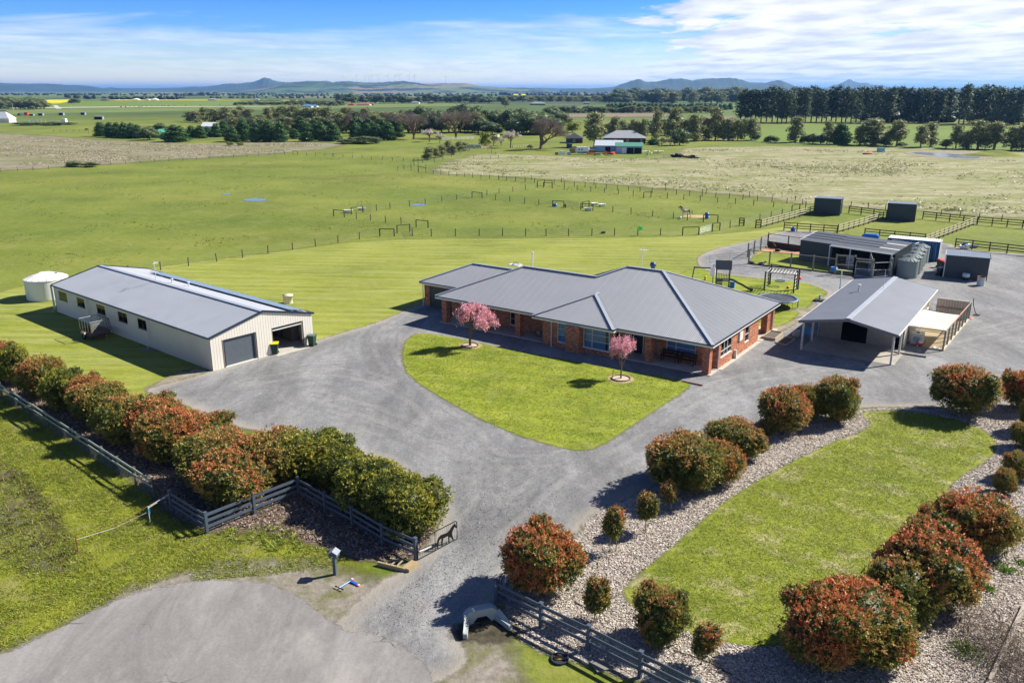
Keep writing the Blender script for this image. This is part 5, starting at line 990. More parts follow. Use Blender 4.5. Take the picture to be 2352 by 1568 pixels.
def clad(parent, p0, ax, nr, L, hA, hB, mat, y=.25, name='wall'):
    w = Wall(p0, ax, nr); m = MB(); m.prism([w.P(0, 0), w.P(L, 0), w.P(L, hB), w.P(0, hA)], w.n * -.06); m.build(name, mat, parent); r_ = MB(); x = .1
    while x < L: w.slab(r_, x, x + .05, 0, hA + (hB - hA) * x / L - .02, 0, .02); x += y
    r_.build('cladding_rib', mat, parent, kind='stuff'); return w
clad(KN, (0, 0, 0), X, my, 4.9, kz(0) - .05, kz(0) - .05, ch); clad(KN, (0, KD, 0), my, mx, KD, kz(KD) - .05, kz(0) - .05, ch); clad(KN, (KL, 0, 0), Y, X, KD, kz(0) - .05, kz(KD) - .05, ch); clad(KN, (KL, KD, 0), mx, Y, KL, kz(KD) - .05, kz(KD) - .05, ch)
MB().box(4.9, KL - .08, 2.6, 2.66, 0, 3.3).build('inner_wall', dark, KN); MB().box(4.9, KL - .1, -.95, 2.6, 0, .06).build('floor_slab', conc, KN); MB().box(4.86, 4.94, 0, 2.6, 0, 3.0).build('inner_wall', ironm, KN)
for x in (5.0, 8.0, 10.9, 13.75): MB().box(x - .06, x + .06, -.95, -.83, 0, 2.9).build('post', pipe, KN)
def iron_box(name, label, cat, loc, rz, L, Dp, h0, h1, door=None, doorside='right', mat=ch, group=None, dh=2.4):
    """skillion shelter: front along +X, side along +Y; h0 height along the front, h1 along the back; door=(a,b) opening in the right side"""
    t = thing(name, label, cat, loc, rz, group); corrug(t, 'roof', M('slate_roof', '6f7a86', .45, .35, .06), [(-.08, -.08, h0), (L + .08, -.08, h0), (L + .08, Dp + .08, h1), (-.08, Dp + .08, h1)], X, .22, .012, 6)
    for a, b in (((-.1, -.1, h0), (L + .1, -.1, h0)), ((-.1, -.1, h0), (-.1, Dp + .1, h1)), ((L + .1, -.1, h0), (L + .1, Dp + .1, h1))): MB().beam(a, b, .05, .08).build('flashing', pipe if a[0] == b[0] and a[0] < 0 else ironm, t)
    clad(t, (0, 0, 0), X, my, L, h0 - .04, h0 - .04, mat); clad(t, (0, Dp, 0), my, mx, Dp, h1 - .04, h0 - .04, mat); clad(t, (L, Dp, 0), mx, Y, L, h1 - .04, h1 - .04, mat)
    if door:
        a, b = door; hz_ = lambda y: h0 + (h1 - h0) * y / Dp - .04
        if a > .1: clad(t, (L, 0, 0), Y, X, a, hz_(0), hz_(a), mat)
        if b < Dp - .05: clad(t, (L, b, 0), Y, X, Dp - b, hz_(b), hz_(Dp), mat)
        for y in (a, b): MB().box(L - .04, L + .05, y - .04, y + .04, 0, hz_(y) - .03).build('door_post', pipe, t)
        if dh < hz_(a) - .1: MB().box(L - .05, L + .01, a + .05, b - .05, dh, min(hz_(a), hz_(b)) - .03).build('lintel', mat, t)
        MB().box(.1, L - .1, .1, Dp - .1, .005, .03).build('earth_floor', M('dirt_floor', '3a3128', .95), t)
    else: clad(t, (L, 0, 0), Y, X, Dp, h0 - .04, h1 - .04, mat)
    return t
iron_box('horse_shelter', 'dark horse shelter beside the horse paddock, left of the two', 'shelter', (60.9, 166.4, 0), R(-26), 5.0, 5.0, 3.3, 3.15, (.4, 2.7), group='dark horse shelters'); iron_box('horse_shelter', 'dark horse shelter in the middle yard, right of the two', 'shelter', (72.1, 158.3, 0), R(-26), 5.0, 5.0, 3.3, 3.15, (.4, 2.7), group='dark horse shelters')
SS = iron_box('garden_shed', 'small charcoal shed right of the water tanks with a white corner flashing', 'shed', (57.92, 108.06, 0), R(-28.5), 5.1, 5.2, 3.0, 2.8, (2.2, 3.8), group=None); MB().box(-.08, .04, -.1, 0, 0, 2.95).build('corner_flashing', fascia, SS)
CT = thing('shipping_container', 'blue shipping container with a white roof behind the water tanks', 'container', (62.13, 118.14, 0), R(-33))
blu = M('container_blue', '1f5f92', .45, .2, .15, 2., dirt=('3a4a5c', .5, 1.2), streak=('9fb0bd', .5)); whi = M('container_white', 'd9d9d2', .5, 0, .08, dirt=('a39a8c', .3, 1.))
LC = 7.0; corrug(CT, 'side', blu, [(-LC, 0, .12), (0, 0, .12), (0, 0, 2.85), (-LC, 0, 2.85)], X, .28, .03, 4); corrug(CT, 'roof', whi, [(-LC, 0, 2.93), (0, 0, 2.93), (0, 2.75, 2.93), (-LC, 2.75, 2.93)], X, .35, .03, 4)
MB().box(0, .04, .02, 2.73, .1, 2.9).build('door', whi, CT)
for y in (.55, 1.1, 1.7, 2.25): MB().tube([(.07, y, .15), (.07, y, 2.85)], .02, 6).build('lock_bar', whi, CT)
MB().box(-LC, 0, 2.70, 2.75, .1, 2.9).build('side', whi, CT); MB().box(-LC - .04, -LC, .02, 2.73, .1, 2.9).build('end_wall', blu, CT)
for a, b in (((-LC, 0, .1), (0, 0, .1)), ((-LC, 0, 2.88), (0, 0, 2.88)), ((-LC, 0, .1), (-LC, 0, 2.9)), ((0, 0, .1), (0, 0, 2.9)), ((0, 2.75, .1), (0, 2.75, 2.9)), ((0, 0, .1), (0, 2.75, .1))): MB().beam(a, b, .12, .12).build('corner_rail', blu if a[1] == b[1] == 0 else whi, CT)
tankg = M('grey_poly_tank', '76827f', .55, 0, .05, 1., dirt=('66706c', .3, .6)); tankw = M('cream_poly_tank', 'e0dfd6', .55, 0, .05, 1., streak=('b9b8ad', .3))
def water_tank(label, loc, r, h, mat, rise=.4, group=None, ribs=16, hatch=0.):
    t = thing('water_tank', label, 'water tank', loc, random.random(), group)
    MB().lathe([(r * .98, 0), (r, .05)] + [(r * (1 + (.012 if i % 2 else 0)), .1 + (h - .15) * i / 12) for i in range(13)], 40).build('barrel', mat, t, True)
    MB().lathe([(r * 1.03, h - .06), (r * 1.03, h), (r * .6, h + rise * .62), (r * .25, h + rise), (0, h + rise * 1.02)], 40).build('lid', mat, t)
    for k in range(ribs): a = 2 * math.pi * k / ribs; MB().beam((r * .24 * math.cos(a), r * .24 * math.sin(a), h + rise + .01), (r * 1.0 * math.cos(a), r * 1.0 * math.sin(a), h + .05), .07, .07).build('lid_rib', mat, t)
    MB().lathe([(.24, 0), (.24, .13), (.19, .15), (0, .10)], 18, (r * hatch, 0, h + rise * (1 - hatch * .9))).build('hatch', ironm, t); MB().tube([(r * .98, 0, .25), (r + .2, 0, .25), (r + .25, 0, .05)], .035, 6).build('outlet', pipe, t); return t
for i, (x, y) in enumerate([(53.0, 108.1), (54.6, 110.5), (56.1, 113.0), (57.7, 115.7), (59.3, 118.1)]):
    water_tank(['grey water tank nearest the carport roof, front of the row', 'second grey water tank counting back from the carport', 'middle grey water tank of the row of five', 'fourth grey water tank, last but one before the container', 'grey water tank at the back against the blue container'][i], (x, y, 0), 1.3, 2.35, tankg, .42, 'grey water tanks')
MB().tube([(55.0, 118.0, 3.3), (57.6, 116.3, 3.05), (58.9, 117.9, 2.9)], .06, 8).build('tank_pipe', pipe).update_tag()
o = bpy.data.objects['tank_pipe']; o['label'] = 'pale pipe running from the kennel gutter to the back tanks'; o['category'] = 'pipe'
water_tank('large round cream water tank at the far corner of the long shed', G(113, 692) + Vector((-1.1, 2.0, 0)), 2.35, 2.45, tankw, .62, None, 18, .45)

# ---------------------------------------------------------------- fences
GN = lambda x, y, z=0.: G(x / 1.632653, y / 1.632653, z)
postm = M('weathered_post', '5d5548', .9, var=.25, scale=5, bump=.3); postd = M('dark_post', '3d3a34', .85, var=.2, scale=5); wirem = M('fence_wire', '8d918f', .5, .6)
pme_ = MB().tube([(0, 0, -.1), (0, 0, 1.28), (0, 0, 1.30)], [.085, .08, .06], 8).mesh('post', postm); pmd_ = MB().tube([(0, 0, -.1), (0, 0, 1.34), (0, 0, 1.36)], [.10, .095, .07], 8).mesh('post', postd)
def wire_fence(label, pts, wires=4, h=1.25, group=None, post=None, r=.008, name='wire_fence'):
    P = [G(*p) for p in pts]; t = thing(name, label, 'fence', P[0], 0, group)
    for p in P: o = put(post or pme_, 'post', t, p - P[0], random.random() * 3); o.rotation_euler = (random.gauss(0, .02), random.gauss(0, .02), 0); o.scale = (1, 1, random.uniform(.94, 1.05))
    for k in range(wires):
        z = .18 + (h - .28) * k / max(1, wires - 1); MB().tube([p - P[0] + Vector((0, 0, z)) for p in P], r, 3).build('wire', wirem, t)
    return t
C4 = lambda L: [(x / 3, 551 + y / 3) for x, y in L]; C5 = lambda L: [(735 + x / 3, 398 + y / 3) for x, y in L]; C6 = lambda L: [(1519 + x * .3542, 398 + y * .3542) for x, y in L]
C1 = lambda L: [(x / 3, 122.5 + y / 3) for x, y in L]; C2 = lambda L: [(784 + x / 3, 122.5 + y / 3) for x, y in L]; C3 = lambda L: [(1568 + x / 3, 122.5 + y / 3) for x, y in L]
Z6 = lambda L: [(1555.7 + .15625 * x, 428.7 + .15625 * y) for x, y in L]; Z7 = lambda L: [(1837.4 + .21874 * x, 428.7 + .21874 * y) for x, y in L]; Z3 = lambda L: [(2051.9 + .1276 * x, 502.3 + .1276 * y) for x, y in L]
wire_fence('post and wire fence running from the long shed to the middle yard corner', C4([(890, 236), (1108, 208), (1300, 180), (1495, 150), (1673, 123), (1848, 95), (2017, 70), (2175, 45)]) + C5([(125, 480), (273, 455), (413, 435)]))
wire_fence('straight post and wire fence along the mown field behind the house', C5([(512, 435), (637, 433), (768, 435), (933, 434), (1097, 433), (1258, 433), (1417, 432), (1558, 432), (1713, 431), (1873, 430), (2029, 430), (2190, 430), (2346, 428)]) + C6([(137, 403)]))
wire_fence('post and wire fence slanting up from the baths to the far double fence', C5([(390, 258), (483, 245), (618, 230), (727, 212), (840, 195), (942, 182), (1048, 167), (1117, 173), (1150, 152), (1234, 139), (1330, 127), (1415, 115), (1500, 103)]))
wire_fence('short post and wire fence between the two bath corners', C5([(168, 303), (252, 317), (348, 327), (452, 340), (560, 350), (663, 370)]))
wire_fence('post and wire fence dividing the inner yards, ending at the blue tub', C5([(1117, 173), (1210, 185), (1308, 195), (1410, 208), (1508, 217), (1603, 230)]))
wire_fence('post and wire fence on the near side of the horse paddock', C5([(1880, 258), (2017, 268), (2143, 283), (2291, 298)]) + C6([(77, 295), (168, 306), (272, 316)]))
wire_fence('post and wire fence on the near side of the double fence by the dry paddock', C5([(1600, 103), (1683, 110), (1772, 119), (1866, 126), (1960, 135), (2057, 143), (2158, 152)]) + C6([(38, 163), (145, 171), (252, 180), (364, 190), (480, 199), (598, 209), (727, 220)]))
wire_fence('long post and wire fence bordering the green paddock and the dry paddock', C2([(532, 822), (583, 825), (634, 832), (687, 838), (741, 842), (797, 848), (851, 852), (905, 857), (963, 863), (1022, 868), (1086, 873), (1139, 878), (1201, 883), (1266, 889), (1332, 894)]) + C5([(1232, 45), (1287, 50), (1349, 55), (1414, 60), (1480, 66), (1547, 72), (1613, 78), (1683, 84), (1752, 91), (1826, 97), (1900, 103), (1973, 109), (2048, 116), (2126, 122), (2205, 128), (2288, 134)]) + C6([(98, 139), (182, 145), (264, 151), (352, 158), (440, 165), (528, 172), (622, 180), (717, 188), (813, 196), (914, 204)]))
wire_fence('sparse fence of tall posts just inside the dry paddock', C5([(1260, 28), (1456, 46), (1664, 65), (1888, 82)]) + C6([(28, 112), (290, 135), (570, 155), (868, 180), (1228, 222), (1340, 230), (1453, 240), (1812, 276), (1935, 288), (2060, 296), (2205, 312), (2352, 326)]), 3)
wire_fence('left side of the double fence climbing to the young gums', C2([(390, 808), (432, 800), (481, 785), (500, 778), (530, 765), (560, 757), (590, 750), (640, 742), (700, 722), (760, 705), (820, 690), (885, 668)]))
wire_fence('right side of the double fence climbing past the young gums', C2([(481, 812), (530, 795), (583, 788), (645, 760), (700, 738), (760, 716), (820, 697), (880, 676), (940, 655)]))
wire_fence('post and wire fence across the green paddock below the blossom trees', C2([(-60, 710), (12, 718), (77, 720), (143, 726), (208, 731), (282, 736), (352, 741), (427, 746), (500, 752)]))
wire_fence('post and wire fence along the dry paddock on the left', C1([(-100, 830), (8, 820), (122, 812), (230, 808), (338, 800), (452, 790), (558, 782), (660, 776), (765, 770), (866, 763), (968, 757), (1067, 751), (1167, 745), (1262, 739), (1355, 733), (1443, 728), (1538, 723), (1611, 718), (1703, 714), (1783, 710), (1855, 705), (1895, 700)]))
wire_fence('short post fence on the far green paddock before the conifers', C1([(2113, 706), (2176, 708), (2239, 712), (2300, 716)]))
wire_fence('small post fence beside the brown horse on the left', C1([(370, 540), (415, 541), (460, 542), (505, 540), (550, 541), (612, 558)]), 2)
wire_fence('fence edging the bright pasture under the roadside gums', C3([(-40, 600), (200, 604), (420, 606), (650, 612), (740, 614), (900, 625), (1100, 630), (1250, 636), (1440, 642), (1640, 655), (1860, 660), (2080, 665), (2300, 672)]), 3)
wire_fence('fence with a corner post beside the fenced triangle of dry grass', C2([(985, 655), (1010, 668), (1035, 685), (1060, 702), (1084, 725), (1030, 730), (970, 735), (910, 728)]))
wire_fence('short fence of three posts from the yard corner to the rail end', C6([(378, 370), (445, 355), (505, 340)]))
wire_fence('wire fence climbing beside the pale rail fence to the shelter', Z6([(980, 575), (1212, 500), (1375, 460), (1535, 420), (1680, 385)]))
def stay(label, a, b, h=1.38, group='timber strainer frames in the paddocks', mat=None):
    a, b = G(*a), G(*b); t = thing('strainer_frame', label, 'fence frame', a, 0, group); d = b - a
    for p in (Vector((0, 0, 0)), d): put(pmd_, 'post', t, p)
    MB().tube([Vector((0, 0, h - .08)), d + Vector((0, 0, h - .08))], .07, 8).build('rail', mat or postd, t)
for i, (a, b, lab) in enumerate([((413, 435), (512, 435), 'strainer frame at the end of the long shed fence'), ((532, 410), (620, 402), 'strainer frame behind the first corner frame with a leaning gate'), ((663, 370), (745, 377), 'strainer frame at the end of the short bath fence'), ((95, 297), (168, 303), 'strainer frame in front of the nearer left bath'),
                                ((217, 283), (296, 270), 'strainer frame beside the farther left bath'), ((1048, 167), (1117, 173), 'strainer frame halfway along the slanting fence'), ((1540, 98), (1600, 103), 'strainer frame where the slanting fence meets the double fence'), ((1603, 230), (1680, 235), 'strainer frame with the blue tub and tyre'),
                                ((1797, 250), (1880, 258), 'strainer frame beside the white bath with the open gate'), ((1808, 240), (1853, 232), 'pale topped strainer frame behind the white bath'), ((2230, 170), (2280, 163), 'strainer frame at the corner of the muddy paddock')]):
    stay(lab, *C5([a, b]))
for a, b, lab in [((137, 403), (242, 400), 'strainer frame left of the wire gate near the rails'), ((330, 378), (378, 370), 'strainer frame right of the wire gate near the rails'), ((272, 316), (365, 320), 'strainer frame in front of the blue barrel'), ((845, 252), (895, 243), 'tall strainer frame beside the left horse shelter'), ((895, 243), (935, 225), 'pale topped strainer frame touching the left shelter')]:
    stay(lab, *C6([a, b]), h=1.5)
for a, b, lab in [((1895, 695), (1960, 697), 'strainer frame far off at the end of the dry paddock fence'), ((2020, 698), (2052, 700), 'second strainer frame far off by the end of the dry paddock fence')]: stay(lab, *C1([a, b]), h=1.6)
for a, b, lab in [((500, 752), (530, 748), 'strainer frame at the foot of the young gums'), ((530, 812), (583, 822), 'strainer frame at the low corner of the double fence'), ((1350, 915), (1398, 912), 'strainer frame on the long dry paddock fence'), ((1398, 915), (1452, 915), 'second strainer frame on the long dry paddock fence')]: stay(lab, *C2([a, b]), h=1.5)
def field_gate(label, a, b, h=1.15, bars=6, mat=None):
    a, b = G(*a), G(*b); t = thing('field_gate', label, 'gate', a, math.atan2((b - a).y, (b - a).x)); L = (b - a).length; mt = mat or M('galvanised', '9aa0a0', .4, .6)
    m = MB(); m.tube([(.05, 0, .15), (.05, 0, h), (L - .05, 0, h), (L - .05, 0, .15), (.05, 0, .15)], .022, 6); m.build('gate_frame', mt, t)
    for k in range(bars): z = .15 + (h - .15) * (k + 1) / (bars + 1); MB().tube([(.05, 0, z), (L - .05, 0, z)], .012, 4).build('bar', mt, t)
    MB().tube([(L / 2, 0, .15), (L / 2, 0, h)], .014, 4).build('stile', mt, t)
field_gate('wire field gate beside the mown grass near the pale rails', *C6([(247, 400), (328, 377)]), h=1.35); field_gate('field gate standing open beside the tyre', *C5([(1692, 225), (1780, 237)]), h=1.2)
field_gate('field gate leaning at the first yard corner', *C5([(622, 402), (637, 433)]), h=1.2); field_gate('open field gate behind the farther left bath', *C5([(298, 268), (357, 278)]), h=1.1); field_gate('open wire gate at the kennel gravel path', (1640 - 12, 604), (1722, 601 - 5), h=1.1, bars=2, mat=M('gate_dark', '55504a', .6))

railp = M('sunlit_timber_rail', 'b6ab95', .85, var=.15, scale=4, dirt=('7f7767', .4, 1.5)); raild = M('black_timber_rail', '322a25', .85, var=.25, scale=4)  # railp: dark rails facing the sun, the sunlight put into a pale colour
def rail_fence(label, a, b, n, mat, h=1.5, rails=3, group='timber rail fences around the horse yards', first=True, w=.14):
    a, b = G(*a), G(*b); t = thing('rail_fence', label, 'fence', a, math.atan2((b - a).y, (b - a).x), group); L = (b - a).length
    me = MB().box(-.08, .08, -.07, .07, -.1, h + .03).mesh('post', postd); rl = MB().box(0, L / n - .02, -.115, -.072, 0, w).mesh('rail', mat)
    for i in range(0 if first else 1, n + 1): put(me, 'post', t, (i * L / n, 0, 0))
    for i in range(n):
        for k in range(rails): put(rl, 'rail', t, (i * L / n + .01, 0, h - w - k * (h - .35) / (rails - .35) + random.uniform(-.01, .01)))
    return t
rail_fence('pale sunlit rail fence climbing to the left horse shelter', *Z6([(1225, 605), (1945, 405)]), 9, railp); rail_fence('short dark rail return at the start of the left pale rail fence', *Z6([(1150, 608), (1225, 605)]), 1, raild); rail_fence('short dark rail end beside the wire fence', *Z6([(910, 575), (972, 578)]), 1, raild)
rail_fence('dark rail fence behind the left side of the kennel shed', *Z6([(1565, 645), (2345, 700)]), 4, raild); rail_fence('pale sunlit rail fence between the two horse yards', *Z7([(395, 487), (868, 345)]), 9, railp); rail_fence('dark rail fence between the two horse shelters', *Z7([(512, 278), (905, 330)]), 3, raild)
rail_fence('dark rail fence joining the pale rails to the left shelter', *Z6([(1945, 405), (2015, 388)]), 1, raild); rail_fence('dark rail fence right of the right horse shelter', *Z7([(1288, 340), (1860, 400)]), 4, raild); rail_fence('pale sunlit rail fence right of the container', (2123, 561), (2243.5, 514.5), 12, railp)
rail_fence('dark rail fence behind the kennel roof and the blue cover', *Z7([(675, 528), (1310, 590)]), 4, raild); rail_fence('dark rail fence running to the frame edge beyond the yards', (2244, 516), (2420, 531), 5, raild); rail_fence('dark rail fence behind the small charcoal shed', (2193.5, 569), (2440, 597), 6, raild)
# white paddock rails far off
whr = M('white_paint', 'dedcd2', .6, var=.05)
rail_fence('white rail fence in front of the bare trees', *C2([(690, 602), (920, 594)]), 7, whr, 1.5, 3, None, w=.22); rail_fence('short white rail fence behind the yellow-green bush', *C2([(1045, 590), (1090, 580)]), 2, whr, 1.6, 3, None, w=.24); rail_fence('cream post and rail fence by the tall blossom tree', *C2([(1180, 655), (1310, 648)]), 8, M('cream_rail', 'cfc6a4', .7), 1.2, 2, None)
rail_fence('brown timber yard fence beside the parked trailer', *C2([(960, 660), (1040, 652)]), 4, M('brown_rail', '8c7660', .8), 1.1, 4, None, w=.2)

# foreground charcoal fences
chm = M('charcoal_paint', '4b5664', .55, var=.12, scale=3, dirt=('6d7681', .25, 2.), bump=.1)
def stock_fence(label, pts, h=1.30, group='charcoal timber fences at the drive entrance', last=True, first=True):
    P = [GN(*p) for p in pts]; t = thing('timber_fence', label, 'fence', P[0], 0, group)
    pm_ = MB().box(-.08, .08, -.08, .08, -.1, h + .06); pm_.box(-.10, .10, -.10, .10, h + .06, h + .085); pme = pm_.mesh('post', chm)
    for i, p in enumerate(P):
        if (i == 0 and not first): continue
        j = min(i + 1, len(P) - 1); d = P[j] - P[j - 1]; o = put(pme, 'post', t, p - P[0], math.atan2(d.y, d.x))
    for a, b in zip(P, P[1:]):
        d = (b - a).normalized(); nn = Vector((d.y, -d.x, 0)) * .065
        for k in range(3): z = h - .12 - k * .37; MB().beam(a - P[0] + d * .09 + Vector((0, 0, z)) - nn * 0, b - P[0] - d * .09 + Vector((0, 0, z)), .045, .17).build('rail', chm, t)
        m = MB(); L = (b - a).length; k = int(L / .16)
        for i in range(k): q = a - P[0] + d * (i + .5) * L / k - nn * .6; m.tube([q + Vector((0, 0, .04)), q + Vector((0, 0, .55))], .004, 3, cap=False)
        for z in (.05, .2, .35, .5): m.tube([a - P[0] - nn * .6 + Vector((0, 0, z)), b - P[0] - nn * .6 + Vector((0, 0, z))], .004, 3, cap=False)
        m.build('wire_mesh', wirem, t)
    return P
FL = stock_fence('charcoal timber fence left of the drive, bent at a peak behind the letterbox', [(645, 1915), (778, 2001), (956, 1928), (1121, 1863), (1221, 1921), (1322, 1973), (1435, 2042), (1560, 2100)])
FR_ = stock_fence('charcoal timber fence right of the drive in front of the bark bed', [(1861, 2265), (2028, 2353), (2206, 2440), (2399, 2541), (2608, 2648), (2830, 2762)])
np_ = thing('gate_number', 'small white plate with a numeral on the gate post right of the drive', 'sign', FR_[0] + Vector((-.02, -.11, 1.13)), 0)
MB().box(-.06, .06, -.015, 0, -.08, .08).build('plate', chm, np_); r_ = MB(); r_.tube([(.035 * math.cos(a * .5236), -.02, .055 * math.sin(a * .5236)) for a in range(13)], .009, 4); r_.build('numeral', whr, np_)
# weathered rail fence on the far left
wt_m = M('weathered_rail', '8e9a90', .85, var=.2, scale=4, dirt=('b5ae84', .5, 1.2))
a, b = G(5, 912), G(354, 1141); t = thing('weathered_fence', 'weathered grey two-rail fence with netting beside the photinia hedge', 'fence', a, math.atan2((b - a).y, (b - a).x)); L = (b - a).length
pw = MB().tube([(0, 0, -.1), (0, 0, 1.3)], [.10, .09], 8).mesh('post', postm); NP = 11
for i in range(-2, NP + 1): put(pw, 'post', t, (i * L / NP, 0, 0))
for i in range(-2, NP): MB().beam((i * L / NP, -.10, 1.22), ((i + 1) * L / NP + .1, -.10, 1.20), .05, .16).build('rail', wt_m, t); MB().beam((i * L / NP, -.10, .82), ((i + 1) * L / NP + .1, -.10, .80), .04, .13).build('rail', wt_m, t)
m = MB()
for i in range(int(L * 1.3 / .22)): x = -L * .2 + i * .22; m.tube([(x, -.12, .02), (x, -.12, .75)], .006, 3, cap=False)
for z in (.05, .2, .35, .5, .65): m.tube([(-L * .2, -.12, z), (L, -.12, z)], .006, 3, cap=False)
m.build('netting', wirem, t)
# rope and wire closure between that fence and the verge
p1, p2, p3 = GN(294, 2075), GN(563, 1958), GN(645, 1915); t = thing('rope_barrier', 'yellow rope strung from a rusty stake to a stake tied with blue twine', 'rope fence', p1, 0)
MB().tube([(0, 0, -.1), (0, 0, 1.08)], .025, 6).build('stake', M('rust', '7a3f22', .8), t); d = p2 - p1; MB().tube([d + Vector((0, 0, -.1)), d + Vector((0, 0, 1.05))], .022, 6).build('stake', pipe, t)
MB().tube([Vector((0, 0, 1.06)) + d * (k / 10) + Vector((0, 0, -.28 * math.sin(math.pi * k / 10))) for k in range(11)], .009, 5).build('rope', M('yellow_rope', 'b08f2c', .7), t)
MB().tube([d + Vector((0, 0, 1.0)), p3 - p1 + Vector((0, 0, 1.15))], .012, 4).build('wire', whr, t); MB().tube([d + Vector((0, 0, .92)), p3 - p1 + Vector((0, 0, 1.1))], .012, 4).build('wire', whr, t); MB().tube([d + Vector((0, 0, .7)), d * .5 + Vector((0, 0, .6)), Vector((0, 0, .85))], .008, 4).build('wire', wirem, t)
m = MB(); rd = random.Random(3)
for k in range(9): m.tube([d + Vector((rd.uniform(-.06, .06), rd.uniform(-.05, .05), 1.02 - k * .04)), d + Vector((rd.uniform(-.12, .12), rd.uniform(-.1, .1), .9 - k * .05))], .014, 4)
m.build('twine', M('blue_twine', '2f8fc4', .7), t)

# horse silhouette gate
a, b = GN(1563, 2104), GN(1714.7, 2022); t = thing('entrance_gate', 'black mesh gate with a walking horse silhouette, left of the drive', 'gate', a, math.atan2((b - a).y, (b - a).x)); L = (b - a).length; gb = M('gate_black', '17191c', .5, .3)
MB().tube([(.08, 0, .06), (.08, 0, .95), (.14, 0, 1.10), (.30, 0, 1.19), (L - .12, 0, 1.20), (L - .03, 0, 1.12), (L, 0, 1.0), (L, 0, .06), (.08, 0, .06)], .028, 8).build('gate_frame', gb, t); MB().tube([(L * .45, 0, .06), (L * .45, 0, 1.19)], .018, 6).build('stile', gb, t); MB().tube([(L * .72, 0, .06), (L * .72, 0, .25)], .018, 6).build('stile', gb, t)
m = MB()
for i in range(int(L / .15)): m.tube([(.1 + i * .15, 0, .07), (.1 + i * .15, 0, 1.17)], .004, 3, cap=False)
for i in range(8): m.tube([(.1, 0, .12 + i * .14), (L, 0, .12 + i * .14)], .004, 3, cap=False)
m.build('wire_mesh', gb, t)
hs = [(.02, .08), (.09, .06), (.11, .30), (.14, .42), (.20, .50), (.26, .52), (.25, .30), (.24, .04), (.30, .04), (.31, .18), (.36, .46), (.50, .45), (.58, .47), (.60, .30), (.60, .04), (.66, .03), (.66, .22), (.68, .34), (.76, .22), (.82, .04), (.88, .05), (.84, .22), (.80, .40), (.80, .52), (.84, .62), (.90, .76), (.94, .80), (.99, .70), (1.03, .68), (1.05, .72), (1.0, .86), (.97, .96), (.95, 1.02), (.92, .98), (.84, .95), (.74, .84), (.66, .74), (.52, .68), (.36, .72), (.24, .73), (.12, .66), (.05, .50), (.03, .30)]
sc_ = L * .50; x0 = L * .47
def tri_poly(mb, pts2, f, th):
    from mathutils.geometry import tessellate_polygon
    tr = tessellate_polygon([[Vector((x, y, 0)) for x, y in pts2]]); n = len(pts2); A = [f(x, y, 0) for x, y in pts2]; B = [f(x, y, th) for x, y in pts2]
    mb.add(A + B, [tuple(t_) for t_ in tr] + [tuple(n + i for i in reversed(t_)) for t_ in tr] + [(i, (i + 1) % n, n + (i + 1) % n, n + i) for i in range(n)])
m = MB(); tri_poly(m, hs, lambda x, y, d: (x0 + x * sc_, -.012 + d, .08 + y * 1.0), .012); m.build('horse_silhouette', gb, t)
a, b = GN(1868, 2258), GN(1990, 2165); t = thing('entrance_gate', 'black mesh gate with a wagon wheel, half hidden behind the big photinia', 'gate', a, math.atan2((b - a).y, (b - a).x)); L = (b - a).length
MB().tube([(.08, 0, .06), (.08, 0, 1.15), (.16, 0, 1.32), (.32, 0, 1.42), (L - .1, 0, 1.42), (L, 0, 1.3), (L, 0, .06), (.08, 0, .06)], .028, 8).build('gate_frame', gb, t); wheel(t, (.62, 0, .98), .36, (0, 1, 0), gb, 'wagon_wheel', .04, 10)
m = MB()
for i in range(int(L / .15)): m.tube([(.1 + i * .15, 0, .07), (.1 + i * .15, 0, 1.4)], .004, 3, cap=False)
m.build('wire_mesh', gb, t)

# kennel run: tall posts, rails and mesh
timg = M('grey_timber', '8b8577', .85, var=.2, scale=5)
def run_fence(label, pts, h, rail=True, base=True, group='tall wire fences of the kennel runs', mid=False, rw=.10):
    P = [GN(*p) for p in pts]; t = thing('kennel_fence', label, 'fence', P[0], 0, group)
    for p in P: MB().box(-.085, .085, -.085, .085, -.1, h + .08).build('post', timg, t).location = p - P[0]
    for a, b in zip(P, P[1:]):
        A, B = a - P[0], b - P[0]; zz_ = lambda z: Vector((0, 0, z))
        if rail: MB().beam(A + zz_(h - .06), B + zz_(h - .06), .05, rw).build('rail', timg, t)
        if mid: MB().beam(A + zz_(h * .52), B + zz_(h * .52), .05, .14).build('rail', timg, t)
        if base: MB().beam(A + zz_(.10), B + zz_(.10), .06, .22).build('base_board', postd if base == 1 else timg, t)
        m = MB(); n = int((b - a).length / .12)
        for i in range(n): q = A + (B - A) * (i + .5) / n; m.tube([q + zz_(.1), q + zz_(h)], .004, 3, cap=False)
        for i in range(9): m.tube([A + zz_(.15 + (h - .2) * i / 8), B + zz_(.15 + (h - .2) * i / 8)], .004, 3, cap=False)
        m.build('wire_mesh', wirem, t)
    return t
run_fence('tall wire run fence facing the swing frame, in front of the kennel lawn', [(2806.6, 991), (2883.5, 1000), (2963, 1007), (3047, 1016.6), (3130, 1028)], 2.15); run_fence('left side of the kennel run with a pale top rail', [(2803, 966), (2826, 954), (2851, 940.5), (2878, 924.5)], 2.15, True, 2, rw=.16); run_fence('back of the kennel run above the dark sleepers', [(2878, 924.5), (2953.5, 936), (3003, 943)], 2.15)
m = thing('sleeper_wall', 'dark timber sleeper wall at the back of the sand pit', 'wall', GN(2880, 927), 0); q = GN(3003, 945) - GN(2880, 927)
for k in range(3): MB().beam(Vector((0, 0, .17 + .34 * k)), q + Vector((0, 0, .17 + .34 * k)), .12, .32).build('sleeper', M('sleeper', '4d3d30', .9, var=.2), m)
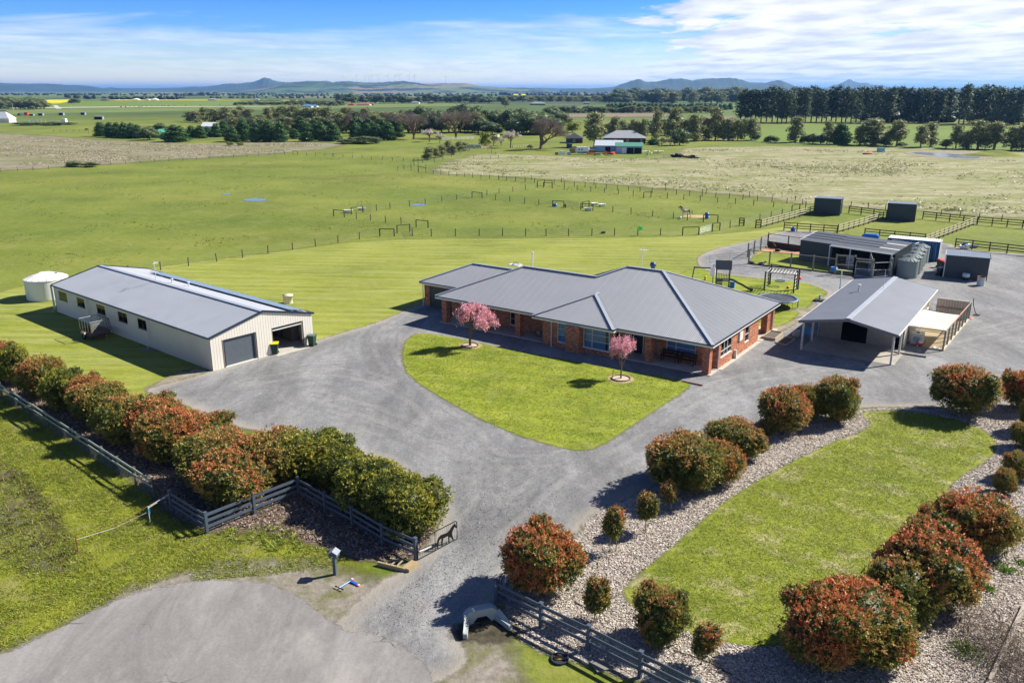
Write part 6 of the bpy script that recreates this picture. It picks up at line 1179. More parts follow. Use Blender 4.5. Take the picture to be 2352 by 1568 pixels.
run_fence('tall mesh panel with three timber rails beside the blue crate', [(3130, 1030.5), (3200, 1034.7)], 2.75, True, 1, mid=True, rw=.18); run_fence('high timber lintel over the left kennel gate', [(3200, 1034.7), (3268, 1042)], 2.45, True, 0, rw=.2)
for a, b, lab in (((3204, 1035), (3264, 1041.5), 'white tube gate into the left kennel pen'), ((3272, 1042), (3337, 1039), 'white tube gate into the right kennel pen')):
    A_, B_ = GN(*a), GN(*b); t = thing('kennel_gate', lab, 'gate', A_, math.atan2((B_ - A_).y, (B_ - A_).x), 'kennel gates'); L = (B_ - A_).length
    MB().tube([(0, 0, .08), (0, 0, 1.9), (.12, 0, 2.05), (L - .12, 0, 2.05), (L, 0, 1.9), (L, 0, .08), (0, 0, .08)], .03, 6).build('gate_frame', whr, t); MB().tube([(0, 0, 1.05), (L, 0, 1.05)], .025, 6).build('bar', whr, t); MB().tube([(L - .2 + .15 * math.cos(k * .6), .02, 1.05 + .15 * math.sin(k * .6)) for k in range(11)], .02, 5).build('latch_ring', whr, t)
KF = lambda x, y: Vector((42.3 + x * math.cos(R(-47.4)) - y * math.sin(R(-47.4)), 119.4 + x * math.sin(R(-47.4)) + y * math.cos(R(-47.4)), 0))
for a, b, lab in ((GN(3268, 1042), KF(10.9, -.95), 'sheet metal partition between the two kennel pens'), (GN(3340, 1038), KF(13.6, -1.0), 'sheet metal partition at the tank end of the kennels')):
    t = thing('pen_partition', lab, 'partition', a, math.atan2((b - a).y, (b - a).x), 'kennel partitions'); L = (b - a).length; MB().prism([(0, -.02, .1), (L, -.02, .1), (L, -.02, 2.7), (0, -.02, 2.2)], (0, .04, 0)).build('sheet', ironm if 0 else M('zinc_sheet', '8e9899', .45, .4, .1), t); MB().beam((0, 0, 2.2), (L, 0, 2.72), .07, .10).build('rail', timg, t); MB().box(-.07, .07, -.07, .07, 0, 2.6).build('post', timg, t)

# pen beside the carport
PF, PB, QF, QB = Vector((41.42, 75.28, 0)), Vector((49.8, 86.43, 0)), Vector((38.5, 76.9, 0)), Vector((47.1, 88.35, 0))
t = thing('dog_pen', 'timber and wire pen with a cream back fence beside the carport shed', 'pen', PF, 0); z_ = lambda z: Vector((0, 0, z))
for i in range(8):
    q = (PB - PF) * i / 7; MB().box(-.06, .06, -.06, .06, 0, 2.0).build('post', timg, t).location = q
for i in range(7):
    A_, B_ = (PB - PF) * i / 7, (PB - PF) * (i + 1) / 7; MB().beam(A_ + z_(2.0), B_ + z_(2.0), .10, .06).build('rail', M('orange_pine', 'b78a66', .7, var=.1) if 1 < i < 6 else timg, t)
    m = MB()
    for k in range(9): m.tube([A_ + z_(.2 + k * .2), B_ + z_(.2 + k * .2)], .010, 4)
    m.build('wire', ironm, t)
MB().beam(Vector((0, 0, .10)), PB - PF + z_(.10), .14, .2).build('base_sleeper', M('pale_sleeper', 'c9c0a4', .8, var=.1), t); MB().beam(QF - PF + z_(.08), z_(.08), .12, .16).build('base_sleeper', timg, t); MB().beam(QF - PF + z_(2.0), z_(2.0), .08, .10).build('rail', timg, t); MB().beam(QF - PF + z_(1.8), z_(1.8), .05, .06).build('rail', timg, t); MB().box(-.06, .06, -.06, .06, 0, 2.05).build('post', timg, t).location = QF - PF
d = QB - PB; n = 12
for i in range(n): MB().beam(PB - PF + d * (i + .02) / n + z_(1.0), PB - PF + d * (i + .97) / n + z_(1.0), .03 + .03 * (i % 2), 2.0).build('fence_sheet', M('beige_sheet', 'b5a593', .6, var=.06), t)
MB().beam(PB - PF + z_(2.03), QB - PF + z_(2.03), .10, .07).build('cap_rail', fascia, t); MB().beam(PB - PF + z_(1.1) - Vector((.1, .1, 0)), QB - PF + z_(1.1) - Vector((.1, .1, 0)), .05, .14).build('rail', timg, t)
t2 = thing('shade_cloth', 'pale shade cloth stretched over the front of the timber pen', 'shade cloth', PF, 0); c1, c2, c3, c4 = QF + (PB - PF) * .0 + z_(2.12), PF + z_(2.08), PF + (PB - PF) * .5 + z_(2.10), QF + (PB - PF) * .5 + z_(2.3); m = MB(); N_ = 10; vs = []
for j in range(N_ + 1):
    for i in range(N_ + 1):
        u, v = i / N_, j / N_; p = (c1 * (1 - u) + c2 * u) * (1 - v) + (c4 * (1 - u) + c3 * u) * v; vs.append(p - PF - z_(.12 * math.sin(math.pi * u) * math.sin(math.pi * v)) + (c2 - c1) * 0 - (c4 - c1) * (.04 * math.sin(math.pi * u) * (v - .5) * 2))
m.add(vs, [(j * (N_ + 1) + i, j * (N_ + 1) + i + 1, (j + 1) * (N_ + 1) + i + 1, (j + 1) * (N_ + 1) + i) for j in range(N_) for i in range(N_)]); m.build('cloth', M('shade_cloth', 'd9d2c8', .8, var=.03, transl=.2), t2)
MB().beam(c3 - PF, c4 - PF, .05, .05).build('spreader_bar', postd, t2)
# ground under the pen is sand
MB().poly([p + Vector((0, 0, .05)) for p in (PF, PB, QB, QF)]).build('pen_sand', dm if 0 else M('pen_earth', '9b8b6b', .95, var=.2, scale=1.5), kind='structure')
MB().poly([GN(2822, 963, .07), GN(2878, 927, .07), GN(3000, 946, .07), GN(3003, 956, .07), GN(2862, 944, .07)]).build('sand_pit', M('orange_sand', 'b98a62', .95, var=.2, scale=1.2), kind='structure')

# ---------------------------------------------------------------- things standing about
plast = lambda n, c, r=.4: M(n, c, r, 0, .05)
grn, yel, blu2, redp, orp = plast('bin_green', '1d4234'), plast('bin_yellow', 'e8cf1c'), plast('blue_plastic', '2a63b4'), plast('red_plastic', 'd8301f'), plast('orange_plastic', 'e0701c')
whp = plast('white_plastic', 'dcdfdc')
def bin_(label, loc, rz, body, lid, group='wheelie bins'):
    t = thing('wheelie_bin', label, 'bin', loc, rz, group); m = MB(); w0, w1, h = .24, .33, 1.08
    vs = [(-w0, -.26, .06), (w0, -.26, .06), (w0, .24, .06), (-w0, .24, .06), (-w1, -.36, h), (w1, -.36, h), (w1, .34, h), (-w1, .34, h)]; m.add(vs, [(3, 2, 1, 0), (4, 5, 6, 7), (0, 1, 5, 4), (1, 2, 6, 5), (2, 3, 7, 6), (3, 0, 4, 7)]); m.box(-w1 - .02, w1 + .02, -.38, .36, h - .07, h); m.build('body', body, t)
    m = MB(); m.prism([(-w1 - .03, -.40, h), (-w1 - .03, .36, h + .02), (-w1 - .03, .30, h + .10), (-w1 - .03, -.2, h + .12), (-w1 - .03, -.38, h + .05)], (2 * w1 + .06, 0, 0)); m.build('lid', lid, t)
    MB().tube([(-w1, .42, h - .03), (w1, .42, h - .03)], .025, 6).build('handle', body, t)
    for x in (-.29, .25): MB().tube([(x, .30, .12), (x + .05, .30, .12)], .12, 14).build('wheel', bl, t)
bin_('green wheelie bin with a yellow lid between the two shed doors', G(631, 815) + Vector((0, .25, 0)), R(8), grn, yel); bin_('dark green wheelie bin at the right corner of the long shed', G(716.5, 796) + Vector((0, .25, 0)), R(-15), grn, plast('lid_grey_green', '5c7069'))
bin_('wheelie bin with a red lid half behind the small charcoal shed', GN(3524, 1004) + Vector((.1, .3, 0)), .3, plast('bin_dark', '22282c'), redp); bin_('second red-lidded wheelie bin touching the small charcoal shed', GN(3537, 1011) + Vector((.2, .3, 0)), .2, plast('bin_dark', '22282c'), redp); bin_('wheelie bin with a blue lid at the small shed corner', GN(3527, 1036) + Vector((0, .3, 0)), .3, plast('bin_dark', '22282c'), plast('lid_blue', '5e86ad'))
t = thing('dustpan_stand', 'small dark grille leaning beside the yellow-lidded bin', 'grille', G(613, 815), R(40)); m = MB()
for k in range(4): m.box(-.2 + k * .12, -.17 + k * .12, -.02, .02, .75, 1.05)
m.box(-.2, .2, -.02, .02, 1.03, 1.08); m.box(-.2, .2, -.02, .02, .72, .77); m.box(-.02, .02, -.02, .02, 0, .75); m.build('grille', ironm, t)
def lathe_thing(name, label, cat, loc, parts, group=None, n=24, rz=0):
    t = thing(name, label, cat, loc, rz, group)
    for pn_, prof, mt in parts: MB().lathe(prof, n).build(pn_, mt, t, True)
    return t
cw = M('pale_concrete', 'c9c2b0', .9, var=.12, scale=2)
lathe_thing('concrete_well', 'short round concrete well with a lid on the lawn behind the shed', 'well', G(662, 696), [('ring', [(.55, 0), (.55, .85), (.60, .85), (.60, .92)], cw), ('lid', [(.62, .92), (.62, 1.0), (0, 1.02)], cw)])
drum = lambda c, h=1.0, r=.30: [('barrel', [(r * .96, 0), (r, .03), (r, h * .32), (r * 1.04, h * .34), (r, h * .36), (r, h * .64), (r * 1.04, h * .66), (r, h * .68), (r, h), (r * .9, h)], c), ('lid', [(r * .93, h - .02), (r * .5, h - .03), (0, h - .03)], c)]
lathe_thing('drum', 'blue plastic drum behind the strainer frame near the horse', 'drum', GN(2650, 820), drum(blu2, 1.2, .36)); lathe_thing('bucket', 'white tub on a dark base in front of the small charcoal shed', 'tub', GN(3620, 1051), [('base', [(.34, 0), (.36, .45)], plast('bin_dark', '22282c')), ('tub', [(.36, .45), (.44, .48), (.44, .92), (.40, .92), (.38, .6), (0, .58)], whp)])
lathe_thing('fibre_drum', 'rusty-rimmed white drum with teal patches before the small charcoal shed', 'drum', GN(3676, 1071), [('barrel', [(.44, 0), (.45, .05), (.48, 1.15)], M('teal_white', 'c8ccc4', .6, 0, .1, 1.5, dirt=('2f9c93', .9, 2.2))), ('rim', [(.50, 1.13), (.51, 1.2), (.46, 1.2), (.44, .3), (0, .28)], M('rust', '7a3f22', .8))])
lathe_thing('tub', 'blue tub under the strainer frame next to the tyre', 'tub', C5([(1620, 228)])[0] and G(*C5([(1620, 229)])[0]), drum(blu2, .62, .42)); lathe_thing('tub', 'small blue bucket behind the dark rails left of the kennel roof', 'tub', G(*Z6([(1697, 658)])[0]), [('tub', [(.36, 0), (.42, .75), (.38, .75), (.34, .1), (0, .08)], blu2)])
lathe_thing('tub', 'blue square feed tub behind the small charcoal shed', 'tub', G(*Z3([(1270, 512)])[0]), [('tub', [(.42, 0), (.46, .6), (.42, .6), (.38, .1), (0, .08)], blu2)], n=4); lathe_thing('crate', 'blue crate inside the kennel run by the mesh panel', 'crate', GN(3126, 1021), [('tub', [(.45, 0), (.50, .75), (.45, .75), (.42, .1), (0, .08)], plast('sky_blue', '2e8fd6'))], n=4)
lathe_thing('feed_pan', 'black rubber feed pan in the near paddock', 'feed pan', G(*C5([(1952, 413)])[0]), [('pan', [(.34, 0), (.45, .26), (.40, .26), (.30, .06), (0, .05)], bl)]); lathe_thing('bowl', 'white dog bowl on the sand inside the timber pen', 'bowl', GN(3300 + .204 * 1035, 1080 + .204 * 1112, .06), [('bowl', [(.24, 0), (.30, .13), (.26, .13), (.2, .04), (0, .03)], whp)])
lathe_thing('play_ball', 'orange toy ball under the nest swing', 'ball', GN(2954.6, 1083), [('ball', [(.0, 0), (.14, .04), (.2, .16), (.17, .28), (.08, .35), (0, .37)], orp)]); lathe_thing('ball', 'white ball lying by the horse paddock fence', 'ball', G(*Z6([(42, 474)])[0]), [('ball', [(.0, 0), (.2, .06), (.28, .24), (.2, .42), (0, .48)], whp)])
t = thing('water_jug', 'grey-white round jug standing by the carport post', 'jug', GN(2984, 1263)); MB().lathe([(0, 0), (.28, .02), (.36, .15), (.37, .4), (.28, .58), (.12, .66), (.1, .74), (0, .75)], 20).build('jug', M('dusty_white', 'a8a8a2', .6, dirt=('55534f', .4, 3)), t, True); MB().tube([(.1, 0, .66), (.3, 0, .72), (.32, 0, .52)], .03, 6).build('handle', whp, t)
def bath(label, loc, rz, group='old bath tubs used as troughs'):
    t = thing('bath_tub', label, 'bath', loc, rz, group); m = MB(); n = 22; ring = lambda rx, ry, z: [(rx * math.copysign(abs(math.cos(a)) ** .55, math.cos(a)), ry * math.copysign(abs(math.sin(a)) ** .55, math.sin(a)), z) for a in [2 * math.pi * k / n for k in range(n)]]
    rs = [ring(.68, .28, .08), ring(.80, .38, .50), ring(.92, .46, .55), ring(.92, .46, .59), ring(.80, .36, .59), ring(.70, .30, .45), ring(.68, .28, .42)]; vs = [p for r_ in rs for p in r_]; m.add(vs, [(i * n + k, i * n + (k + 1) % n, (i + 1) * n + (k + 1) % n, (i + 1) * n + k) for i in range(len(rs) - 1) for k in range(n)]); m.build('tub', whp, t, True)
    MB().poly(ring(.69, .29, .44)).build('water', M('trough_water', '35505c', .08, spec=.8), t)
    for x in (-.5, .5): MB().box(x - .05, x + .05, -.28, .28, 0, .12).build('foot', ironm, t)
for (x, y, a, lab) in [(195, 272, .2, 'white bath in the muddy corner of the left paddock'), (288, 255, .1, 'white bath behind the second left strainer frame'), (1890, 222, .5, 'white bath farthest back of the right three'), (1943, 229, .5, 'white bath at the edge of the muddy paddock'), (1848, 257, -.1, 'white bath in front of the gate frame')]: bath(lab, G(*C5([(x, y)])[0]), a)
for (x, y, a, lab) in [(1280, 545, .1, 'white bath just behind the small charcoal shed'), (1435, 520, 0, 'white trough behind the first bath at the small charcoal shed')]: bath(lab, G(*Z3([(x, y)])[0]), a)
t = thing('tyre', 'black tyre leaning on the strainer frame', 'tyre', G(*C5([(1690, 237)])[0])); wheel(t, (0, 0, .42), .42, (1, .2, .1), bl, 'tread', .22, 0)
t = thing('feed_bag', 'bright green feed bag hooked on a fence post', 'bag', G(*C5([(2191, 430)])[0])); MB().add([(-.1, -.12, .95), (.65, -.12, .95), (.7, -.12, 1.55), (.2, -.12, 1.75), (-.1, -.12, 1.3), (-.1, .14, .95), (.65, .14, .95), (.7, .14, 1.55), (.2, .14, 1.75), (-.1, .14, 1.3)], [(0, 1, 2, 3, 4), (9, 8, 7, 6, 5), (0, 5, 6, 1), (1, 6, 7, 2), (2, 7, 8, 3), (3, 8, 9, 4), (4, 9, 5, 0)]).build('bag', plast('lime', '62f07a'), t)
t = thing('pallet_cover', 'blue tarpaulin covered pallet behind the kennel roof', 'tarpaulin', G(*Z7([(740, 545)])[0]), R(-30)); MB().prism([(-1.3, -.6, .0), (1.3, -.6, .0), (1.3, -.6, .62), (.9, -.6, .8), (-.9, -.6, .8), (-1.3, -.6, .62)], (0, 1.2, 0)).build('tarpaulin', plast('tarp', '1f6fc0'), t)
MB().lathe([(2.2, 0), (1.8, .12), (1.0, .2), (0, .22)], 24, (0, 0, 0), None, 1.3, .8).build('hay_patch', M('hay', 'b39c6c', .95, var=.3, scale=3, bump=.6), None, kind='stuff').location = G(*Z6([(265, 440)])[0])
# IBC container, chair, garden beds, covers
def ibc(label, loc, rz, z0=.15, mt=None):
    t = thing('liquid_container', label, 'tank', loc, rz); MB().box(-.5, .5, -.58, .58, z0, z0 + 1.05).build('bladder', mt or M('ibc_white', 'd5cfc6', .4, 0, .08), t); MB().box(-.55, .55, -.62, .62, 0.02, z0).build('pallet', timg, t); MB().box(-.12, .12, -.12, .12, z0 + 1.05, z0 + 1.12).build('cap', M('rust', '7a3f22', .8), t); m = MB()
    for k in range(6):
        z = z0 + .05 + k * .2
        m.tube([(-.53, -.61, z), (.53, -.61, z), (.53, .61, z), (-.53, .61, z), (-.53, -.61, z)], .012, 4)
    for k in range(6):
        x = -.53 + 1.06 * k / 5
        for y in (-.61, .61): m.tube([(x, y, z0), (x, y, z0 + 1.08)], .012, 4)
        y = -.61 + 1.22 * k / 5
        for x2 in (-.53, .53): m.tube([(x2, y, z0), (x2, y, z0 + 1.08)], .012, 4)
    m.build('cage', al, t); MB().box(-.3, .25, -.625, -.60, z0 + .35, z0 + .75).build('label_plate', M('blue_grey', '7f97a3', .5), t)
ibc('caged white liquid container inside the timber pen', Vector((39.9, 77.4, .05)), R(-33)); ibc('caged white liquid container under the kennel verandah', GN(3190, 1000), R(-40), .5)
t = thing('air_compressor', 'small red and white machine on wheels below the caged container', 'machine', Vector((39.7, 76.45, .06)), R(-20)); MB().tube([(-.3, 0, .3), (.25, 0, .3)], .16, 12).build('tank', redp, t); MB().box(-.1, .2, -.12, .12, .42, .62).build('motor', whp, t); wheel(t, (-.2, -.2, .15), .15, (0, 1, 0), bl); MB().tube([(.3, 0, .3), (.5, 0, .7)], .02, 6).build('handle', bl, t)
t = thing('garden_chair', 'blue slatted garden chair in the shade beside the carport', 'chair', GN(3026, 1262), R(150)); lb = plast('light_blue', '4f9cd8')
for k in range(5): MB().beam((-.3 + k * .14, .25, .38), (-.3 + k * .14, .55, 1.15), .11, .03).build('back_slat', lb, t)
for k in range(5): MB().beam((-.33, -.35 + k * .13, .42 - k * .012), (.33, -.35 + k * .13, .42 - k * .012), .10, .03).build('seat_slat', lb, t)
for s in (-1, 1): MB().beam((s * .38, -.4, .62), (s * .38, .35, .62), .13, .03).build('armrest', lb, t); MB().beam((s * .36, -.35, 0), (s * .36, -.35, .6), .08, .04).build('leg', lb, t); MB().beam((s * .34, .5, 0), (s * .34, .0, .5), .10, .04).build('leg', lb, t)
def bed(label, c, h, fill):
    P = [GN(*p) for p in c]; t = thing('raised_bed', label, 'garden bed', P[0], 0, 'raised garden beds'); n = len(P)
    for i in range(n): MB().beam(P[i] - P[0] + z_(h / 2), P[(i + 1) % n] - P[0] + z_(h / 2), .08, h).build('board', M('bed_board', 'aca08a', .8, var=.15), t)
    MB().poly([p - P[0] + z_(h * .7) for p in P]).build('soil', M('soil', '5f574d', .95, var=.3, scale=5, bump=.5), t)
bed('raised timber garden bed nearest the house corner', [(2856.5, 1271), (2905, 1279), (2934, 1255.6), (2889.6, 1248)], .32, 0); bed('low timber-edged bed in the carport shadow', [(2908, 1287), (2946, 1297), (2982, 1274), (2938, 1265)], .16, 0)
t = thing('tank_cover', 'dark square tank cover with a short white riser on the lawn edge', 'cover', GN(3076, 1130), R(-20)); MB().box(-.7, .7, -.45, .45, 0, .22).build('cover', ironm, t); MB().tube([(-.1, .3, .2), (-.1, .3, .75)], .12, 12).build('riser', pipe, t)
t = thing('brick_edging', 'short row of red bricks at the lawn corner by the house', 'edging', G(1566, 877), math.atan2(*(lambda d: (d.y, d.x))(G(1590, 882) - G(1566, 877)))); 
for k in range(7): MB().box(k * .27, k * .27 + .25, -.06, .06, 0, .13).build('brick', M('edging_brick', '6f3a2c', .9, var=.2), t)
# tree rings and blossom trees on the lawn
for i, (x, y, top, w, lab, lr) in enumerate([(1080, 795, 697, 74, 'pink blossom tree on the front lawn, the larger one by the garage end', 'round timber edging around the larger pink blossom tree'), (1426, 871, 777, 56, 'pink blossom tree on the front lawn, the smaller one by the entry', 'round timber edging around the smaller pink blossom tree')]):
    tree('pink', x, y, top, w, lab, 'pink blossom trees on the front lawn', var=i)
    t = thing('tree_ring', lr, 'edging', G(x, y), 0, 'round edgings'); r0 = .82; m = MB(); m.lathe([(r0, -.02), (r0, .17), (r0 - .05, .17), (r0 - .05, .02)], 32); m.build('edging', M('rusty_edging', '6d5344', .8, var=.2), t); MB().lathe([(r0 - .06, .10), (0, .12)], 32).build('gravel', M('pale_chips', 'b8aa95', .95, var=.35, scale=14, bump=.8), t)
    MB().lathe([(r0 + .35, .068), (r0, .072)], 32).build('bare_earth', M('bare_earth', 'a3926c', .95, var=.2), t)
t = thing('stake', 'rusty stake beside the smaller pink blossom tree', 'stake', G(1407, 869)); MB().tube([(0, 0, 0), (.03, 0, .85)], .03, 6).build('stake', M('rust', '7a3f22', .8), t)

# letterbox, scooter, timber frame, headwall, pipe, covers, hoses
p = GN(1257, 2154); t = thing('letterbox', 'charcoal house-shaped letterbox on a leaning timber post', 'letterbox', p, R(-12)); MB().box(-.08, .08, -.08, .08, -.1, 1.12).build('post', chm, t); MB().prism([(-.22, -.17, 1.08), (.22, -.17, 1.08), (.22, -.17, 1.30), (0, -.17, 1.44), (-.22, -.17, 1.30)], (0, .40, 0)).build('box', chm, t)
for s in (-1, 1): MB().prism([(0, -.21, 1.475), (s * .27, -.21, 1.305), (s * .27, -.21, 1.28), (0, -.21, 1.445)], (0, .48, 0)).build('roof', M('roof_grey_paint', '8a919a', .5), t)
MB().box(-.12, .12, -.185, -.17, 1.22, 1.25).build('slot', dark, t)
nm = MB(); nm.box(-.04, .0, -.18, -.172, 1.10, 1.18); nm.build('number_plate', whr, t)
sb, sp_ = plast('scooter_blue', '2b54b8', .35), plast('scooter_pale', '9fc3e6', .35); p = GN(1318, 2178); t = thing('kick_scooter', 'blue kick scooter with orange wheels lying on the gravel by the letterbox', 'scooter', p, 0); Q_ = lambda x, y, z: GN(1100 + .4252 * x, 1900 + .4252 * y, z) - p + Vector((0, 0, 0))
a, b, c = Q_(405, 712, .12), Q_(505, 650, .10), Q_(570, 688, .05); MB().tube([a, a * .5 + b * .5, b], .028, 8).build('steering_tube', sp_, t); MB().beam(b, c, .13, .04).build('deck', sb, t); d = (b - a).normalized(); s_ = Vector((-d.y, d.x, 0)); MB().tube([a - s_ * .27, a + s_ * .27], .024, 8).build('handlebar', plast('navy', '22305c'), t); MB().tube([a - s_ * .28, a - s_ * .16], .035, 8).build('grip', bl, t); MB().tube([a + s_ * .16, a + s_ * .28], .035, 8).build('grip', bl, t)
wheel(t, b + (b - a).normalized() * .1 + Vector((0, .05, 0)), .10, (0, 0, 1), orp, 'wheel', .05, 4); wheel(t, c + (c - b).normalized() * .05, .10, (.3, .2, 1), orp, 'wheel', .05, 4)
tb = M('new_timber', 'a08d68', .75, var=.2, scale=4); R5 = lambda x, y, z=0: GN(1100 + .4252 * x, 1900 + .4252 * y, z); p = R5(990, 575); t = thing('timber_trough', 'timber frame with three round rungs lying at the foot of the charcoal fence', 'frame', p)
q = [R5(745, 512), R5(990, 572), R5(1075, 507), R5(855, 478)]; MB().beam(q[0] - p + z_(.11), q[1] - p + z_(.11), .12, .22).build('beam', tb, t); MB().beam(q[1] - p + z_(.115), q[2] - p + z_(.115), .48, .20).build('beam', tb, t); MB().beam(q[3] - p + z_(.10), q[3].lerp(q[2], .55) - p + z_(.10), .10, .20).build('beam', tb, t)
for k in (.28, .48, .68): A_, B_ = q[0].lerp(q[1], k), q[3].lerp(q[2], k - .15); MB().tube([A_ - p + z_(.2), B_ - p + z_(.2)], .045, 8).build('rung', timg, t)
t = thing('plastic_pipe', 'white plastic pipe lying under the horse silhouette gate', 'pipe', R5(1110, 402)); MB().tube([z_(.06), R5(1215, 362) - R5(1110, 402) + z_(.06)], .055, 10).build('pipe', whp, t)
hc = M('headwall_concrete', '9fa5a3', .9, var=.15, scale=1.5, dirt=('6f7470', .4, 1.2), bump=.2); p = R5(1660, 1010); t = thing('culvert_headwall', 'concrete culvert headwall with splayed wings beside the right entrance fence', 'headwall', p, R(18))
def arch(mb, y0, y1, outer, inner):
    n = len(outer); A = [(x, y0, z) for x, z in outer]; B = [(x, y0, z) for x, z in inner]; A2 = [(x, y1, z) for x, z in outer]; B2 = [(x, y1, z) for x, z in inner]
    vs = A + B + A2 + B2; fs = []
    for i in range(n - 1): fs += [(i, i + 1, n + i + 1, n + i), (2 * n + i + 1, 2 * n + i, 3 * n + i, 3 * n + i + 1), (i + 1, i, 2 * n + i, 2 * n + i + 1), (n + i, n + i + 1, 3 * n + i + 1, 3 * n + i)]
    fs += [(0, n, 3 * n, 2 * n), (n - 1, 3 * n - 1, 4 * n - 1, 2 * n - 1)]; mb.add(vs, fs)
m = MB(); arch(m, -.10, .32, [(-.82, -.3), (-.82, .45), (-.5, .72), (.5, .72), (.82, .45), (.82, -.3)], [(-.42, -.3), (-.42, .10), (-.22, .34), (.22, .34), (.42, .10), (.42, -.3)]); m.build('headwall', hc, t)
for s in (-1, 1): MB().prism([(s * .62, -.10, -.3), (s * .84, -.10, -.3), (s * 1.18, -1.05, -.3), (s * 1.0, -1.12, -.3)], (0, 0, .62)).add([(s * .62, -.10, .30), (s * .84, -.10, .62), (s * 1.16, -1.0, .34), (s * 1.0, -1.08, .30)], [(0, 1, 2, 3)]).build('wing_wall', hc, t)
MB().box(-.42, .42, .0, .25, -.25, .34).build('pipe_mouth', dark, t); wet = ground('wet_mud', lambda t, P: t.ramp(t.noise(P, 2, 5, .7), [(.35, (.035, .030, .02)), (.65, (.10, .085, .05))]), edge=(.7, 1.6, .9)); qq = R5(1700, 1110); sheet('ditch', [(qq.x + 1.6 * math.cos(k) , qq.y + .85 * math.sin(k), .05) for k in [j * .628 for j in range(10)]], .054, .15, wet, .8, 1)
p = GN(2099, 2472); t = thing('pit_cover', 'round dark pit with a broken timber piece inside, below the right fence', 'pit', p); MB().lathe([(.40, .05), (.40, .10), (.33, .10), (.33, .06), (0, .055)], 24).build('rim', ironm, t); MB().box(-.24, .16, -.1, .14, .07, .10).build('timber_piece', M('orange_pine2', 'b38344', .8), t)
t = thing('cover_slab', 'flat grey slab lying on the bark below the right fence', 'slab', GN(2258, 2496), R(20)); MB().box(-.42, .42, -.38, .38, .05, .11).build('slab', M('grey_slab', '7f7a70', .9, var=.2, scale=3), t)
for pts, lab in (([(755, 770), (820, 800), (915, 858)], 'black dripper hose on the bark by the young photinia'), ([(1560, 1160), (1700, 1205), (1850, 1262), (1960, 1325), (2025, 1358)], 'black dripper hose crossing the bark near the fence')):
    P = [GN(1800 + .46769 * x, 1900 + .46769 * y) for x, y in pts]; t = thing('garden_hose', lab, 'hose', P[0]); MB().tube([q - P[0] + z_(.08) for q in P], .022, 6).build('hose', bl, t)
t = thing('stake', 'short yellow-topped stake behind the right charcoal fence', 'stake', GN(2307, 2392)); MB().box(-.03, .03, -.01, .01, 0, .62).build('stake', M('weathered_yellow', '8d8436', .8), t)
P = [GN(3312, 1317), GN(3473, 1342), GN(3408, 1306)]; t = thing('timber_log', 'long round log lying in front of the timber pen', 'log', P[0]); MB().tube([z_(.1), P[1] - P[0] + z_(.1)], .10, 10).build('log', timg, t)
t = thing('firewood', 'loose timber offcuts lying against the long shed wall', 'timber', G(343, 804) + Vector((0, -.2, 0)), R(140))
for k in range(4): MB().box(-1.2 + .2 * k, .6 + .25 * k, -.25 + .16 * k, -.15 + .16 * k, .02, .10).build('board', timg, t)
t = thing('garden_fork', 'dark bent tool leaning on the outside of the timber pen', 'tool', GN(3640, 1180)); MB().tube([(0, 0, 1.9), (.1, -.05, 1.1), (.35, -.2, .35), (.55, -.3, .06)], .04, 6).build('shaft', bl, t); MB().tube([(.5 + .35 * math.cos(k * .6), -.35 + .28 * math.sin(k * .6), .06) for k in range(9)], .05, 6).build('head', bl, t); lathe_thing('cone_base', 'orange and white bowl outside the far corner of the timber pen', 'bowl', GN(3637, 1193), [('bowl', [(.34, 0), (.36, .06), (.2, .1), (0, .1)], orp)])
t = thing('kennel_bench', 'pale plank bench behind the mesh panel of the kennel run', 'bench', GN(3170, 1027), R(-35)); MB().box(-1.25, 1.25, -.18, .18, .42, .5).build('plank', M('pale_yellow', 'd6cf9a', .6), t)
for x in (-1.05, 1.05): MB().box(x - .04, x + .04, -.15, .15, 0, .42).build('leg', timg, t)

# cage trailer beside the long shed
rust = M('rusty_steel', '6b4132', .8, .2, .25, 3, dirt=('3b2a22', .5, 2)); galv = M('dull_galvanised', '8a8a82', .5, .5, .1)
t = thing('cage_trailer', 'rusty cage trailer with mesh ramp parked against the long shed', 'trailer', GN(346, 1281), R(50.3)); m = MB(); m.box(0, 1.9, 0, .05, .45, .85); m.box(0, 1.9, 2.45, 2.5, .45, .85); m.box(0, .05, .05, 2.45, .45, .85); m.box(1.85, 1.9, .05, 2.45, .45, .85); m.box(.05, 1.85, .05, 2.45, .42, .48); m.build('tray', rust, t)
for x in (.03, 1.87):
    MB().tube([(x, 0, 1.95), (x, 2.5, 1.95)], .035, 6).build('cage_rail', galv, t)
    for k in range(5): MB().tube([(x, .03 + k * .61, .85), (x, .03 + k * .61, 1.95)], .025, 6).build('cage_bar', galv, t)
MB().tube([(0, 2.5, 1.95), (1.9, 2.5, 1.95)], .035, 6).build('cage_rail', galv, t); MB().tube([(0, 0, 1.95), (1.9, 0, 1.95)], .035, 6).build('cage_rail', galv, t)
for k in range(22): z = .60 + k * .058; MB().tube([(.05, -.05, z), (1.85, -.05, z)], .012, 4).build('ramp_bar', galv, t)
m = MB()
for k in range(7): m.tube([(2.2 + .0 * k, .2 + k * .38, .5), (2.0, .2 + k * .38, 1.95)], .025, 5)
m.tube([(2.0, .2, 1.95), (2.0, 2.5, 1.95)], .03, 6); m.build('side_gate', rust, t)
for x in (-.14, 2.04): wheel(t, (x, 1.35, .36), .36, (1, 0, 0), bl, 'wheel', .2, 6); MB().prism([(x - .12, .85, .62), (x - .12, 1.0, .80), (x - .12, 1.7, .80), (x - .12, 1.85, .62)], (.24, 0, 0)).build('mudguard', galv, t)
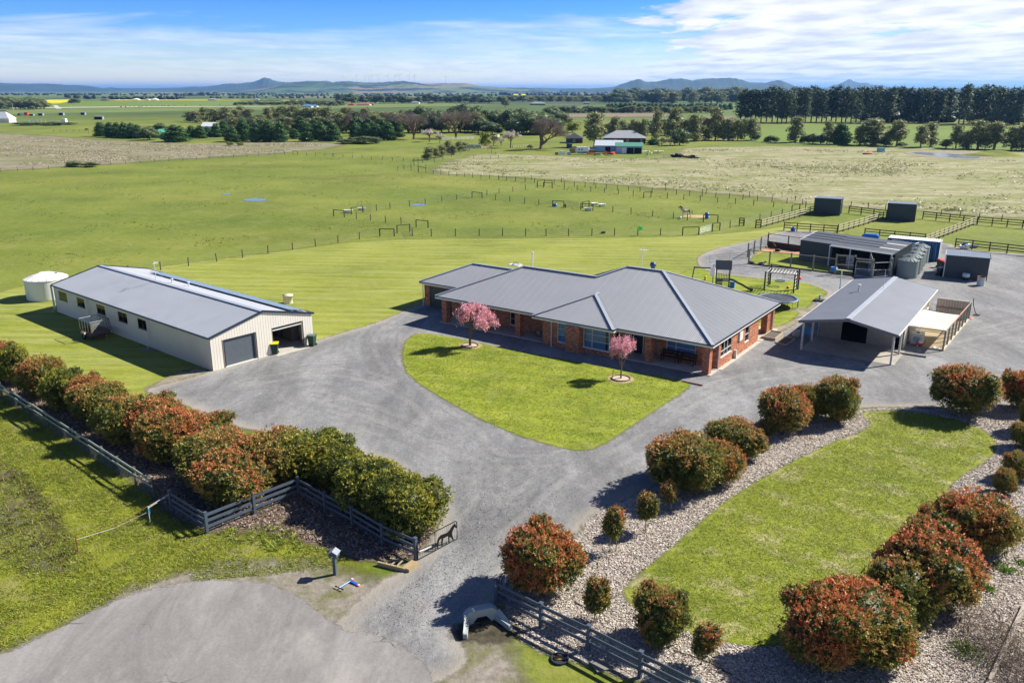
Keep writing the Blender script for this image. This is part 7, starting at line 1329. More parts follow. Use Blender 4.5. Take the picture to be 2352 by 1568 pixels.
m = MB(); m.beam((.3, 0, .5), (.95, -1.5, .5), .07, .08); m.beam((1.6, 0, .5), (.95, -1.5, .5), .07, .08); m.build('drawbar', rust, t); MB().tube([(.95, -1.3, 0.05), (.95, -1.3, .8)], .04, 6).build('jockey_stand', galv, t)

# ---------------------------------------------------------------- playground
pb = M('playset_dark', '2c3a42', .6, 0, .12, 3); dg = plast('slide_green', '27423c'); p = GN(2707, 1086); t = thing('play_tower', 'dark timber play tower with gable roof, slide and swing beam', 'play tower', p, R(-14)); 
for x in (-.8, .8):
    for y in (-.7, .7): MB().box(x - .07, x + .07, y - .07, y + .07, 0, 2.95).build('post', pb, t)
MB().box(-.85, .85, -.75, .75, 1.25, 1.33).build('deck', pb, t)
for s in (-1, 1): MB().prism([(-1.0, 0, 3.75), (1.0, 0, 3.75), (1.0, s * .95, 2.80), (-1.0, s * .95, 2.80)], (0, 0, -.06)).build('roof', pb, t)
for k in range(7): MB().box(-.62 + k * .2, -.55 + k * .2, -.76, -.71, 1.35, 2.3).build('baluster', timg, t)
for k in range(8): MB().box(-.86, .0, -.80, -.76, .05 + k * .19, .19 + k * .19).build('wall_board', pb, t)
for k in range(6): MB().beam((.05, -.8 - .0, .15 + k * .2), (.72, -.8, .15 + k * .2), .05, .06).build('ladder_rung', M('pale_yellow', 'd6cf9a', .6), t)
m = MB(); sl = [(.85, 1.35), (1.3, 1.28), (1.9, .95), (2.4, .75), (3.0, .40), (3.4, .22), (3.75, .2)]
for a, b in zip(sl, sl[1:]):
    m.beam((a[0], -.2, a[1]), (b[0], -.2, b[1]), .48, .03)
    for s in (-1, 1): m.beam((a[0], -.2 + s * .25, a[1] + .07), (b[0], -.2 + s * .25, b[1] + .07), .05, .16)
m.build('slide', dg, t); MB().box(3.4, 3.7, -.42, .02, 0, .2).build('slide_foot', pb, t)
MB().beam((-.8, .2, 2.65), (-3.6, .2, 2.65), .12, .14).build('swing_beam', pb, t)
for s in (-1, 1): MB().beam((-3.55, .2, 2.7), (-3.9, .2 + s * .9, 0), .10, .10).build('brace', pb, t)
t3 = thing('baby_swing', 'small pale toy swing seat hanging at the end of the play tower beam', 'swing seat', p + Vector((-3.3, 1.0, 0))); MB().box(-.25, .25, -.15, .15, 1.0, 1.12).build('seat', M('pale_teal', '9fc4bd', .5), t3); MB().tube([(-.2, 0, 1.1), (-.05, 0, 2.6)], .012, 4).build('rope', whr, t3); MB().tube([(.2, 0, 1.1), (.05, 0, 2.6)], .012, 4).build('rope', whr, t3)
t3 = thing('toy_steps', 'small blue plastic climbing toy at the foot of the play tower', 'toy', GN(2746, 1078), R(-20))
for k in range(4): MB().box(-.28, .28, -.5 + k * .26, -.22 + k * .26, 0, .85 - k * .2).build('step', plast('toy_blue', '3f7fcf'), t3)
t3 = thing('toy_post', 'small yellow toy marker on the lawn left of the play tower', 'toy', GN(2644, 1052)); MB().lathe([(.16, 0), (.16, .6), (0, .7)], 12).build('marker', yel, t3)
A_, B_, C_, D_ = GN(2865, 1090), GN(2879, 1074), GN(2975, 1101), GN(2984, 1086); t = thing('monkey_bars', 'dark timber monkey bar frame with ladder ends and white rungs', 'climbing frame', A_); hm_ = 2.45
for q in (A_, B_, C_, D_): MB().box(-.07, .07, -.07, .07, -.05, hm_).build('post', pb, t).location = q - A_
for a, b in ((A_, B_), (C_, D_)):
    for k in range(5): MB().tube([a - A_ + z_(.4 + k * .45), b - A_ + z_(.4 + k * .45)], .035, 6).build('ladder_rung', whr if a is C_ else timg, t)
for a, b in ((A_, C_), (B_, D_)): MB().beam(a - A_ + z_(hm_ - .08), b - A_ + z_(hm_ - .08), .05, .10).build('rail', M('pinkish_timber', 'b09a92', .7), t)
for k in range(9): u = (k + .5) / 9; MB().tube([A_.lerp(C_, u) - A_ + z_(hm_ - .05), B_.lerp(D_, u) - A_ + z_(hm_ - .05)], .03, 6).build('rung', whr, t)
A2, B2 = GN(2886, 1068), GN(2991, 1087); t = thing('swing_frame', 'tall dark swing frame behind the monkey bars', 'swing frame', A2)
for q in (A2, B2): MB().box(-.08, .08, -.08, .08, -.05, 2.75).build('post', pb, t).location = q - A2
MB().beam(z_(2.7) - (B2 - A2) * .03, B2 - A2 + z_(2.7) + (B2 - A2) * .03, .10, .12).build('beam', pb, t)
c = A2.lerp(B2, .36); t = thing('nest_swing', 'round blue nest swing hanging under the tall frame', 'swing', c); MB().tube([(.62 * math.cos(k * math.pi / 12), .62 * math.sin(k * math.pi / 12), .75) for k in range(25)], .05, 8).build('ring', plast('ring_blue', '2d5a96'), t); m = MB()
for k in range(-4, 5): x = k * .13; y = math.sqrt(max(0, .36 - x * x)); m.tube([(x, -y, .72), (x, y, .72)], .01, 3); m.tube([(-y, x, .72), (y, x, .72)], .01, 3)
m.build('net', M('net_green', '4b6a5c', .7), t)
for k in range(4): a = k * math.pi / 2 + .78; MB().tube([(.6 * math.cos(a), .6 * math.sin(a), .75), ((.35 if math.cos(a) > 0 else -.35), 0, 2.66)], .014, 4).build('rope', timg, t)
t = thing('punch_ball', 'red ball fixed to the right post of the tall swing frame', 'ball', B2); MB().blob((.02, -.2, 1.55), (.21, .21, .21), 18, 12, amp=0).build('ball', redp, t, True)
c = GN(2915, 1117, .98); c.z = 0; t = thing('trampoline', 'large round trampoline with pale blue padding behind the house corner', 'trampoline', c); rt = 2.35
MB().lathe([(rt - .32, .96), (0, .94)], 48).build('mat', M('tramp_mat', '3c4046', .6, var=.08, dirt=('8a8d90', .3, .7)), t, True); MB().lathe([(rt + .03, .92), (rt + .05, 1.0), (rt - .33, 1.02), (rt - .34, .97)], 48).build('padding', M('tramp_pad', '41546a', .5, 0, .1, 1., dirt=('9cc4d4', .6, .8)), t, True); MB().tube([(rt * math.cos(k * math.pi / 20), rt * math.sin(k * math.pi / 20), .92) for k in range(41)], .035, 6).build('rim', al, t)
for k in range(8): a = k * math.pi / 4 + .2; MB().tube([(rt * math.cos(a), rt * math.sin(a), .92), (rt * 1.0 * math.cos(a), rt * 1.0 * math.sin(a), .04), (rt * math.cos(a + .3), rt * math.sin(a + .3), .04), (rt * math.cos(a + .3), rt * math.sin(a + .3), .92)], .028, 6).build('leg', ironm, t)

# ---------------------------------------------------------------- animals
def skin(name, V, Ed, rad, mat, parent, root=0, sub=2):
    me = bpy.data.meshes.new(name); me.from_pydata([tuple(v) for v in V], Ed, []); o = bpy.data.objects.new(name, me); COL.objects.link(o); o.parent = parent
    md = o.modifiers.new('s', 'SKIN'); me.skin_vertices or None
    if not me.skin_vertices: 
        bm = bmesh.new(); bm.from_mesh(me); bm.verts.layers.skin.verify(); bm.to_mesh(me); bm.free()
    for i, r_ in enumerate(rad):
        s = me.skin_vertices[0].data[i]; s.radius = r_ if isinstance(r_, tuple) else (r_, r_); s.use_root = (i == root)
    md.use_smooth_shade = True; m2 = o.modifiers.new('d', 'SUBSURF'); m2.levels = m2.render_levels = sub; me.materials.append(mat); return o
import bmesh
def horse(label, loc, rz, s, mat, mane, group=None, graze=False):
    """faces +X; s = scale for a 1.55 m wither height"""
    t = thing('horse', label, 'horse', loc, rz, group); t.scale = (s, s, s)
    hd = [(.72, 0, 1.42), (1.02, 0, 1.72), (1.12, 0, 1.92), (1.32, 0, 1.78), (1.50, 0, 1.58)] if not graze else [(.78, 0, 1.22), (1.10, 0, .86), (1.26, 0, .58), (1.36, 0, .36), (1.42, 0, .16)]
    V = [(-.62, 0, 1.22), (-.25, 0, 1.16), (.15, 0, 1.15), (.52, 0, 1.22)] + hd; Ed = [(0, 1), (1, 2), (2, 3), (3, 4), (4, 5), (5, 6), (6, 7), (7, 8)]; rad = [(.27, .30), (.29, .31), (.29, .32), (.24, .31), (.17, .25), (.12, .18), (.11, .14), (.08, .11), (.06, .07)]
    for s2 in (-1, 1):
        b = len(V); V += [(.55, s2 * .14, .98), (.58, s2 * .15, .62), (.55, s2 * .15, .30), (.60, s2 * .15, .05)]; Ed += [(3, b), (b, b + 1), (b + 1, b + 2), (b + 2, b + 3)]; rad += [.13, .075, .045, .06]
        b = len(V); V += [(-.66, s2 * .15, .96), (-.55, s2 * .16, .70), (-.74, s2 * .16, .46), (-.70, s2 * .16, .05)]; Ed += [(0, b), (b, b + 1), (b + 1, b + 2), (b + 2, b + 3)]; rad += [.18, .11, .055, .06]
    skin('body', V, Ed, rad, mat, t, 1)
    m = MB(); m.tube([(-.88, 0, 1.38), (-1.0, 0, 1.15), (-.98, 0, .6)], [.05, .08, .02], 8); m.build('tail', mane, t, True); m = MB(); a, b = Vector(hd[0]), Vector(hd[2]); m.beam(a + Vector((-.05, 0, .22)), b + Vector((-.10, 0, .08)), .05, .16); m.build('mane', mane, t)
    m = MB()
    for s2 in (-1, 1): q = Vector(hd[2]) + Vector((-.02, s2 * .06, .10)); m.add([q + Vector((-.03, 0, 0)), q + Vector((.04, .02 * s2, 0)), q + Vector((0, .01, .14)), q + Vector((0, -.03 * s2, 0))], [(0, 1, 2), (1, 3, 2), (3, 0, 2)])
    m.build('ear', mat, t); return t
def patch(name, a, b, thr=.5, sc=1.3):
    m = bpy.data.materials.new(name); m.use_nodes = True; n = NT(m.node_tree); bs = m.node_tree.nodes['Principled BSDF']; co = n.new('ShaderNodeTexCoord').outputs['Object']
    n.put(bs.inputs['Base Color'], n.mix(n.mr(n.noise(co, sc, 2), thr - .02, thr + .02), hexc(a), hexc(b))); bs.inputs['Roughness'].default_value = .8; return m
pinto = patch('pinto_coat', 'd8c8b0', '3a261a'); bay = M('bay_coat', '5a3420', .7); dk = M('dark_hair', '1d1613', .8)
horse('brown and white horse standing by its hay in the paddock', G(*Z6([(128, 458)])[0]), R(172), 1.12, pinto, dk)
horse('brown horse far off on the left, beside the small post fence', G(*C1([(600, 537)])[0]), R(170), 1.1, bay, dk, None, True)
def dog(label, loc, rz, mat, lying=True, s=1.):
    t = thing('dog', label, 'dog', loc, rz, 'dogs in the kennel run'); t.scale = (s, s, s)
    if lying:
        V = [(-.30, 0, .16), (0, 0, .17), (.25, 0, .19), (.40, 0, .32), (.50, 0, .38), (.62, 0, .34)]; Ed = [(0, 1), (1, 2), (2, 3), (3, 4), (4, 5)]; rad = [.14, .14, .14, .08, .09, .045]
        for q in (-1, 1):
            b = len(V); V += [(.32, q * .10, .08), (.55, q * .10, .04)]; Ed += [(2, b), (b, b + 1)]; rad += [.05, .035]
            b = len(V); V += [(-.28, q * .16, .10), (-.08, q * .20, .05)]; Ed += [(0, b), (b, b + 1)]; rad += [.08, .035]
        tl = [(-.42, 0, .10), (-.62, .1, .04)]
    else:
        V = [(-.20, 0, .18), (-.05, 0, .36), (.10, 0, .52), (.16, 0, .66), (.24, 0, .76), (.38, 0, .72)]; Ed = [(0, 1), (1, 2), (2, 3), (3, 4), (4, 5)]; rad = [.16, .14, .13, .08, .09, .045]
        for q in (-1, 1):
            b = len(V); V += [(.18, q * .09, .30), (.22, q * .09, .03)]; Ed += [(2, b), (b, b + 1)]; rad += [.05, .035]
            b = len(V); V += [(-.05, q * .15, .12), (.15, q * .15, .03)]; Ed += [(0, b), (b, b + 1)]; rad += [.09, .035]
        tl = [(-.34, 0, .08), (-.55, 0, .03)]
    skin('body', V, Ed, rad, mat, t, 1); MB().tube(tl, [.04, .02], 6).build('tail', mat, t); m = MB(); h = Vector(V[4])
    for q in (-1, 1): m.add([h + Vector((-.05, q * .05, .07)), h + Vector((.03, q * .06, .07)), h + Vector((-.02, q * .09, .16))], [(0, 1, 2)]); m.add([h + Vector((-.04, q * .02, .07)), h + Vector((-.05, q * .05, .07)), h + Vector((-.02, q * .09, .16))], [(0, 1, 2)])
    m.build('ear', mat, t)
bw_ = patch('collie_coat', '17151a', 'd8d6d2', .56, 3.); bk = M('black_coat', '1c1a1c', .8); bn = M('brown_coat', '5d4130', .8)
dog('black and white dog lying inside the kennel fence', GN(2853, 993), R(-10), bw_, True, 1.25); dog('dark dog curled in the corner of the kennel run', GN(2817, 988), R(200), bk, True, 1.1); dog('brown dog sitting on the sand pit', GN(2904, 934), R(200), bn, False, 1.3)
lathe_thing('tree_stump', 'dark stump lying on the sand pit beside the brown dog', 'stump', GN(2916, 944), [('stump', [(0, 0), (.36, 0), (.42, .2), (.36, .42), (0, .45)], M('stump', '3a2c24', .9, var=.3))])
wool = M('wool', 'cfc6b0', .95, var=.15, scale=6, bump=.6, bscale=14)
for i, (x, y, a, lab) in enumerate([(1698, 712, 1.4, 'pale sheep nearest, standing alone on the green'), (1775, 685, .5, 'small lamb right of the lone sheep'), (1720, 662, 2.8, 'sheep beside the grey stump near the shed corner'), (1838, 668, .1, 'sheep at the left of the grazing cluster'), (1862, 664, .3, 'sheep second in the grazing cluster'), (1895, 666, 3.0, 'sheep in the middle of the grazing cluster'),
                                (1918, 664, 0., 'sheep third from the right in the grazing cluster'), (1940, 662, .2, 'sheep second from the right in the grazing cluster'), (1975, 655, 1.0, 'sheep at the right end of the grazing cluster'), (1450, 668, .4, 'sheep beneath the green-roofed shed opening'), (1605, 670, .1, 'sheep in front of the shed veranda post'), (1662, 666, .2, 'sheep touching the veranda post')]):
    t = thing('sheep', lab, 'sheep', G(1274 + .125 * x, 269.5 + .125 * y), a, 'sheep near the farm sheds'); s = .75 if i == 1 else 1.2; t.scale = (s, s, s)
    V = [(-.38, 0, .62), (0, 0, .60), (.34, 0, .62), (.55, 0, .72), (.72, 0, .66)]; Ed = [(0, 1), (1, 2), (2, 3), (3, 4)]; rad = [.26, .31, .27, .12, .08]
    for q in (-1, 1):
        for xx, j in ((.32, 2), (-.36, 0)): b = len(V); V += [(xx, q * .14, .32), (xx, q * .14, .03)]; Ed += [(j, b), (b, b + 1)]; rad += [.06, .04]
    skin('body', V, Ed, rad, wool, t, 1, 1)

# ---------------------------------------------------------------- far buildings
def house_far(name, label, cat, x, y, wpx, hpx, dm_, rz, wall, roofm, roof='hip', rise=None, group=None, openings=(), ridge_frac=.5):
    """x,y centre of the near wall's foot in the 2352-wide frame; wpx width and hpx wall height in its pixels"""
    p = G(x, y); W = wid(y, wpx); H = hgt(y, y - hpx); Dp = dm_; t = thing(name, label, cat, p, rz, group); rs = rise if rise is not None else min(W, Dp) * .22
    w = Wall((-W / 2, 0, 0), X, my); ops = [(W * a, W * b, H * c, H * d) for a, b, c, d, k in openings]; w.body(t, W, H, ops, wall, .2)
    for (a, b, c, d, k) in openings:
        if k == 'w': w.window(t, W * a, W * b, H * c, H * d, (.5,), (), False, w=.12)
        elif k == 'o': MB().box(-W / 2 + W * a - .1, -W / 2 + W * b + .1, .25, Dp - .3, H * c, H * d).build('opening', dark, t)
        elif k == 'd': m = MB(); w.slab(m, W * a, W * b, H * c, H * d, -.12, -.03); m.build('door', whr, t)
    Wall((W / 2, 0, 0), Y, X).body(t, Dp, H, (), wall, .2); Wall((-W / 2, Dp, 0), my, mx).body(t, Dp, H, (), wall, .2); Wall((W / 2, Dp, 0), mx, Y).body(t, W, H, (), wall, .2)
    o = .4; x0, x1, y0, y1 = -W / 2 - o, W / 2 + o, -o, Dp + o; yc = Dp / 2; e = H + .02
    if roof == 'hip':
        q = min((y1 - y0) / 2, (x1 - x0) / 2 * .95); A_ = (x0 + q, yc, e + rs); B_ = (x1 - q, yc, e + rs)
        for pts in ([(x0, y0, e), (x1, y0, e), B_, A_], [(x1, y0, e), (x1, y1, e), B_], [(x1, y1, e), (x0, y1, e), A_, B_], [(x0, y1, e), (x0, y0, e), A_]): MB().prism(pts, (0, 0, .08)).build('roof', roofm, t)
    elif roof == 'gable':
        for pts in ([(x0, y0, e), (x1, y0, e), (x1, yc, e + rs), (x0, yc, e + rs)], [(x1, y1, e), (x0, y1, e), (x0, yc, e + rs), (x1, yc, e + rs)]): MB().prism(pts, (0, 0, .08)).build('roof', roofm, t)
        for xx in (-W / 2, W / 2): MB().prism([(xx, 0, H), (xx, Dp, H), (xx, yc, H + rs * .93)], (.1 if xx < 0 else -.1, 0, 0)).build('gable', wall, t)
    else: MB().prism([(x0, y0, e - .1), (x1, y0, e - .1), (x1, y1, e + rs), (x0, y1, e + rs)], (0, 0, .1)).build('roof', roofm, t)
    return t
F = lambda x, y: (1274 + .125 * x, 269.5 + .125 * y)
brk = M('dark_brick_far', '4a3a36', .9, var=.15); silver = M('silver_roof', 'b9bbb8', .4, .3, .08, .5); skyb = M('pale_blue_wall', '8fb3cf', .6, .1); greenr = M('green_roof', '5f9a83', .5, .1); darkr = M('dark_roof_far', '3a4148', .6)
x, y = F(1280, 490); house_far('farmhouse', 'dark brick farmhouse with a wide silver hip roof behind the gum tree', 'house', x, y, 96, 13, 12, R(-6), brk, silver, 'hip', 3.2, None, [(.25, .32, .3, .8, 'w'), (.88, .92, .3, .8, 'w'), (.55, .6, .3, .8, 'w')])
x, y = F(360, 478); house_far('farmhouse_wing', 'low dark wing with a pale-edged roof left of the big gum tree', 'house', x, y, 38, 11, 9, R(-4), brk, darkr, 'hip', 2.2, None, [(.42, .56, .3, .85, 'w')])
x, y = F(1000, 645); t = house_far('blue_wall_shed', 'pale blue steel shed with a striped silver roof', 'shed', x - 2, y, 60, 15, 9, R(-10), skyb, M('bright_roof', 'd4dadc', .4, .2), 'gable', 1.9, None, [(.38, .58, 0, .85, 'o')])
for k in range(4): MB().prism([(-5.6 + 3.1 * k, -.2, 2.62), (-4.9 + 3.1 * k, -.2, 2.62), (-4.9 + 3.1 * k, 4.4, 4.35), (-5.6 + 3.1 * k, 4.4, 4.35)], (0, 0, .12)).build('skylight', darkr, t)
x, y = F(1345, 672); t = house_far('green_roof_shed', 'open machinery shed with a green roof in front of the blue shed', 'shed', x + 2, y, 60, 17, 6, R(-8), skyb, greenr, 'gable', 1.3, None, [(.42, .68, 0, .85, 'o'), (.70, .97, 0, .85, 'o'), (.24, .40, .1, .8, 'd')])
x, y = F(265, 568); house_far('little_shed', 'small blue shed with a green roof by the bare tree', 'shed', x, y, 12, 9, 2.2, R(-8), M('navy_wall', '27506f', .6), greenr, 'gable', .6)
x, y = F(665, 645); house_far('sheep_hut', 'low pale-roofed hut behind the caravan', 'hut', x, y, 18, 6, 2.5, R(-5), M('hut_wall', '8a8276', .8), silver, 'skillion', .8)
x, y = F(512, 690); t = thing('caravan', 'white and blue caravan parked beside the orange mesh', 'caravan', G(x, y), R(12)); m = MB(); m.prism([(-2.2, 0, .75), (2.3, 0, .75), (2.5, 0, 1.4), (2.1, 0, 2.95), (-2.0, 0, 2.95), (-2.3, 0, 2.0)], (0, 2.2, 0)); m.build('body', whp, t); MB().box(-2.2, 2.3, -.03, 0, .75, 1.3).build('lower_panel', plast('van_blue', '6fa3d0'), t)
for x_ in (-1.7, -.6): MB().box(x_, x_ + .5, -.05, .0, 1.75, 2.3).build('window', dark, t)
MB().box(-.5, .5, .6, 1.5, 2.95, 3.15).build('roof_hatch', whp, t); wheel(t, (-.1, .0, .38), .38, (0, 1, 0), bl); MB().beam((2.3, 1.0, .6), (3.7, 1.0, .55), .2, .1).build('drawbar', ironm, t); MB().box(-1.8, 2.2, .1, 2.1, .5, .75).build('chassis', ironm, t)
om = M('orange_mesh', 'ee5a1a', .7, var=.15)
for pts, lab in (([(590, 690), (650, 700), (745, 700)], 'orange barrier mesh sagging between the caravan and the trailer'), ([(910, 660), (960, 690), (1040, 695), (1112, 688)], 'orange barrier mesh bowed in front of the blue shed')):
    P = [G(*F(*q)) for q in pts]; t = thing('barrier_mesh', lab, 'mesh', P[0]); m = MB(); n = len(P)
    for a, b in zip(P, P[1:]):
        for k in range(4): m.beam(a - P[0] + z_(.25 + .27 * k), b - P[0] + z_(.22 + .27 * k), .03, .2)
    m.build('mesh', om, t)
    for q in P: MB().tube([q - P[0], q - P[0] + z_(1.3)], .03, 5).build('stake', ironm, t)
for (x, y, lab) in ((790, 715, 'dark box trailer in front of the orange mesh'), (1030, 708, 'low flat trailer under the bowed orange mesh')):
    t = thing('box_trailer', lab, 'trailer', G(*F(x, y)), .1, 'farm trailers'); MB().box(-1.1, 1.1, 0, 1.5, .45, .95).build('tray', ironm, t)
    for xx in (-1.2, 1.1): wheel(t, (xx + .05, .7, .33), .33, (1, 0, 0), bl)
for (x, y, s, c, lab) in ((140, 690, .9, whp, 'white plastic sheeted bale on the green'), (262, 690, .7, plast('pale_blue_tub', '9fc0d6'), 'pale blue cabinet standing on the green'), (40, 688, .6, timg, 'weathered pallet stack left of the white bale'), (340, 660, 1.2, M('brown_rail', '8c7660', .8), 'brown timber enclosure left of the caravan')):
    t = thing('farm_box', lab, 'box', G(*F(x, y)), .2); m = MB(); m.box(-s, s, 0, s * 1.1, 0, s * 1.5); m.box(-s * 1.05, s * 1.05, -.05, s * 1.15, s * 1.5, s * 1.58); m.build('box', c, t); MB().box(-s * .8, s * .8, -.03, 0, s * .2, s * 1.2).build('panel', c, t)
t = thing('scrap_heap', 'heap of black scrap lying on the green paddock', 'scrap heap', G(*F(2260, 740))); MB().blob((0, 0, .5), (2.4, 1.2, .9), 12, 6, None, .4, 4).build('heap', bl, t); MB().tube([(1.6, 0, .8), (2.6, 0, 2.0)], .05, 5).build('bar', bl, t)
t = thing('grey_utility', 'small grey box trailer at the top of the fence lane', 'trailer', G(*C2([(940, 657)])[0]), .1); MB().box(-1.2, 1.2, 0, 1.6, .5, 1.7).build('box', M('lane_grey', 'a9adb0', .5), t); MB().box(-4.5, -1.5, .5, .6, .2, 1.6).build('side_gate', M('lane_grey', 'a9adb0', .5), t)
for xx in (-1.25, 1.2): wheel(t, (xx, .8, .33), .33, (1, 0, 0), bl)
# left distance
x, y = C1([(1092, 584)])[0]; house_far('green_shed', 'bright green steel shed between the cypress rows', 'shed', x, y, 34, 13, 8, R(-12), M('green_wall', '2c9a78', .5), M('green_shed_roof', '55a886', .5), 'skillion', 1.2, None, [(.06, .28, 0, .75, 'd')])
x, y = C1([(18, 478)])[0]; house_far('white_house', 'white house with a spreading white roof at the left frame edge', 'house', x - 10, y, 52, 9, 9, R(-3), whr, M('white_roof', 'd9dbdc', .5, .1), 'hip', 5, None, [(.7, .8, .2, .8, 'd')])
x, y = C1([(5, 440)])[0]; house_far('red_barn', 'red barn with a dark roof behind the white house', 'barn', x - 8, y, 28, 7, 9, 0, M('barn_red', '8a3b2e', .7), darkr, 'gable', 3)
x, y = C1([(1430, 520)])[0]; house_far('white_roof_house', 'house with a plain white roof among the cypresses', 'house', x, y, 30, 5, 9, R(-5), whr, M('white_roof', 'd9dbdc', .5, .1), 'gable', 2.4)
for i, (x, b, w, h, lab) in enumerate([(278, 430, 30, 16, 'small dark paddock shelter second from the left of the far shelters'), (420, 428, 30, 18, 'small dark paddock shelter in the middle of the far row'), (570, 425, 28, 17, 'small dark paddock shelter at the right of the far row'), (677, 458, 58, 22, 'larger open shelter with straw, nearest of the far shelters'), (215, 431, 26, 12, 'low grey shelter beside the red truck')]):
    X_, Y_ = C1([(x, b)])[0]; house_far('paddock_shelter', lab, 'shelter', X_, Y_, w / 3, h / 3, 3.5, 0, M('shelter_grey', '8a9298', .6), M('shelter_roof', '7c858c', .5), 'skillion', .3, 'far paddock shelters', [(.08, .92, 0, .88, 'o')])
t = thing('truck', 'red and white truck parked among the far shelters', 'truck', G(*C1([(165, 431)])[0]), 0); W1 = wid(266, 9); MB().box(-W1, W1 * .1, 0, 2.4, .6, 3.0).build('body', whp, t); MB().box(W1 * .15, W1 * .9, 0, 2.4, .5, 3.2).build('cab', redp, t); MB().box(-W1 * 1.6, -W1 * 1.02, 0, 2.4, .3, 2.2).build('tray', ironm, t)
for xx in (-W1 * .7, W1 * .5): wheel(t, (xx, 0, .5), .5, (0, 1, 0), bl)
ypm = M('yard_panel', 'cfd6d4', .5)
for i, (x0, x1, b, h, lab) in enumerate([(125, 205, 489, 20, 'white yard panels at the left end of the horse yard'), (205, 300, 489, 18, 'white yard panels second from the left'), (320, 400, 486, 20, 'white yard panels right of the gap'), (205, 260, 478, 20, 'pale wire yard panels behind the others')]):
    a, b_ = G(*C1([(x0, b)])[0]), G(*C1([(x1, b)])[0]); L = (b_ - a).length; t = thing('yard_panel', lab, 'fence', a, 0, 'white horse yard panels')
    for k in range(5): MB().beam((0, 0, .3 + .45 * k), (L, 0, .3 + .45 * k), .05, .14).build('rail', ypm, t)
    for k in range(int(L / 3) + 2): MB().box(k * 3 - .06, k * 3 + .06, -.06, .06, 0, 2.3).build('post', ypm, t)
t = thing('float', 'white box beside the right end of the yard panels', 'box', G(*C1([(437, 483)])[0])); MB().box(-1.7, 1.7, 0, 3, .3, 3.2).build('body', whp, t); MB().box(-1.5, 1.5, .1, 2.9, 3.2, 3.35).build('roof', whp, t)
# middle distance roofs
rr_ = M('terracotta_roof', 'a8604c', .7); gr_ = M('grey_tile_roof', '8f949a', .6); wwl = M('pale_wall', 'cfc9bc', .7); bbl = M('blue_roof', '5a7ea6', .5)
for (x, b, w, h, rm, wm_, lab) in [(150, 360, 90, 7, rr_, wwl, 'long house with a terracotta roof on the middle plain'), (65, 360, 40, 6, redp, brk, 'small red-roofed shed left of the terracotta roof'), (205, 358, 30, 6, redp, brk, 'red-roofed shed right of the terracotta roof'), (505, 348, 60, 8, gr_, whr, 'white-walled house in the middle plain'), (615, 347, 44, 7, M('brown_roof', '6a5142', .7), brk, 'brown house among small trees on the middle plain'),
                                   (870, 332, 100, 6, gr_, wwl, 'low wide grey-roofed house before the dark belt'), (1055, 327, 96, 8, bbl, wwl, 'blue-roofed house before the dark belt'), (1326, 327, 62, 8, gr_, wwl, 'grey-roofed house behind the blue-roofed one'), (1352, 357, 104, 9, gr_, brk, 'grey-roofed house nearest on the right middle plain'), (1620, 318, 30, 6, gr_, wwl, 'small pale house on the plain beyond'), (1690, 350, 40, 8, gr_, M('timber_wall', '7c6650', .8), 'timber building beside the plantation row'),
                                   (1475, 495, 100, 12, silver, wwl, 'silver-roofed house hidden in the thicket'), (1080, 505, 36, 10, silver, skyb, 'small blue-walled hut hidden in the thicket')]:
    X_, Y_ = C2([(x, b)])[0]; house_far('country_house', lab, 'house', X_, Y_, w / 3, h / 3, min(14, wid(Y_, w / 5)), R(-6), wm_, rm, 'hip', None, 'houses on the middle plain')
for (x, b, w, h, rm, wm_, lab) in [(715, 327, 44, 5, M('brown_roof', '6a5142', .7), brk, 'brown shed at the near end of the yellow strip'), (932, 325, 40, 6, whr, wwl, 'white farm building on the far plain, left of three'), (1010, 325, 30, 6, gr_, wwl, 'grey farm building on the far plain, middle of three'), (1060, 325, 40, 6, whr, wwl, 'white farm building on the far plain, right of three'), (1457, 326, 50, 6, gr_, brk, 'grey farm shed beside far trees on the plain'), (1762, 324, 36, 4, gr_, wwl, 'long grey shed far across the plain'), (2110, 374, 70, 9, bbl, wwl, 'blue-roofed house at the right end of the green crop'), (2160, 372, 44, 8, bbl, wwl, 'smaller blue-roofed house right of its neighbour')]:
    X_, Y_ = C1([(x, b)])[0]; house_far('farm_building', lab, 'building', X_, Y_, w / 3, h / 3, 14, 0, wm_, rm, 'hip', None, 'buildings on the far plain')
for (x, b, w, h, lab) in [(1855, 456, 80, 40, 'large pale blue-grey shed showing through the pine windbreak'), (1985, 452, 120, 34, 'wide pale house beyond the right end of the windbreak')]:
    X_, Y_ = C3([(x, b)])[0]; house_far('windbreak_shed', lab, 'shed', X_, Y_, w / 3, h / 3, 12, R(-8), M('pale_shed_wall', 'a8bcc4', .6), silver, 'gable', 3)
t = thing('blue_tank', 'small pale teal tank standing in the dry paddock', 'tank', G(*C3([(1370, 682)])[0])); MB().box(-1.3, 1.3, 0, 1.6, 0, 1.7).build('tank', M('teal_tank', '7fb4b8', .5), t); MB().box(-1.4, 1.4, -.1, 1.7, 1.7, 1.82).build('lid', M('teal_tank', '7fb4b8', .5), t)
t = thing('red_kayak', 'red hull lying in the dry paddock beside the teal tank', 'hull', G(*C3([(1275, 698)])[0])); MB().blob((0, 0, .3), (2.2, .6, .35), 14, 6, None, 0).build('hull', M('deep_red', 'a32a35', .5), t, True)
t = thing('dead_bush', 'dark scraggly mound on the green flush in the dry paddock', 'mound', G(*C3([(62, 724)])[0])); MB().blob((0, 0, .35), (2.2, 1., .7), 12, 6, None, .5, 9).build('mound', M('stump', '3a2c24', .9, var=.3), t)
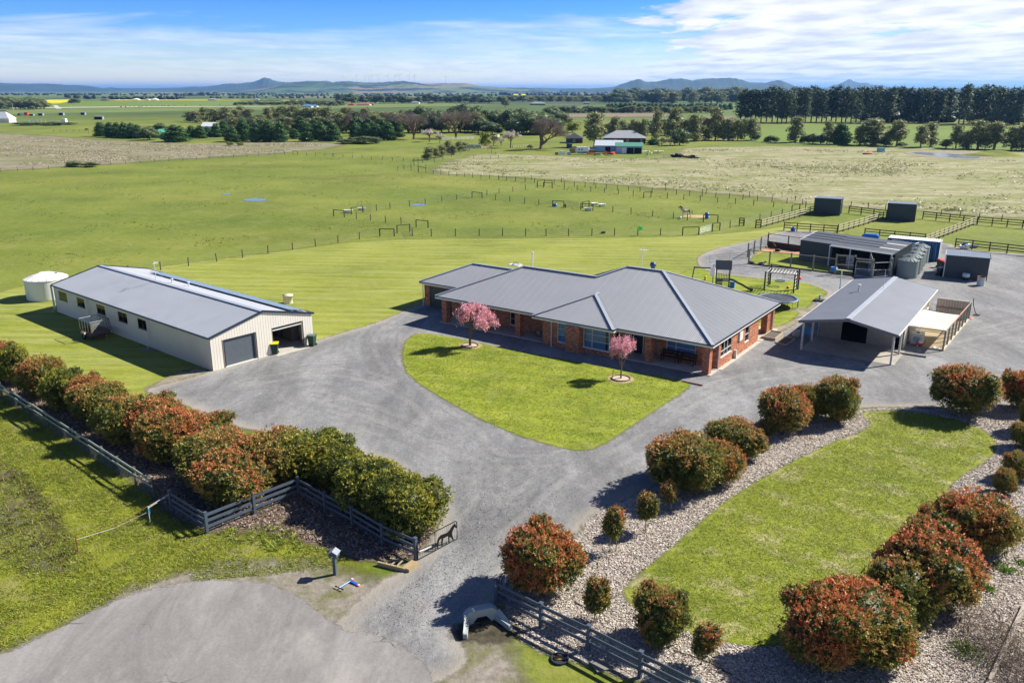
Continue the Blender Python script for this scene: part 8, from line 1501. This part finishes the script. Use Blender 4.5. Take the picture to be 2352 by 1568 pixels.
# cattle on the green crop
cow = M('black_cow', '17151a', .8); rd = random.Random(12)
for i in range(16):
    x = [835, 865, 895, 925, 960, 978, 1010, 1045, 1085, 1118, 1135, 1160, 1200, 1280, 1380, 1515][i]; y = 374 - (x - 830) * .025 + rd.uniform(-1, 2)
    t = thing('cow', 'black cow grazing on the far green crop, %s' % nth(i, 16), 'cow', G(*C1([(x, y)])[0]), rd.uniform(0, 6), 'black cattle on the far green crop'); V = [(-.8, 0, 1.1), (0, 0, 1.05), (.8, 0, 1.1), (1.2, 0, 1.0), (1.5, 0, .75)]; Ed = [(0, 1), (1, 2), (2, 3), (3, 4)]; rd_ = [.42, .48, .42, .2, .14]
    for q in (-1, 1):
        for xx, j in ((.7, 2), (-.8, 0)): b = len(V); V += [(xx, q * .25, .5), (xx, q * .25, .05)]; Ed += [(j, b), (b, b + 1)]; rd_ += [.12, .08]
    skin('body', V, Ed, rd_, cow, t, 1, 1)
# power poles and wind turbines
for i, (x, b, tp) in enumerate([(92, 402, 345), (488, 393, 345), (845, 385, 342), (1120, 355, 330), (210, 385, 360)]):
    X_, Y_ = C1([(x, b)])[0]; H = hgt(Y_, 122.5 + tp / 3); t = thing('power_pole', 'pale power pole on the far road, %s' % nth(sorted([0, 3, 4, 2, 1])[0] if 0 else [0, 2, 3, 4, 1][i], 5), 'pole', G(X_, Y_), 0, 'power poles on the far road'); MB().tube([(0, 0, 0), (0, 0, H)], [.28, .18], 6).build('pole', M('pale_pole', 'a9aca4', .7), t); MB().box(-1.4, 1.4, -.1, .1, H - 1.2, H - .9).build('crossarm', M('pale_pole', 'a9aca4', .7), t)
tw = M('turbine_white', 'eef0f2', .5, var=.02); lst = [(1792 / 3, 12000), (1919 / 3, 11200), (1987 / 3, 11200), (2045 / 3, 11200), (2060 / 3, 11000)] + [(784 + x / 3, 8700) for x in (66, 155, 210, 237, 258, 298, 363, 413, 438, 502, 537, 740)]
for i, (x, dist) in enumerate(lst):
    yb = 207 - ([4, 8, 6, 6, 6] + [15, 17, 17, 17, 17, 17, 17, 17, 17, 17, 17, 14])[i]; z0 = CAM_H + (207 - yb) / FOC * dist - 30; X_ = (x - 1176) / FOC * dist
    t = thing('wind_turbine', 'white wind turbine on the far hills, %s' % nth(i, len(lst)), 'wind turbine', (X_, dist, z0), 0, 'wind turbines on the far hills'); hh = 95
    MB().tube([(0, 0, 0), (0, 0, hh)], [1.7, 1.0], 8).build('tower', tw, t); m = MB(); m.box(-2, 2, -6, 4, hh - 2, hh + 2); m.build('nacelle', tw, t)
    for k in range(3): a = k * 2.094 + i * .7; MB().tube([(0, -6.5, hh), (14 * math.cos(a), -6.5, hh + 14 * math.sin(a)), (42 * math.cos(a), -6.5, hh + 42 * math.sin(a))], [.7, .9, .3], 5).build('blade', tw, t)

# ---------------------------------------------------------------- ground cover: real tufts, chips and stones
def in_poly(pts, n, jit=0, excl=()):
    poly = chaikin([G(*p) for p in pts], 1); xs = [p.x for p in poly]; ys = [p.y for p in poly]; out = []; tot = 0
    while tot < n:
        x = rng.uniform(min(xs), max(xs), n); y = rng.uniform(min(ys), max(ys), n); k = sdf(x, y, poly) > jit
        for e in excl: k &= sdf(x, y, chaikin([G(*p) for p in e], 1)) < 0
        out.append(np.stack([x[k], y[k]], 1)); tot += k.sum()
    return np.concatenate(out)[:n]
def tufts(name, XY, h, w, blades, cols, wts, lean=.45, z=.03):
    n = len(XY); m = n * blades; b = np.repeat(XY, blades, 0) + rng.normal(size=(m, 2)) * w; a = rng.uniform(0, 6.28, m); hh = h * rng.uniform(.5, 1.4, n).repeat(blades) * rng.uniform(.7, 1.2, m)
    wd = np.full(m, w * .35); d = rng.normal(size=(m, 2)) * lean * hh[:, None]; V = np.zeros((m, 3, 3)); V[:, 0, 0] = b[:, 0] - np.cos(a) * wd; V[:, 0, 1] = b[:, 1] - np.sin(a) * wd; V[:, 1, 0] = b[:, 0] + np.cos(a) * wd; V[:, 1, 1] = b[:, 1] + np.sin(a) * wd; V[:, :2, 2] = z
    V[:, 2, :2] = b + d; V[:, 2, 2] = z + hh; c = np.repeat(palette(n, cols, wts), blades, 0) * rng.uniform(.75, 1.25, (m, 1))
    o = bpy.data.objects.new(name, fast(name, V.reshape(-1, 3), np.arange(m * 3).reshape(m, 3), leafm, c)); COL.objects.link(o); o['kind'] = 'stuff'; return o
GC = [(.10, .14, .015), (.15, .19, .02), (.065, .095, .012), (.20, .20, .035)]
VERGE = [(-60, 885), (0, 898), (190, 1018), (340, 1128), (385, 1190), (478, 1232), (560, 1240), (700, 1245), (800, 1285), (740, 1310), (560, 1325), (400, 1338), (300, 1362), (180, 1415), (60, 1476), (-60, 1520)]
def clumped(XY, s, keep):
    v = np.sin(XY[:, 0] * s) * np.cos(XY[:, 1] * s * 1.3) + np.sin(XY[:, 0] * s * 2.7 + 1) * np.sin(XY[:, 1] * s * 2.3) * .6 + rng.normal(size=len(XY)) * .5; return XY[v > keep]
tufts('verge_grass_tufts', clumped(in_poly(VERGE, 30000), .8, -.3), .08, .06, 4, [(.24, .29, .025), (.30, .34, .04), (.18, .23, .02), (.34, .31, .08)], (4, 4, 2, 2), 1.2); 
tufts('lawn_tufts', in_poly(OVAL, 30000, .3), .05, .05, 3, [(.27, .325, .026), (.33, .37, .04), (.22, .28, .022), (.40, .36, .15)], (3, 4, 2, 1), 1.3, .066); tufts('lawn_tufts', in_poly(LAWN, 16000, .25), .05, .06, 3, [(.28, .33, .026), (.36, .40, .05), (.22, .28, .02)], (4, 4, 2), 1.3, .056)
TUS = [(980, 398), (1060, 364), (1150, 360), (1330, 364), (1480, 368), (1570, 352), (1600, 340), (2352, 352), (2400, 500), (2250, 490), (1990, 472), (1860, 462), (1700, 443), (1500, 428), (1250, 409), (1100, 401)]
XY = clumped(in_poly(TUS, 9000, 0, ([(2060, 346), (2150, 343), (2300, 350), (2320, 368), (2200, 374), (2060, 362)],)), .045, .5); tufts('tussock_grass', XY, .34, .8, 4, [(.44, .41, .25), (.50, .47, .31), (.36, .34, .18), (.22, .25, .07)], (4, 2, 3, 3), 1.6)
XY = clumped(in_poly([(0, 310), (230, 325), (420, 334), (620, 330), (760, 330), (690, 346), (420, 362), (230, 374), (0, 386)], 7000), .08, .0); tufts('tussock_grass', XY, .3, .7, 3, [(.42, .36, .25), (.46, .40, .29), (.34, .30, .18)], (4, 3, 2), 1.4)
XY = clumped(in_poly([(-40, 420), (230, 395), (690, 352), (900, 345), (1000, 400), (1500, 440), (1800, 480), (1700, 520), (1500, 535), (900, 535), (380, 600), (-40, 660)], 16000), .16, .9); tufts('paddock_tufts', XY, .14, .28, 3, [(.13, .16, .02), (.18, .21, .03), (.24, .23, .07)], (4, 3, 1), .8)
XY = clumped(in_poly([(-40, 1060), (30, 1060), (120, 1160), (165, 1250), (150, 1310), (-40, 1310)], 900), 1.5, .4); tufts('ditch_weeds', XY, .20, .10, 5, [(.17, .18, .04), (.14, .11, .06), (.24, .22, .07)], (4, 3, 3), .9)
XY = in_poly([(480, 1225), (640, 1200), (720, 1260), (640, 1270), (520, 1240)], 70); tufts('bark_weeds', XY, .20, .09, 12, [(.22, .28, .03), (.28, .32, .04), (.17, .22, .03), (.3, .28, .08)], (4, 4, 2, 1), .9, .04)
def chips(name, XY, L, W, cols, wts, z, tilt=.3):
    n = len(XY); C = np.concatenate([XY, np.full((n, 1), z + L * .22)], 1); u = rand_unit(n); u[:, 2] *= tilt; u /= np.linalg.norm(u, axis=1, keepdims=True); v = np.cross(u, rand_unit(n)); v[:, 2] *= tilt; v /= np.linalg.norm(v, axis=1, keepdims=True)
    l = (L * rng.uniform(.5, 1.3, n) * .5)[:, None]; w = (W * rng.uniform(.5, 1.3, n) * .5)[:, None]; V = np.stack([C - u * l - v * w, C + u * l - v * w, C + u * l + v * w, C - u * l + v * w], 1).reshape(-1, 3); V[:, 2] = np.maximum(V[:, 2], z - .01)
    o = bpy.data.objects.new(name, fast(name, V, np.arange(n * 4).reshape(n, 4), M('bark_chip', 'ffffff', .9, attr=True), palette(n, cols, wts))); COL.objects.link(o); o['kind'] = 'stuff'
BK = [(.52, .45, .37), (.43, .36, .29), (.32, .26, .20), (.22, .17, .13), (.66, .60, .53)]
chips('bark_chips', in_poly(BED, 72000, .3, (OVAL,)), .11, .045, BK, (4, 4, 3, 1, 3), .05); chips('bark_chips', in_poly(BEDL, 34000, .3), .15, .07, [(.30, .22, .17), (.38, .30, .24), (.18, .12, .09), (.10, .07, .05)], (4, 3, 4, 3), .035)
ST = [(.30, .30, .30), (.20, .20, .21), (.12, .12, .13), (.40, .39, .37)]
pth = [G(*q) for q in ((890, 1420), (960, 1350), (1040, 1270), (1110, 1180), (1150, 1100), (1190, 1030))]; n = 3500; u = rng.beta(1.0, 1.5, n) * (len(pth) - 1.001); i0 = u.astype(int); fr_ = (u - i0)[:, None]; PA = np.array([(q.x, q.y) for q in pth]); XY = PA[i0] * (1 - fr_) + PA[i0 + 1] * fr_ + rng.normal(size=(n, 2)) * 1.9
XY = XY[sdf(XY[:, 0], XY[:, 1], chaikin([G(*q) for q in DRIVE], 1)) > 1.3]; chips('loose_stones', XY, .05, .04, [(.22, .22, .22), (.28, .28, .275), (.17, .17, .17), (.36, .355, .345)], (3, 4, 2, 2), .036, .5)
for i, (x, y, s, lab) in enumerate([(2310, 1310, .62, 'bright green weed clump in the bark, the upper one by the frame edge'), (2265, 1353, .52, 'bright green weed clump in the bark, the lower one'), (2225, 1500, .9, 'sprawling green weed at the lower frame edge'), (2345, 1295, .4, 'small green weed at the very frame edge')]):
    p = G(x, y); t = thing('weed', lab, 'weed', p, 0, 'green weeds in the bark'); n = 240; b = rng.normal(size=(n, 2)) * s * .35; C = np.concatenate([b, np.zeros((n, 1))], 1); N_ = np.concatenate([b * 1.6, np.full((n, 1), .5)], 1); V, Q, Cc = leaves(C, N_, s * .5, .05, palette(n, [(.12, .22, .02), (.18, .28, .03), (.08, .15, .02)], (3, 3, 2)), 0, .5); put(fast('leaves', V, Q, leafm, Cc), 'leaves', t)
for (x, y, s) in ((300, 1075, .3), (570, 1240, .35), (505, 1232, .3)): pass
# leafless shrub over the edging log at the lower right
a, b = G(2258, 1600), G(2352, 1395); t = thing('edging_log', 'pale weathered log edging the bed at the lower right frame edge', 'log', a); MB().beam(z_(.15), b - a + z_(.15), .16, .2).build('log', M('bleached_timber', 'a59a8c', .85, var=.2), t)
t = thing('bare_shrub', 'tangle of leafless grey-brown shrub at the lower right corner', 'shrub', G(2320, 1540)); n = 3200; C = rng.normal(size=(n, 3)) * np.array([1.0, 2.2, .35]) + np.array([.2, .5, .35]); C[:, 2] = np.abs(C[:, 2]); V, Q, Cc = leaves(C, rand_unit(n) * [1, 1, .6] + [0, 0, .5], .55, .022, palette(n, [(.17, .13, .10), (.25, .20, .16), (.10, .075, .055)], (3, 3, 2)), 0, .6); put(fast('twigs', V, Q, leafm, Cc), 'twigs', t)
m = MB(); rd = random.Random(5)
for k in range(14): x, y = rd.uniform(-1.5, 1.8), rd.uniform(-2, 2.6); m.tube([(x, y, 0), (x + rd.uniform(-.3, .3), y + rd.uniform(-.3, .3), .9)], [.03, .01], 4)
m.build('stem', barkm, t)

# ---------------------------------------------------------------- the air
hz = MB().box(-31000, 31000, -55, 59000, -1.0, 268).build('haze', None, kind='stuff')
hm = bpy.data.materials.new('haze'); hm.use_nodes = True; ht = NT(hm.node_tree); ht.n.clear()
pv_ = ht.new('ShaderNodeVolumePrincipled'); pv_.inputs['Color'].default_value = (.24, .52, 1., 1); pv_.inputs['Density'].default_value = .00005; pv_.inputs['Anisotropy'].default_value = .2
ho = ht.new('ShaderNodeOutputMaterial'); ht.l.new(pv_.outputs[0], ho.inputs['Volume']); hz.data.materials.append(hm)
hz.display_type = 'WIRE'
